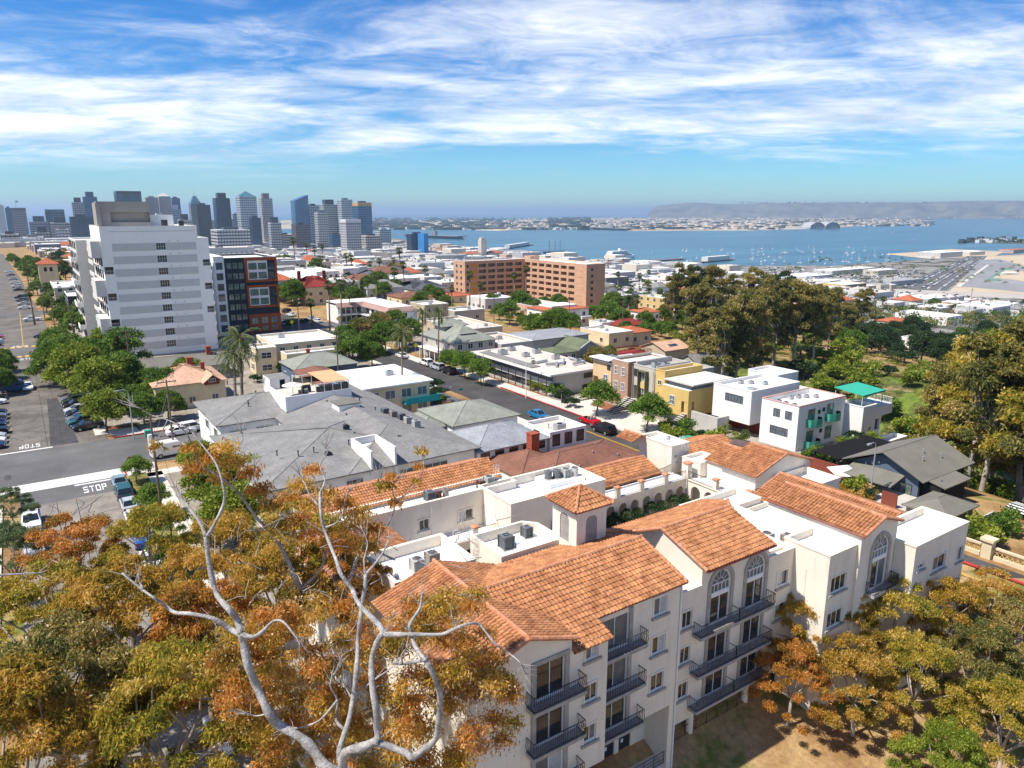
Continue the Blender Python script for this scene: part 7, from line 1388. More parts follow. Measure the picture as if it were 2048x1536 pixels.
def frond(mb, a, el, L_, sag, n, wl, up=.55, tw=.16):
    ca, sa = math.cos(a), math.sin(a); pts = []; x = z = 0.0; e = el; st = L_ / n
    for i in range(n + 1): pts.append((x * ca, x * sa, z)); x += st * math.cos(e); z += st * math.sin(e); e -= sag / n
    side = Vector((-sa, ca, 0))
    for i in range(1, n + 1):
        p, q = Vector(pts[i - 1]), Vector(pts[i]); d = (q - p).normalized(); w = wl * math.sin(math.pi * min(1, (i + .3) / (n + .6))) ** .6
        for s in (-1, 1):
            tip = q + side * s * w * .8 + d * w * .55 - Vector((0, 0, w * .5)); mb.face([p, p.lerp(q, .75), tip, p.lerp(tip, .5) + d * .1])
    mb.tube(pts, .03, 3, 1, False)
def tone_attr(me, seed):
    g = np.random.default_rng(seed); n = len(me.polygons); a = me.attributes.new('tone', 'FLOAT', 'FACE'); a.data.foreach_set('value', g.random(n).astype(np.float32)); return me
def palm(kind, k, H_, feather):
    r = random.Random(140 + k); mb = MB(); lean = (r.uniform(-.5, .5), r.uniform(-.5, .5)); nf = 26 if feather else 34
    for i in range(nf):
        a = i * 2.4 + r.uniform(-.2, .2); el = lerp(1.25, -.75, (i / nf) ** .8)
        if feather: frond(mb, a, el, r.uniform(3.0, 3.7), r.uniform(1.5, 2.1), 9, .85)
        else:
            d = Vector((math.cos(a) * math.cos(el), math.sin(a) * math.cos(el), math.sin(el))); c = d * 1.15; s = d.cross(Vector((0, 0, 1))); s = s.normalized() if s.length > .01 else Vector((1, 0, 0)); u = s.cross(d)
            mb.tube([(0, 0, 0), c], .02, 3, 1, False)
            for j in range(9): t = lerp(-1.25, 1.25, j / 8); e = c + (d * math.cos(t) + s * math.sin(t)) * 1.05 - Vector((0, 0, .18)); m_ = c.lerp(e, .5); pp = (s * math.cos(t) - d * math.sin(t)) * .13; mb.face([c, m_ + pp, e, m_ - pp])
    cr = tone_attr(mb.mesh('crown', [LP, BARK]), 150 + k)
    tr = MB().tube([(0, 0, -.5), (lean[0] * .3, lean[1] * .3, H_ * .4), (lean[0], lean[1], H_)], [.26, .19, .17] if feather else [.34, .26, .24], 8).mesh('trunk', PALMB, True)
    parts = [('crown', cr, (lean[0], lean[1], H_))]
    if not feather: parts.append(('dead_skirt', leaves('dead_skirt', [(0, 0, -1.2, .65), (0, 0, -.5, .7)], 260, .7, MATS.get('dead_palm') or leafmat('dead_palm', [(.12, .08, .04), (.22, .15, .08), (.30, .22, .12)]), 160 + k, .2, 1.2), (lean[0], lean[1], H_)))
    TREES.setdefault(kind, []).append((tr, parts))
for k in range(3): palm('queen', k, (9, 11, 7)[k], True); palm('fan', k, (12, 15, 9)[k], False)
LOOK = {'round': 'round leafy green tree', 'small': 'small neat street tree', 'gum': 'tall olive gum tree', 'bush': 'leafy shrub', 'far': 'distant dark tree', 'cypress': 'dark column cypress', 'queen': 'feathery palm', 'fan': 'fan palm with dry skirt'}
CATS = {'bush': 'shrub', 'queen': 'palm tree', 'fan': 'palm tree'}
def tree(kind, x, y, s=1.0, sz=None, k=None, z=None, look=None, mats=None, label=None, group=None):
    i = (len(LBC) * 7 + int(x * 3 + y)) if k is None else k; tr, crowns = TREES[kind][i % len(TREES[kind])]; z = h(x, y) if z is None else z
    if label is None:
        label = near_label(look or LOOK[kind], x, y)
    t = thing({'round': 'tree', 'small': 'street_tree', 'gum': 'gum_tree', 'bush': 'shrub', 'far': 'tree', 'cypress': 'cypress_tree', 'queen': 'palm_tree', 'fan': 'palm_tree'}[kind], label, CATS.get(kind, 'tree'), (x, y, z), group or ({'bush': 'shrubs', 'far': 'distant trees', 'queen': 'palm trees', 'fan': 'palm trees', 'gum': 'gum trees', 'cypress': 'cypress trees'}.get(kind, 'green trees')), (i * 1.7) % 6.28)
    t.scale = (s, s, sz or s); obj(tr.name.split('.')[0], tr, t)
    for q in crowns:
        o = obj(q[0], q[1], t, q[2] if len(q) > 2 else None)
        if mats: o.data = q[1]; o.material_slots[0].link = 'OBJECT'; o.material_slots[0].material = mats
    return t
def tp(kind, px, py, s=1.0, z0=0.0, **k): x, y = at(px, py, z0); return tree(kind, x, y, s, **k)
# avenue trees on the left
for (px, py, s) in ((205, 822, 1.25), (160, 790, 1.35), (245, 800, 1.2), (215, 862, .9), (140, 750, 1.2), (250, 750, 1.35), (118, 715, 1.0), (330, 810, .9), (375, 785, .9), (290, 850, .7), (300, 800, .8), (185, 770, 1.3), (110, 770, 1.1), (340, 840, .7), (400, 800, .8), (270, 830, .7), (215, 715, 1.0)): tp('round', px, py, s, z=0, mats=LY if px in (205, 160, 215) else None)
for (px, py, s) in ((95, 625, .8), (75, 590, .8), (60, 560, .8), (48, 545, .8), (120, 655, .8), (40, 535, .8), (30, 520, 1), (22, 512, 1), (5, 790, .7), (8, 745, .7), (-2, 760, .8)): tp('round', px, py, s, look='avenue tree')
for (px, py, s) in ((62, 610, 1.0), (58, 580, .9), (70, 650, .9)): tp('fan', px, py, s)
for (px, py, s) in ((275, 968, .75), (312, 1032, .8), (345, 1085, .8), (340, 1150, .8)): tp('small', px, py, s, z=.1, look='young bright green verge tree', mats=LG)
tp('round', 440, 1020, .95, look='yellow green rounded tree', mats=LY); tp('round', 400, 960, .7, look='yellow green rounded tree', mats=LY); tp('round', 470, 1090, .9, look='yellow green rounded tree', mats=LY); tp('round', 520, 1010, .8, look='yellow green rounded tree', mats=LY)
for (px, py, s) in ((475, 868, 1.25), (488, 858, 1.45)): tp('queen', px, py, s, sz=s * 1.0, z=0, look='tall feathery palm with red fruit skirt', k=1)
for (px, py, s) in ((500, 735, .8), (470, 705, .7), (455, 770, .6), (515, 760, .5)): tp('queen', px, py, s)
for (px, py, s) in ((805, 815, 1.05), (877, 735, 1.0), (845, 730, .95)): tp('queen', px, py, s, sz=s * 1.25, look='slender street palm', k=1)
for (px, py) in ((700, 720), (735, 712), (770, 705), (800, 700), (720, 690), (760, 680), (790, 672), (690, 700), (820, 690), (745, 735), (705, 740)): tp('round', px, py, rnd.uniform(.75, 1.05), look='dense green tree', mats=LO if (px + py) % 3 == 0 else None)
for (px, py) in ((870, 795), (868, 780), (858, 800), (880, 810), (845, 775), (690, 765), (560, 745), (585, 760), (640, 720), (660, 742), (530, 700), (545, 720), (610, 650), (580, 655), (515, 765)): tp('bush', px, py, rnd.uniform(1.0, 1.7))
for (px, py, s) in ((900, 745, .95), (930, 755, 1.05), (962, 768, 1.0)): tp('small', px, py, s * 1.15, look='dark green kerb tree', k=0)
for (px, py, s) in ((1195, 833, 1.0), (1295, 865, 1.0), (1165, 815, .0)):
    if s: tp('small', px, py, 1.35, look='pruned round pavement tree', k=1, mats=LG)
for (px, py) in ((1095, 785), (1075, 780), (1110, 795), (1130, 800), (1140, 815), (1240, 820), (1255, 812), (1330, 862), (1370, 868), (1345, 880), (1400, 882), (1430, 890), (1450, 895), (1480, 885), (1380, 885)): tp('bush', px, py, rnd.uniform(.9, 1.6), z=0)
tp('fan', 1065, 770, .35); tp('queen', 1000, 860, .3); tp('queen', 1450, 880, .42, look='broad leaved garden palm'); tp('queen', 1488, 888, .3, look='broad leaved garden palm')
for (px, py, s) in ((545, 660, 1.15), (550, 640, 1.1), (684, 655, .95), (660, 662, .95), (625, 655, .9), (700, 645, .6), (600, 665, .7), (437, 648, 1.0)): tp('fan', px, py, s)
for (px, py, s) in ((755, 640, 1.0), (738, 668, .9), (940, 630, 1.0), (960, 625, .9), (1052, 600, 1.2), (1030, 610, 1.0), (905, 660, .7), (1270, 640, 1.2), (1258, 655, 1.1), (1240, 560, 1.3), (1262, 560, 1.4), (1300, 565, 1.2), (1320, 570, 1.1), (1335, 572, 1.0), (800, 560, 1.4), (760, 545, 1.3), (740, 560, 1.2), (810, 590, 1.2), (790, 600, 1.3)): tp('fan', px, py, s, z0=-6)
for (px, py) in ((640, 600), (660, 602), (675, 600), (692, 598), (700, 600), (708, 598), (655, 590)): tp('cypress', px, py, rnd.uniform(1.0, 1.3))
for (px, py, s) in ((590, 625, 1.3), (570, 620, 1.0), (760, 590, 1.4), (740, 600, 1.2), (790, 590, 1.0), (830, 580, .9), (1040, 625, 1.3), (1065, 630, 1.0), (1000, 640, .8), (1135, 640, .7), (1045, 660, .6), (1060, 665, .6), (1220, 640, 1.3), (1225, 600, 1.4), (1320, 600, 1.2), (1250, 665, .7), (1290, 660, .7), (860, 640, .7), (890, 630, .8)): tp('round', px, py, s, z0=-3)
for (px, py, s) in ((1215, 735, .55), (1230, 745, .5), (1190, 730, .5), (1350, 740, .55), (1380, 745, .55), (1410, 750, .6), (1365, 735, .5)): tp('round', px, py, s * 1.5, z0=-2, look='olive yellow backyard tree', mats=LO)
# gum trees of the canyon
for i, (px, py, s, z0) in enumerate(((1395, 700, 1.15, -4), (1440, 735, 1.2, -6), (1475, 742, 1.3, -8), (1510, 735, 1.25, -8), (1545, 730, 1.25, -9), (1590, 735, 1.2, -10), (1625, 740, 1.1, -11), (1650, 715, 1.0, -12), (1420, 680, 1.2, -6), (1500, 690, 1.2, -10), (1560, 690, 1.2, -12), (1370, 650, 1.2, -8), (1400, 655, 1.15, -9), (1690, 690, .8, -14), (1720, 665, 1.15, -20), (1665, 650, 1.1, -18), (1600, 655, 1.1, -16), (1530, 640, 1.2, -14), (1640, 620, 1.0, -22), (1345, 640, 1.0, -6), (1460, 640, 1.1, -10))): tp('gum', px, py, s * .95, z0, mats=LD if i in (10, 12, 17) else None, look='dense dark gum tree' if i in (10, 12, 17) else None)
for i, (x, y, s) in enumerate(((112, 36, 1.25), (118, 30, 1.3), (122, 42, 1.3), (128, 34, 1.3), (131, 46, 1.25), (138, 40, 1.3), (126, 52, 1.15), (116, 24, 1.25), (108, 28, 1.1), (142, 54, 1.2), (134, 60, 1.0), (150, 48, 1.3), (146, 66, 1.1), (121, 20, 1.2), (160, 62, 1.2), (172, 74, 1.2), (108.5, 35, .95), (112, 22, 1.05), (104, 24, .9), (100, 17, .9), (117, 46, 1.0))): tree('gum', x, y, s, mats=(LEG, None, LO)[i % 3], look='golden tall gum tree' if i % 3 == 0 else None)
r = random.Random(77); placed = []
def scatter(kind, n, x0, x1, y0, y1, s0, s1, gap, mats=None, look=None, ok=None):
    c = 0; tries = 0
    while c < n and tries < n * 60:
        tries += 1; x, y = r.uniform(x0, x1), r.uniform(y0, y1)
        if not free(x - 1, x + 1, y - 1, y + 1) or (ok and not ok(x, y)) or any((x - a) ** 2 + (y - b) ** 2 < gap * gap for a, b in placed): continue
        if inview(x, y, h(x, y) + 2, 20) is None: continue
        placed.append((x, y)); c += 1; tree(kind, x, y, r.uniform(s0, s1), mats=mats, look=look)
can = lambda x, y: not (x < 116 and y > 50) and not (x < 118 and y < 110)
scatter('bush', 60, 112, 240, 30, 170, 1.8, 3.4, 3.4, ok=can, look='canyon shrub'); scatter('bush', 40, 116, 215, 50, 150, 1.8, 3.2, 3.4, LY, 'bright green canyon shrub', can)
cb_ = []
while len(cb_) < 620:
    x, y = r.uniform(112, 250), r.uniform(28, 175)
    if can(x, y) and free(x, x, y, y): cb_.append((x, y, h(x, y) + .5, r.uniform(.7, 1.7)))
for k_, m_ in enumerate((LY, LG, LO)): tag(obj('canyon_brush', leaves('canyon_brush', cb_[k_::3], 24000, .34, m_, 33 + k_, .5, 0)), ('bright', 'green', 'dry olive')[k_] + ' brush covering the canyon side behind the white houses', 'brush', kind='stuff'); scatter('round', 26, 140, 420, 60, 260, .7, 1.4, 6, LD, 'dark canyon tree', lambda x, y: x > 235); scatter('round', 10, 150, 420, 70, 250, .7, 1.2, 6, LG, 'fresh green canyon tree', lambda x, y: x > 225)
TAKEN += [(a, b, c, d) for a, b, c, d in ((196, 236, 276, 345),)]
lots = lambda x, y: not any(abs(x - c) < 8 for c in (78,)) and not (y > 225 and y < 246) and not (y > 315 and y < 335)
scatter('round', 44, 85, 260, 150, 330, .6, 1.15, 5, None, 'garden tree', lots); scatter('far', 40, 20, 560, 330, 620, .9, 1.5, 9); scatter('far', 20, 420, 800, 280, 500, .9, 1.5, 12);
for k in range(26): y = 250 + k * 15; tree('far', 13 + AX(y) * .6 + (k % 3) * 2.2, y, r.uniform(.8, 1.1), k=(1, 0, 1)[k % 3], look='avenue row tree', z=-.2); k % 2 or tree('far', 20 + r.uniform(-4, 30), y + 190, r.uniform(1.0, 1.5), look='tree beyond the mission hall')
scatter('fan', 40, 120, 520, 260, 700, 1.0, 1.5, 8, None, 'distant fan palm')
fm_ = [(*(lambda p: (p[0], p[1], h(*p) + 4))((r.uniform(60, 1120), r.uniform(700, 2400))), r.uniform(2.5, 5)) for _ in range(900)] + [(*(lambda p: (p[0], p[1], h(*p) + 4))((r.uniform(60, 1050), r.uniform(300, 900))), r.uniform(2.0, 4)) for _ in range(520)]; fm_ = [q for q in fm_ if free(q[0], q[0], q[1], q[1]) and not (q[0] < 560 and q[1] < 330) and q[0] < pw(q[1], SHORE) - 15 and q[2] > -79.5 or q[1] < 1900]
tag(obj('distant_treetops', leaves('distant_treetops', fm_, 46000, 1.9, LD, 5, .7, 0)), 'mass of far small treetops between the low buildings', 'trees', kind='stuff')
ft_ = []
while len(ft_) < 420:
    x, y = at(r.uniform(1420, 2060), r.uniform(588, 668), -34)
    if free(x - 4, x + 4, y - 4, y + 4) and x > 250: ft_.append((x, y, h(x, y) + r.uniform(2, 6), r.uniform(2.2, 4.6)))
for k_ in range(120): x, y = at(r.uniform(1560, 2060), r.uniform(518, 572), -80); ft_.append((x, y, -76 + r.uniform(-1, 3), r.uniform(3, 6)))
for k_, m_ in enumerate((LD, LO, LG)): tag(obj('slope_treetops', leaves('slope_treetops', ft_[k_::3], 17000, 1.05, m_, 15 + k_, .6, 0)), ('dark', 'olive', 'fresh green')[k_] + ' treetops massed between the houses down the slope', 'trees', kind='stuff')
# leafy planting on the pergola and in the garden of the black house
for i in range(16): x, y = r.uniform(96, 110), r.uniform(57, 63); tree('bush', x, y, r.uniform(.9, 1.4), z=r.uniform(-1, .6), look='big leaved garden plant')
for i in range(8): x, y = r.uniform(97, 110), r.uniform(58.5, 63.5); tree('queen', x, y, r.uniform(.26, .36), k=2, z=-1.2, look='banana like garden palm')
for i in range(10): x, y = r.uniform(86.8, 91), r.uniform(46.5, 55); tree('bush', x, y, r.uniform(.9, 1.5), mats=LE if i % 2 else None, look='rusty garden shrub' if i % 2 else 'green garden shrub')
for i, x in enumerate((49.0, 51.4, 53.2, 57.0, 60.6)): tree('bush', x, 54.6, 1.0, z=3.3, k=2, look='potted climbing plant in the court arcade')
for i in range(8): x, y = r.uniform(86, 96), r.uniform(20, 34); tree('bush', x, y, r.uniform(1.2, 2.0), mats=LY if i % 2 else LG, look='hedge shrub')
# ------------------------------------------------------------------ the near gum trees
def dep(px, py, D):
    """point D metres ahead of the drone on that bearing (survey of the near tree)"""
    a = (px - 1024) / 1450; b = (768 - py) / 1450; Y = _cp + b * _sp; t = D / Y; X, Zd = a * t, (-_sp + b * _cp) * t
    return (X * _c34 + D * _s34, -X * _s34 + D * _c34, 37 + Zd)
def hero_crown(seed, R_, n, m, blossom=0, hgt=1.0):
    r = random.Random(seed); cl = []
    for i in range(66):
        a = i * 2.4; t = (i + .5) / 66; rr = R_ * math.sqrt(t) * r.uniform(.75, 1.12); cl.append((rr * math.cos(a), rr * math.sin(a), hgt * R_ * (.62 - 1.25 * t ** 1.3) + r.uniform(-1.3, .8), r.uniform(.45, .95)))
    me = leaves('crown', cl, n, .27, m, seed, .30, .7, shell=.4, flat=.95); bl = leaves('blossom', cl, blossom, .13, LB, seed + 1, .9, 0, shell=.92) if blossom else None
    return cl, me, bl
HC = [hero_crown(200 + k, 5.2, 37000, LE, 0 if k else 1600) for k in range(3)]
def near_gum(x, y, zc, s, k, label, trunk_m=None, rz=0.0, mat_=None):
    zg = h(x, y); cl, me, bl = HC[k % 3]; t = thing('gum_tree', label, 'tree', (x, y, zg), 'near rust leaved gum trees', rz); Hc = zc - zg
    pts = [(q[0] * s, q[1] * s, Hc + q[2] * s) for q in cl[::6]]
    obj('trunk', limbs(pts, (.3, .2, -1), .22 * s, (0, .1, Hc - 3.2 * s), trunk_m or BARKG, 300 + k, twist=1.2, n=7), t)
    o = obj('crown', me, t, (0, 0, Hc), None, (s, s, s))
    if mat_: o.material_slots[0].link = 'OBJECT'; o.material_slots[0].material = mat_
    if bl: obj('blossom', bl, t, (0, 0, Hc), None, (s, s, s))
    return t
for i, (px, py, z, s, lb, mm) in enumerate((
 (150, 1110, 10.5, .85, 'rusty gum tree over the parked cars at the left edge', None), (300, 1095, 11, .9, 'rusty gum tree hiding the middle of the near avenue', None), (455, 1130, 12, .95, 'olive and rust gum tree beside the yellow green trees', None), (70, 1250, 11, 1.0, 'wide gum tree at the left border', None), (250, 1250, 12, 1.05, 'broad gum tree over the near avenue left of the pale branches', None),
 (410, 1290, 11.5, .95, 'rust leaved gum tree behind the pale forked branch', None), (120, 1400, 12, 1.05, 'dark gum tree low at the left border', None), (330, 1450, 11, 1.0, 'gum tree at the bottom left corner of the grove', None), (20, 1500, 12, 1.0, 'gum tree cut by the bottom left corner', None), (600, 1100, 14, .85, 'gum tree rising against the grey shingle roof', None), (690, 1130, 13.5, .6, 'slender gum tree beside the tiled east wing', None), (560, 1180, 13, .85, 'gum tree between the pale branches and the tiled wing', None))):
    x, y = at(px, py, z); near_gum(x, y, z, s, i, lb, rz=i * 1.3, mat_=(LER, LEG, LE, LEG, LE, LER, LO, LEG, LE, LEG, LER, LE)[i])
x, y = at(25, 1110, 6); near_gum(x, y, 6, .8, 1, 'grey green willow like tree at the left edge', mat_=LS)
x, y = at(20, 1010, 5); near_gum(x, y, 5, .5, 2, 'small grey green tree at the left street corner', mat_=LS)
for i, (px, py, z, s, lb, mm) in enumerate((
 (1590, 1230, 4.5, .62, 'golden gum tree in front of the windowed block', None), (1690, 1210, 4.8, .55, 'golden gum tree left of the far arched window', None), (1800, 1220, 4.5, .72, 'wide golden gum tree below the flat white roof', None), (1905, 1210, 4.5, .68, 'rust gum tree near the gate drive', None), (1590, 1325, 2.6, .55, 'low golden gum tree beside the wire fence', None), (1715, 1330, 2.8, .6, 'tangled gum tree over the dirt slope', None), (1840, 1330, 3, .62, 'dense gum tree right of the dirt slope', None), (1960, 1310, 3.2, .7, 'olive gum tree at the right border', LO), (1990, 1180, 4.5, .55, 'sparse gum tree by the drive', None), (2020, 1420, 2.4, .7, 'green gum tree in the lower right corner', LEG), (1900, 1500, 0.5, .55, 'small yellow green tree at the bottom right', LY), (2040, 1250, 4, .6, 'gum tree cut by the right border', LO))):
    x, y = at(px, py, z); near_gum(x, y, z - 1.0, s * 1.24, i + 1, lb, rz=i * 2.1, mat_=mm or (LE, LE, LEG, LE, LER, LE, LEG)[i % 7])
# the tall pale tree with bare forked branches
HT_ = thing('gum_tree', 'tall pale barked gum tree with bare forked branches and blossoming crown', 'tree', (0, 0, 0))
def br(pts, D0, D1, r0, r1, n=9):
    k = len(pts); out = []; ln = [0]
    for (a, b), (c, d) in zip(pts, pts[1:]): ln.append(ln[-1] + math.hypot(a - c, b - d))
    jr = random.Random(int(pts[0][0] * 3 + pts[-1][1]))
    for i, (a, b) in enumerate(pts): t = ln[i] / ln[-1]; out.append((Vector(dep(a, b, lerp(D0, D1, t) + (jr.uniform(-.25, .25) if 0 < i < k - 1 else 0))), lerp(r0, r1, t ** .8) * .8))
    P_, R_ = [], []
    for i in range(len(out) - 1):
        p0 = out[max(i - 1, 0)][0]; p1, ra = out[i]; p2, rb = out[i + 1]; p3 = out[min(i + 2, len(out) - 1)][0]
        for j in range(3):
            t = j / 3; P_.append(.5 * ((2 * p1) + (p2 - p0) * t + (2 * p0 - 5 * p1 + 4 * p2 - p3) * t * t + (3 * p1 - p0 - 3 * p2 + p3) * t ** 3)); R_.append(lerp(ra, rb, t) * jr.uniform(.86, 1.16))
    P_.append(out[-1][0]); R_.append(out[-1][1]); return P_, R_
tb = MB(); base = Vector(dep(690, 1545, 25.5)); gx, gy = base.x + .5, base.y + .8
tb.tube([(gx, gy, h(gx, gy) - 1), (gx - .1, gy, 2), (gx + .15, gy - .3, 7), base], [.62, .5, .42, .33], 12)
tb.mesh; tr_ = tb.build('trunk', BARKP, HT_, True)
BR = [
 ([(690, 1545), (651, 1534), (623, 1495), (595, 1471), (557, 1450), (536, 1422), (515, 1377), (496, 1331), (487, 1286), (482, 1267)], 25.5, 26.5, .27, .20),
 ([(482, 1267), (475, 1241), (456, 1216), (435, 1192), (423, 1153), (416, 1115), (412, 1073)], 26.5, 28, .17, .12), ([(412, 1073), (421, 1062), (441, 1024), (449, 1000), (447, 975), (432, 927), (400, 885), (383, 862)], 28, 30, .10, .035), ([(412, 1073), (398, 1042), (365, 998), (352, 975)], 28, 29, .10, .05),
 ([(482, 1269), (460, 1258), (426, 1237), (377, 1227), (349, 1225), (328, 1209), (307, 1195), (283, 1178), (244, 1146)], 26.5, 27.5, .15, .05), ([(285, 1178), (281, 1165), (276, 1147)], 27.3, 27.6, .06, .04), ([(483, 1268), (505, 1274), (526, 1262), (547, 1242), (567, 1244), (588, 1269), (609, 1293)], 26.5, 26, .13, .03),
 ([(688, 1540), (679, 1502), (697, 1443), (707, 1391), (714, 1331), (716, 1279), (721, 1237), (724, 1209), (730, 1174), (731, 1150)], 25.8, 29, .17, .11), ([(731, 1150), (735, 1145), (749, 1129), (766, 1105), (776, 1083)], 29, 30, .09, .03), ([(731, 1150), (728, 1120), (735, 1085), (720, 1050)], 29, 30.5, .06, .02),
 ([(685, 1542), (690, 1506), (731, 1492), (756, 1481)], 25.5, 25, .24, .20), ([(756, 1481), (754, 1454), (752, 1419), (744, 1366), (744, 1314), (759, 1276), (766, 1269)], 25, 26, .18, .15), ([(766, 1269), (759, 1251), (735, 1227), (714, 1202), (704, 1178), (683, 1150), (672, 1119), (658, 1084), (648, 1056), (641, 1021), (640, 985)], 26, 30, .15, .07), ([(640, 985), (650, 960), (640, 930), (655, 905), (648, 880)], 30, 31, .06, .015), ([(641, 1015), (620, 990), (606, 960), (590, 935)], 30, 31, .05, .015), ([(648, 1056), (680, 1040), (690, 1000), (700, 975)], 30, 31, .06, .02),
 ([(766, 1269), (801, 1269), (836, 1269), (882, 1269), (909, 1258), (934, 1248), (958, 1248), (972, 1265), (993, 1290), (1018, 1307), (1039, 1324), (1051, 1349)], 26, 25, .14, .025), ([(909, 1258), (912, 1248)], 25.6, 25.7, .05, .02), ([(821, 1262), (819, 1251), (826, 1237), (840, 1216), (845, 1185)], 26, 26.8, .10, .05),
 ([(756, 1486), (784, 1495), (812, 1506), (824, 1514), (843, 1502), (871, 1478), (878, 1436), (880, 1391), (868, 1352), (854, 1324)], 25, 24.5, .19, .13), ([(854, 1324), (843, 1311), (829, 1290), (820, 1262)], 24.5, 26, .12, .09), ([(854, 1318), (829, 1324), (805, 1328), (786, 1326)], 24.5, 24.2, .11, .05), ([(805, 1327), (803, 1310), (812, 1298)], 24.2, 24.2, .05, .025),
 ([(512, 1035), (505, 1024), (482, 992), (460, 970), (435, 950), (397, 932)], 33, 32, .10, .045), ([(397, 932), (390, 905), (375, 870), (355, 850), (335, 840), (302, 830), (282, 817), (257, 810)], 32, 31, .055, .02), ([(512, 1035), (560, 1090), (600, 1180)], 33, 33.5, .10, .13), ([(335, 840), (322, 868), (308, 900)], 31.3, 31, .03, .012), ([(460, 970), (478, 940), (470, 905), (486, 880), (480, 855)], 32.5, 32.5, .05, .012), ([(482, 992), (500, 960), (510, 930)], 33, 33, .05, .015),
 ([(703, 1410), (735, 1370), (790, 1330), (810, 1300)], 27, 27.5, .06, .02), ([(690, 1460), (672, 1440), (675, 1400), (660, 1370), (672, 1340)], 26.5, 27.5, .10, .03), ([(675, 1400), (640, 1440), (600, 1455), (560, 1460)], 27, 27, .07, .03), ([(540, 1425), (510, 1432), (480, 1420)], 26, 26.4, .05, .02), ([(706, 1400), (690, 1370), (685, 1330), (670, 1310)], 27, 27.5, .05, .015),
 ([(790, 1120), (760, 1105), (735, 1085), (715, 1115), (700, 1160)], 34, 34, .06, .12), ([(745, 1090), (775, 1050), (790, 1010), (785, 975), (800, 950)], 34, 33, .07, .02), ([(790, 1005), (815, 985), (835, 960), (848, 935), (842, 900)], 33, 33, .05, .015), ([(785, 980), (765, 965), (755, 945)], 33, 33, .04, .012), ([(600, 1180), (640, 1140), (655, 1100)], 33.5, 34, .1, .04), ([(-30, 1152), (0, 1150), (40, 1148), (85, 1145)], 25, 25.4, .06, .03)]
for q in BR:
    mb = MB(); P_, R_ = br(*q); mb.tube(P_, R_, 9); mb.build('branch', BARKP, HT_, True)
rb = random.Random(8); tw = MB()
for _ in range(150):
    a, b = rb.uniform(420, 1000), rb.uniform(1040, 1530); D = rb.uniform(29.5, 32); p = Vector(dep(a, b, D)); d = Vector((rb.uniform(-1, 1), rb.uniform(-1, 1), rb.uniform(.1, 1))).normalized(); q1 = p + d * rb.uniform(.4, .9); q2 = q1 + (d + Vector((rb.uniform(-.7, .7), rb.uniform(-.7, .7), rb.uniform(-.4, .3)))).normalized() * .6
    tw.tube([p, q1, q2], [.022, .014, .006], 4)
for q in BR:
    e = q[0][-1]; p = Vector(dep(*e, q[2])); e0 = Vector(dep(*q[0][-2], q[2])); d0 = (p - e0).normalized()
    for j in range(7):
        o_ = e0.lerp(p, rb.uniform(.1, 1)); d = (d0 + Vector((rb.uniform(-1, 1), rb.uniform(-1, 1), rb.uniform(-.5, .9))) * .9).normalized(); L_ = rb.uniform(.35, 1.0); m_ = o_ + d * L_ * .5 + Vector((rb.uniform(-.1, .1),) * 3); tw.tube([o_, m_, m_ + (d + Vector((rb.uniform(-.6, .6), rb.uniform(-.6, .6), rb.uniform(-.3, .5)))) * L_ * .5], [.02, .013, .004], 4)
tw.build('twigs', BARKP, HT_)['kind'] = 'stuff'
def inpoly(u, v, poly):
    c = False
    for i in range(len(poly)):
        (x0, y0), (x1, y1) = poly[i], poly[i - 1]
        if (y0 > v) != (y1 > v) and u < (x1 - x0) * (v - y0) / (y1 - y0) + x0: c = not c
    return c
poly = [(450, 1260), (520, 1225), (640, 1200), (720, 1215), (800, 1215), (870, 1185), (930, 1185), (985, 1230), (995, 1290), (1000, 1350), (1030, 1400), (1030, 1460), (985, 1530), (900, 1560), (470, 1560), (455, 1450), (430, 1350)]
cl = []
while len(cl) < 190:
    a, b = rb.uniform(430, 1035), rb.uniform(1185, 1560)
    if inpoly(a, b, poly): cl.append((*dep(a, b, rb.uniform(29.0, 33.5)), rb.uniform(.6, 1.0)))
for a, b, D, rr_ in ((600, 975, 32, .75), (625, 945, 32, .6), (650, 990, 32, .7), (575, 1000, 32, .6), (630, 1015, 32, .8), (690, 1010, 33, .85), (720, 1035, 33, .9), (745, 1065, 33, .8), (700, 1060, 33, .9), (675, 1095, 33, .9), (740, 1100, 33.5, .7), (790, 1010, 33, .5), (770, 975, 33, .6), (780, 955, 33, .45), (845, 905, 33, .42), (838, 935, 33, .4), (830, 965, 33, .35), (420, 915, 32, .8), (450, 900, 32, .7), (390, 940, 32, .7), (470, 930, 32.5, .8), (500, 950, 33, .7), (440, 960, 32.5, .6), (520, 985, 33, .8), (545, 1015, 33, .8), (380, 900, 31.5, .5), (310, 895, 31, .45), (600, 1040, 33, .8), (560, 1060, 33, .9), (620, 1075, 33, .9)): cl.append((*dep(a, b, D), rr_))
obj('crown', leaves('crown', cl[::2], 40000, .25, LE, 401, .27, .75, shell=.3, flat=.8, tone=(.15, 1)), HT_); obj('crown', leaves('crown', cl[1::2], 40000, .25, LER, 403, .27, .75, shell=.3, flat=.8, tone=(.15, 1)), HT_); obj('blossom', leaves('blossom', cl[:190], 6500, .10, LB, 402, .9, 0, shell=.9), HT_)
tt = TREES['round'][0]
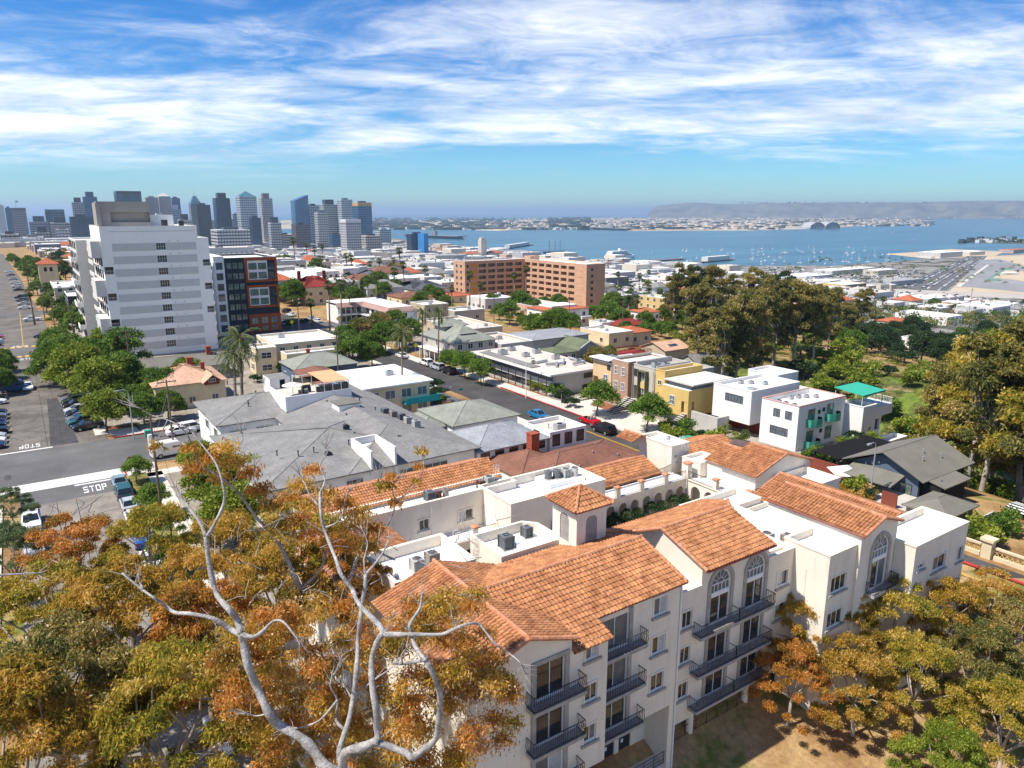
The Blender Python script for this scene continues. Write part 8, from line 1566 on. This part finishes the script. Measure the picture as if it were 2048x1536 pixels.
# ------------------------------------------------------------------ vehicles
TYRE = mat('tyre_rubber', (.015, .015, .016), .9, .1, 5); RIM = mat('alloy_rim', (.45, .46, .47), .35, .1, 8, .5, metal=.6); LAMPW = mat('headlamp', (.75, .77, .8), .2, .05, 3, .8); LAMPR = mat('tail_lamp', (.35, .01, .012), .3, .1, 3, .6); CGL = glassmat('car_glass', (.012, .015, .018), .05, (.03, .035, .04))
PAINTS = {}
def paint(c, nm):
    if nm not in PAINTS: PAINTS[nm] = mat('car_paint_' + nm, c, .28, .03, 2, .6)
    return PAINTS[nm]
PC = {'white': (.75, .75, .74), 'black': (.012, .012, .014), 'silver': (.42, .44, .46), 'grey': (.13, .14, .15), 'blue': (.02, .09, .30), 'red': (.42, .012, .02), 'dark blue': (.015, .025, .06), 'pale blue': (.22, .31, .36), 'teal': (.03, .10, .11), 'bright blue': (.01, .16, .34), 'dark green': (.02, .04, .03), 'maroon': (.10, .015, .02)}
def extr(mb, prof, w, bev=.07):
    n = len(prof); cx = sum(p[0] for p in prof) / n; cz = sum(p[1] for p in prof) / n
    sh = [(cx + (x - cx) * .975, cz + (z - cz) * .86) for x, z in prof]; lay = [(-w, sh), (-w + bev, prof), (w - bev, prof), (w, sh)]; b = len(mb.v)
    for y, q in lay: mb.v.extend([(x, y, z) for x, z in q])
    for k in range(3):
        for i in range(n): j = (i + 1) % n; mb.f.append((b + k * n + i, b + k * n + j, b + (k + 1) * n + j, b + (k + 1) * n + i)); mb.m.append(0)
    mb.f.append(tuple(b + i for i in range(n))); mb.m.append(0); mb.f.append(tuple(b + 3 * n + i for i in reversed(range(n)))); mb.m.append(0)
def cabin(pts, w0, w1):
    """glasshouse: base rear, roof rear, roof front, base front as (x, z)"""
    mb = MB(); (a, az), (b, bz), (c, cz), (d, dz) = pts; V_ = [(a, -w0, az), (a, w0, az), (b, -w1, bz), (b, w1, bz), (c, -w1, cz), (c, w1, cz), (d, -w0, dz), (d, w0, dz)]; mb.v = V_
    mb.f = [(0, 2, 3, 1), (4, 6, 7, 5), (0, 6, 4, 2), (1, 3, 5, 7)]; mb.m = [0] * 4
    roof = MB(); t = .05; roof.slab([(b - .05, -w1 - .02, bz + t), (c + .05, -w1 - .02, cz + t), (c + .05, w1 + .02, cz + t), (b - .05, w1 + .02, bz + t)], .09)
    for s in (-1, 1):
        for p, q in (((a, s * w0, az), (b, s * w1, bz)), ((c, s * w1, cz), (d, s * w0, dz)), (((a + d) / 2, s * (w0 + .005), az), ((b + c) / 2, s * (w1 + .01), bz))): roof.tube([p, q], .045, 4)
    return mb.mesh('windows', CGL), roof.mesh('roof', PAINTS['white'])
paint(PC['white'], 'white'); CARS = {}
def cardef(kind, L_, w, prof, cab, wheel, xs):
    mb = MB(); extr(mb, prof, w); body = mb.mesh('body', PAINTS['white']); wh = MB(); wh.tube([(0, -.12, 0), (0, .12, 0)], wheel, 14); whm = wh.mesh('wheel', TYRE); rm = MB(); rm.tube([(0, -.128, 0), (0, .128, 0)], wheel * .62, 10); rim = rm.mesh('rim', RIM)
    CARS[kind] = (L_, w, body, cabin(*cab) if cab else None, whm, rim, wheel, xs)
cardef('sedan', 4.6, .91, [(-2.3, .32), (-2.32, .62), (-2.2, .93), (-1.45, 1.0), (.95, .98), (1.7, .90), (2.2, .74), (2.32, .52), (2.28, .28), (0, .22)], ([(-1.75, .97), (-.95, 1.41), (.35, 1.44), (1.2, .96)], .80, .62), .33, 1.4)
cardef('suv', 4.8, .97, [(-2.4, .40), (-2.42, .75), (-2.35, 1.05), (-1.4, 1.12), (1.05, 1.10), (1.8, 1.03), (2.3, .88), (2.42, .6), (2.36, .36), (0, .30)], ([(-2.3, 1.1), (-1.95, 1.70), (.45, 1.74), (1.25, 1.08)], .88, .74), .38, 1.45)
cardef('van', 5.4, 1.0, [(-2.7, .36), (-2.72, 1.3), (-2.66, 2.2), (-2.4, 2.34), (1.2, 2.34), (1.75, 1.45), (2.5, 1.15), (2.7, .8), (2.66, .36), (0, .3)], ([(.2, 1.4), (.3, 2.1), (1.32, 2.1), (1.86, 1.42)], 1.006, .99), .37, 1.6)
cardef('pickup', 5.5, .97, [(-2.75, .45), (-2.77, .8), (-2.75, 1.12), (-.3, 1.12), (1.2, 1.14), (2.1, 1.06), (2.6, .9), (2.75, .62), (2.7, .4), (0, .34)], ([(-.75, 1.1), (-.5, 1.72), (.75, 1.74), (1.45, 1.12)], .88, .74), .40, 1.7)
cardef('convertible', 4.5, .90, [(-2.25, .32), (-2.27, .62), (-2.15, .95), (-1.3, 1.0), (.95, .98), (1.7, .9), (2.15, .72), (2.27, .5), (2.22, .28), (0, .22)], None, .33, 1.4)
CN = [0]
def car(kind, x, y, rz, col, label, group='parked cars', z=None):
    L_, w, body, cab, whm, rim, wr, xs = CARS[kind]; pm_ = paint(PC[col], col.replace(' ', '_'))
    t = thing(kind if kind != 'sedan' else 'car', label, 'car' if kind in ('sedan', 'suv', 'convertible') else kind, (x, y, (h(x, y) if z is None else z) + .005), group, rz)
    def pa(me, nm):
        o = obj(nm, me, t); o.material_slots[0].link = 'OBJECT'; o.material_slots[0].material = pm_; return o
    pa(body, 'body')
    if cab: obj('windows', cab[0], t); pa(cab[1], 'roof')
    else: MB().box(-1.1, .5, -.7, .7, .99, 1.02).build('cockpit', BLACK, t); MB().slab([(.55, -.68, 1.0), (.95, -.72, 1.0), (.95, .72, 1.0), (.55, .68, 1.4)], .02).build('windscreen', CGL, t); [MB().box(a, a + .2, b - .25, b + .25, 1.0, 1.3).build('seat', ACT, t) for a in (-.3, -1.0) for b in (-.35, .35)]
    for sx in (-1, 1):
        for sy in (-1, 1): o = obj('wheel', whm, t, (sx * xs, sy * (w - .10), wr)); obj('rim', rim, o)
    zl = .62 if kind in ('sedan', 'convertible') else .85
    for s in (-1, 1): obj('headlight', wmesh(('hl', kind), lambda: MB().box(-.03, .03, -.17, .17, -.07, .07).mesh('headlight', LAMPW)), t, (L_ / 2 - .03, s * (w - .26), zl)); obj('tail_light', wmesh(('tl', kind), lambda: MB().box(-.03, .03, -.14, .14, -.1, .1).mesh('tail_light', LAMPR)), t, (-L_ / 2, s * (w - .22), zl + .12))
    return t
UP, DN = math.pi / 2, -math.pi / 2
def cp(kind, px, py, rz, col, label, group='parked cars', z0=0.0): x, y = at(px, py, z0); return car(kind, x, y, rz, col, label, group, z=z0)
for k, (kd, y, c, lb) in enumerate((('sedan', 109.2, 'pale blue', 'pale blue sedan parked nearest to the painted word at the kerb'), ('suv', 104.4, 'teal', 'dark teal hatchback parked second along the near kerb'), ('sedan', 99.4, 'silver', 'blue grey sedan parked third along the near kerb'), ('suv', 93.8, 'white', 'white car under fallen leaves along the near kerb'), ('pickup', 87.6, 'blue', 'blue pickup half under the gum tree'), ('sedan', 81.4, 'white', 'white sedan under the gum branches'), ('suv', 56, 'silver', 'silver car glinting through the gum leaves'), ('sedan', 49, 'white', 'white car low under the gum grove'))): car(kd, 7.85, y, UP, c, lb)
car('pickup', -2.6, 100.2, DN, 'white', 'white pickup with a black rack at the left kerb'); MB().box(-2.4, -.8, -.9, -.84, 1.2, 2.0).box(-2.4, -.8, .84, .9, 1.2, 2.0).box(-2.4, -.8, -.84, .84, 1.94, 2.0).build('rack', BLACK, bpy.data.objects['pickup.001'] if 'pickup.001' in bpy.data.objects else bpy.data.objects['pickup'])
car('suv', -2.5, 92, DN, 'silver', 'silver car behind the white pickup at the left kerb'); car('sedan', -2.4, 68, UP, 'dark blue', 'dark blue car under the left grove')
AN = R(22)
cp('suv', 176, 858, R(190), 'black', 'large black suv parked at an angle by the corner'); 
for k, (y, c, kd) in enumerate(((146.2, 'teal', 'suv'), (149.6, 'grey', 'sedan'), (153, 'black', 'sedan'), (156.5, 'silver', 'sedan'), (160, 'black', 'suv'), (163.5, 'dark green', 'suv'), (167, 'grey', 'sedan'))): car(kd, 6.0, y, R(190), c, f'{c} car {ORD[k]} behind the large black suv in the angled row')
for k, (y, c, kd) in enumerate(((138.6, 'dark blue', 'sedan'), (141.6, 'white', 'sedan'), (144.6, 'silver', 'sedan'), (148.2, 'black', 'pickup'), (152.0, 'black', 'suv'), (155.4, 'black', 'sedan'), (158.8, 'grey', 'suv'), (162, 'black', 'suv'), (172, 'white', 'sedan'), (176, 'black', 'sedan'), (212, 'silver', 'sedan'), (216, 'white', 'sedan'), (220, 'grey', 'suv'), (250, 'dark blue', 'sedan'), (254, 'grey', 'sedan'), (258, 'silver', 'sedan'), (264, 'red', 'suv'), (268, 'blue', 'sedan'))): car(kd, -7.6 - (y > 200) * 1.2, y, R(-8), c, f'{c} {kd if kd != "sedan" else "car"} {ORD[k]} along the left side of the far avenue')
cp('van', 30, 782, R(-6), 'blue', 'bright blue van with a roof rack at the left side of the avenue'); cp('sedan', 57, 778, DN, 'white', 'white car driving down the far avenue', 'moving cars')
for k, (px, py, c, kd) in enumerate(((65, 642, 'white', 'pickup'), (85, 675, 'dark blue', 'sedan'), (50, 618, 'white', 'sedan'), (48, 610, 'silver', 'sedan'), (45, 603, 'grey', 'suv'), (42, 597, 'black', 'suv'), (37, 582, 'black', 'sedan'), (34, 575, 'white', 'suv'), (30, 567, 'white', 'sedan'), (27, 560, 'silver', 'sedan'), (22, 552, 'grey', 'sedan'), (18, 545, 'white', 'sedan'), (98, 718, 'silver', 'suv'))): cp(kd, px, py, R(175), c, f'{c} {kd if kd != "sedan" else "car"} {ORD[k]} in the far right hand row of the avenue')
for k, (px, py, c, kd, lb) in enumerate(((362, 868, 'white', 'sedan', 'white car parked on the cross street beside the white van'), (385, 862, 'white', 'suv', 'second white car parked along the cross street'), (340, 910, 'white', 'van', 'white delivery van on the cross street behind the pole'))): cp(kd, px, py, R(6), c, lb)
car('sedan', 76.2, 104.3, DN, 'bright blue', 'bright blue car driving along the dark street', 'moving cars'); car('convertible', 81.9, 96.4, UP, 'red', 'red open convertible parked by the pavement'); car('suv', 80.2, 90.6, UP, 'black', 'black car driving behind the red convertible', 'moving cars'); car('sedan', 75.2, 99.6, DN, 'grey', 'dark car partly behind the white boxy house')
for k, (y, c, kd) in enumerate(((146.5, 'black', 'suv'), (152, 'silver', 'suv'), (158, 'white', 'suv'), (170, 'white', 'sedan'), (186, 'silver', 'sedan'))): car(kd, 80.9 - (y > 160) * .8, y, UP, c, f'{c} car {ORD[k]} in the row under the kerb trees')
for k, (px, py, c, kd) in enumerate(((635, 645, 'white', 'sedan'), (622, 640, 'silver', 'sedan'), (712, 642, 'silver', 'suv'), (573, 626, 'black', 'suv'), (583, 632, 'white', 'sedan'), (565, 650, 'silver', 'sedan'), (832, 655, 'blue', 'sedan'), (818, 652, 'black', 'sedan'))): cp(kd, px, py, R((100, 100, 0, 100, 100, 95, 5, 5)[k]), c, f'{c} car by the motel, {ORD[k]} from the parking court')
cp('suv', 1296, 641, R(10), 'red', 'dark red car outside the white cottage with the red roof', z0=-5); cp('van', 2010, 1005 + 20, R(80), 'white', 'white van parked on the drive by the garage') if False else None
# ------------------------------------------------------------------ poles, wires, signs, lamps
WOOD = mat('pole_wood', (.17, .125, .095), .95, .25, 4, .1)
def upole(px, py, H_, label, arms=2, trafo=False, z0=0.0, rz=0.0):
    x, y = at(px, py, z0); t = thing('utility_pole', label, 'utility pole', (x, y, z0), 'utility poles', rz); MB().cyl(0, 0, -.5, H_, .17, 8, 0, .11).build('post', WOOD, t)
    for k in range(arms):
        z = H_ - .35 - k * 1.1; o = MB().box(-1.4, 1.4, -.2, -.1, z - .07, z + .07).build('crossarm', WOOD, t)
        for i in range(4): MB().cyl(-1.25 + i * .83, -.15, z + .07, z + .28, .05, 6).build('insulator', METG, o)
    if trafo: MB().cyl(-.35, -.45, H_ - 3.4, H_ - 2.3, .28, 10).build('transformer', LAMPW, t)
    return (x, y, z0 + H_)
P1 = upole(325, 1040, 13.5, 'wooden utility pole with a white transformer by the near corner', 1, True); P2 = upole(349, 908, 12.0, 'wooden utility pole on the far side of the cross street', 1); P3 = upole(268, 795, 14, 'dark utility pole in the avenue trees', 2); P4 = upole(152, 705, 13, 'utility pole by the yellow crossing dashes', 2); P5 = upole(90, 640, 13, 'utility pole with transformers before the mission hall', 2, True); P6 = upole(112, 670, 14, 'tall utility pole beside the white tower trees', 2)
P7 = upole(678, 768, 12, 'utility pole behind the roof deck', 3); P8 = upole(1370, 655, 12, 'pale utility pole in front of the dark gum trees', 1, z0=-6); P9 = upole(1244, 672, 12, 'utility pole by the orange tile edge', 1, z0=-4); PA = upole(1138, 655, 13, 'utility pole before the tiled villa', 1, z0=-4); PB = upole(1068, 640, 13, 'utility pole left of the tiled villa', 1, z0=-4); PC_ = upole(988, 650, 12, 'utility pole near the two palms', 1, z0=-2); PD = upole(1905, 640, 16, 'utility pole down in the canyon', 2, z0=-28); PE = upole(1938, 625, 16, 'second utility pole down in the canyon', 2, z0=-28)
WIRE = mat('power_cable', (.04, .04, .042), .6, .1, 2)
def wire(a, b, sag, label, off=0.0, r=.018):
    pts = [(lerp(a[0], b[0], t) + off, lerp(a[1], b[1], t), lerp(a[2], b[2], t) - .3 - sag * 4 * t * (1 - t)) for t in [i / 14 for i in range(15)]]; tag(MB().tube(pts, r, 4).build('power_line', WIRE), label, 'cable', 'power lines')
for k, (a, b, lb) in enumerate(((P1, P2, 'power line across the cross street between two poles'), (P2, P3, 'power line running up to the avenue trees'), (P3, P4, 'power line above the avenue trees'), (P4, P6, 'power line towards the white tower trees'), (P6, P5, 'power line towards the mission hall'))):
    for j, o_ in enumerate((-1.2, 1.2)): wire(a, b, .8, lb + (', left of the pair' if j == 0 else ', right of the pair'), o_)
wire(P1, (8, 40, 12), 1.2, 'cable running back from the transformer pole over the near verge'); wire(P8, P9, 1.0, 'cable in front of the dark gum trees'); wire(PD, PE, .8, 'cable between the two canyon poles')
def guy(a, b, lb): tag(MB().tube([a, b], .02, 4).build('guy_wire', METG), lb, 'cable', 'power lines')
guy((P2[0], P2[1], 10), (14.0, 124.0, .1), 'straight guy wire slanting down from the far pole')
def lamp(px, py, H_, label, rz, z0=0.0, m=None):
    x, y = at(px, py, z0); t = thing('street_lamp', label, 'street lamp', (x, y, z0), 'street lamps', rz); MB().cyl(0, 0, -.3, H_ - .6, .11, 8, 0, .07).build('post', m or METG, t); MB().tube([(0, 0, H_ - .6), (.15, 0, H_ - .15), (.7, 0, H_ + .1), (1.5, 0, H_ + .05)], .05, 6).build('arm', m or METG, t); MB().box(1.3, 2.0, -.16, .16, H_ - .08, H_ + .1).build('lamp_head', METG, t)
lamp(1739, 1000, 8.0, 'grey street lamp with a curved arm in front of the black house', math.pi); lamp(268, 878, 8.5, 'tall street lamp post at the far kerb corner', math.pi); lamp(160, 740, 8.5, 'street lamp among the avenue trees', math.pi); lamp(1052, 795, 8, 'tall pale pole on the pavement before the office building', 0, m=TRIM); lamp(967, 770, 7.5, 'slim street lamp beside the kerb trees', 0)
RED = mat('sign_red', (.42, .015, .03), .5, .05, 3); SYEL = mat('sign_yellow', (.75, .62, .03), .5, .05, 3); SGRN = mat('sign_green', (.02, .25, .20), .5, .05, 3)
def stop_sign(px, py, label, back=False):
    x, y = at(px, py, 0); t = thing('stop_sign', label, 'sign', (x, y, .1), rz=R(10)); MB().cyl(0, .04, 0, 2.9, .035, 6).build('post', METG, t)
    oc = lambda r_, y_: [(r_ * math.cos(R(22.5 + 45 * k)), y_, 2.5 + r_ * math.sin(R(22.5 + 45 * k))) for k in range(8)]
    mb = MB(); mb.face(oc(.42, 0)); mb.face(list(reversed(oc(.42, .02)))); mb.build('rim', METG if back else TRIM, t)
    if back: return
    MB().face(oc(.385, -.012)).build('plate', RED, t)
    G = {'S': [(0, 0, 1, .16), (.75, .16, 1, .5), (0, .42, 1, .58), (0, .5, .25, .84), (0, .84, 1, 1)], 'T': [(.38, 0, .62, .84), (0, .84, 1, 1)], 'O': [(0, 0, .25, 1), (.75, 0, 1, 1), (.25, 0, .75, .16), (.25, .84, .75, 1)], 'P': [(0, 0, .25, 1), (.25, .84, 1, 1), (.25, .42, 1, .58), (.75, .58, 1, .84)]}
    for i, ch in enumerate('STOP'):
        mb = MB()
        for a, b, c, d in G[ch]: x0 = -.29 + i * .15; mb.face([(x0 + a * .12, -.02, 2.38 + b * .24), (x0 + c * .12, -.02, 2.38 + b * .24), (x0 + c * .12, -.02, 2.38 + d * .24), (x0 + a * .12, -.02, 2.38 + d * .24)])
        mb.build('letter', TRIM, t)
stop_sign(264, 952, 'red stop sign facing the near end of the avenue'); stop_sign(22, 992, 'back of a stop sign at the left corner', True)
for k, (px, py, lb) in enumerate(((585, 662, 'yellow diamond sign by the modern block'), (677, 655, 'yellow diamond sign by the motel court'), (832, 712, 'yellow green sign by the pyramidal roof'))):
    x, y = at(px, py, 0); t = thing('warning_sign', lb, 'sign', (x, y, 0)); MB().cyl(0, .05, 0, 3.2, .05, 6).build('post', METG, t); MB().face([(0, 0, 2.2), (.7, 0, 2.9), (0, 0, 3.6), (-.7, 0, 2.9)]).build('plate', SYEL, t)
for k, (px, py, lb, m, w) in enumerate(((922, 805, 'green street name sign on a post by the kerb', SGRN, .5), (902, 800, 'small white parking sign on a post by the kerb', TRIM, .25), (1123, 812, 'dark notice board on the pavement island', FRD, .4))):
    x, y = at(px, py, 0); t = thing('street_sign', lb, 'sign', (x, y, 0)); MB().cyl(0, .03, 0, 3.0, .04, 6).build('post', METG, t); MB().box(-w, w, -.02, .02, 2.5, 2.9).build('plate', m, t)
x, y = at(893, 818, 0); t = thing('construction_sign', 'orange construction barrier by the pavement', 'barrier', (x, y, .1)); MB().box(-1, 1, -.05, .05, .3, 1.3).build('board', mat('barrier_orange', (.7, .22, .03), .6, .1, 3), t); MB().box(-.9, -.8, -.3, .3, 0, .3).box(.8, .9, -.3, .3, 0, .3).build('feet', METG, t)
x, y = at(1372, 893, 0); t = thing('utility_cabinet', 'dark green utility cabinet beside the white garden wall', 'cabinet', (x, y, 0)); MB().box(-1.1, 1.1, -.6, .6, 0, 1.5).build('cabinet_body', SHGN, t); MB().box(-1.15, 1.15, -.65, .65, 1.5, 1.6).build('lid', GRNG, t)
x, y = at(298, 872, 0); t = thing('utility_cabinet', 'pale green utility box on the far kerb', 'cabinet', (x, y, .1)); MB().box(-.6, .6, -.5, .5, 0, .9).build('cabinet_body', GRNG, t); MB().box(-.65, .65, -.55, .55, .9, .96).build('lid', GRNG, t)
x, y = at(300, 950, 0.13)
def person(x, y, z, rz, label):
    J = [(0, 0, .95), (0, 0, 1.15), (0, .01, 1.4), (0, .01, 1.52), (0, .03, 1.66), (.1, 0, .9), (.12, .12, .5), (.12, .2, .08), (-.1, 0, .9), (-.12, -.06, .5), (-.12, -.25, .1), (.2, 0, 1.4), (.26, -.08, 1.12), (.25, .08, .88), (-.2, 0, 1.4), (-.26, .06, 1.12), (-.25, .2, .92)]
    E_ = [(0, 1), (1, 2), (2, 3), (3, 4), (0, 5), (5, 6), (6, 7), (0, 8), (8, 9), (9, 10), (2, 11), (11, 12), (12, 13), (2, 14), (14, 15), (15, 16)]; rd = [.15, .15, .16, .06, .11, .1, .075, .05, .1, .075, .05, .07, .05, .035, .07, .05, .035]
    me = bpy.data.meshes.new('person'); me.from_pydata(J, E_, []); me.materials.append(mat('dark_clothes', (.03, .045, .08), .9, .1, 3)); o = bpy.data.objects.new('person', me); C.objects.link(o); o.location = (x, y, z); o.rotation_euler = (0, 0, rz)
    m = o.modifiers.new('skin', 'SKIN'); sk = me.skin_vertices[0].data if me.skin_vertices else None
    if not me.skin_vertices: me.attributes  # skin layer is made with the modifier
    bpy.context.view_layer.objects.active = o
    try:
        for i, r_ in enumerate(rd): me.skin_vertices[0].data[i].radius = (r_, r_)
        me.skin_vertices[0].data[0].use_root = True
    except Exception: pass
    o.modifiers.new('sub', 'SUBSURF').levels = 1; o.modifiers['sub'].render_levels = 2; tag(o, label, 'person')
    hd = MB(); hd.tube([(0, .03, 1.6), (0, .03, 1.66), (0, .02, 1.76), (0, .01, 1.83)], [.07, .10, .105, .05], 8); hd.build('hair', mat('dark_hair', (.03, .02, .015), .8, .1, 5), o, True)
person(x, y, .13, R(180), 'person in dark blue clothes walking on the verge path')
# small airliner on the apron
x, y = at(2018, 549, -80); t = thing('airliner', 'small white airliner parked on the airfield apron', 'airplane', (x, y, -80), rz=R(150)); MB().tube([(-18, 0, 3.5), (-14, 0, 3.2), (12, 0, 3), (17, 0, 2.6)], [.4, 1.9, 1.9, .3], 10).build('fuselage', HULLW, t); MB().slab([(3, 0, 2.2), (-4, 17, 2.8), (-6, 17, 2.8), (-3, 0, 2.2)], .4).build('wing', METG, t); MB().slab([(3, 0, 2.2), (-3, 0, 2.2), (-6, -17, 2.8), (-4, -17, 2.8)], .4).build('wing', METG, t); MB().slab([(-14, -.15, 4), (-17, -.15, 10), (-19, .15, 10), (-18, .15, 4)], .3).build('tail_fin', GLB, t)
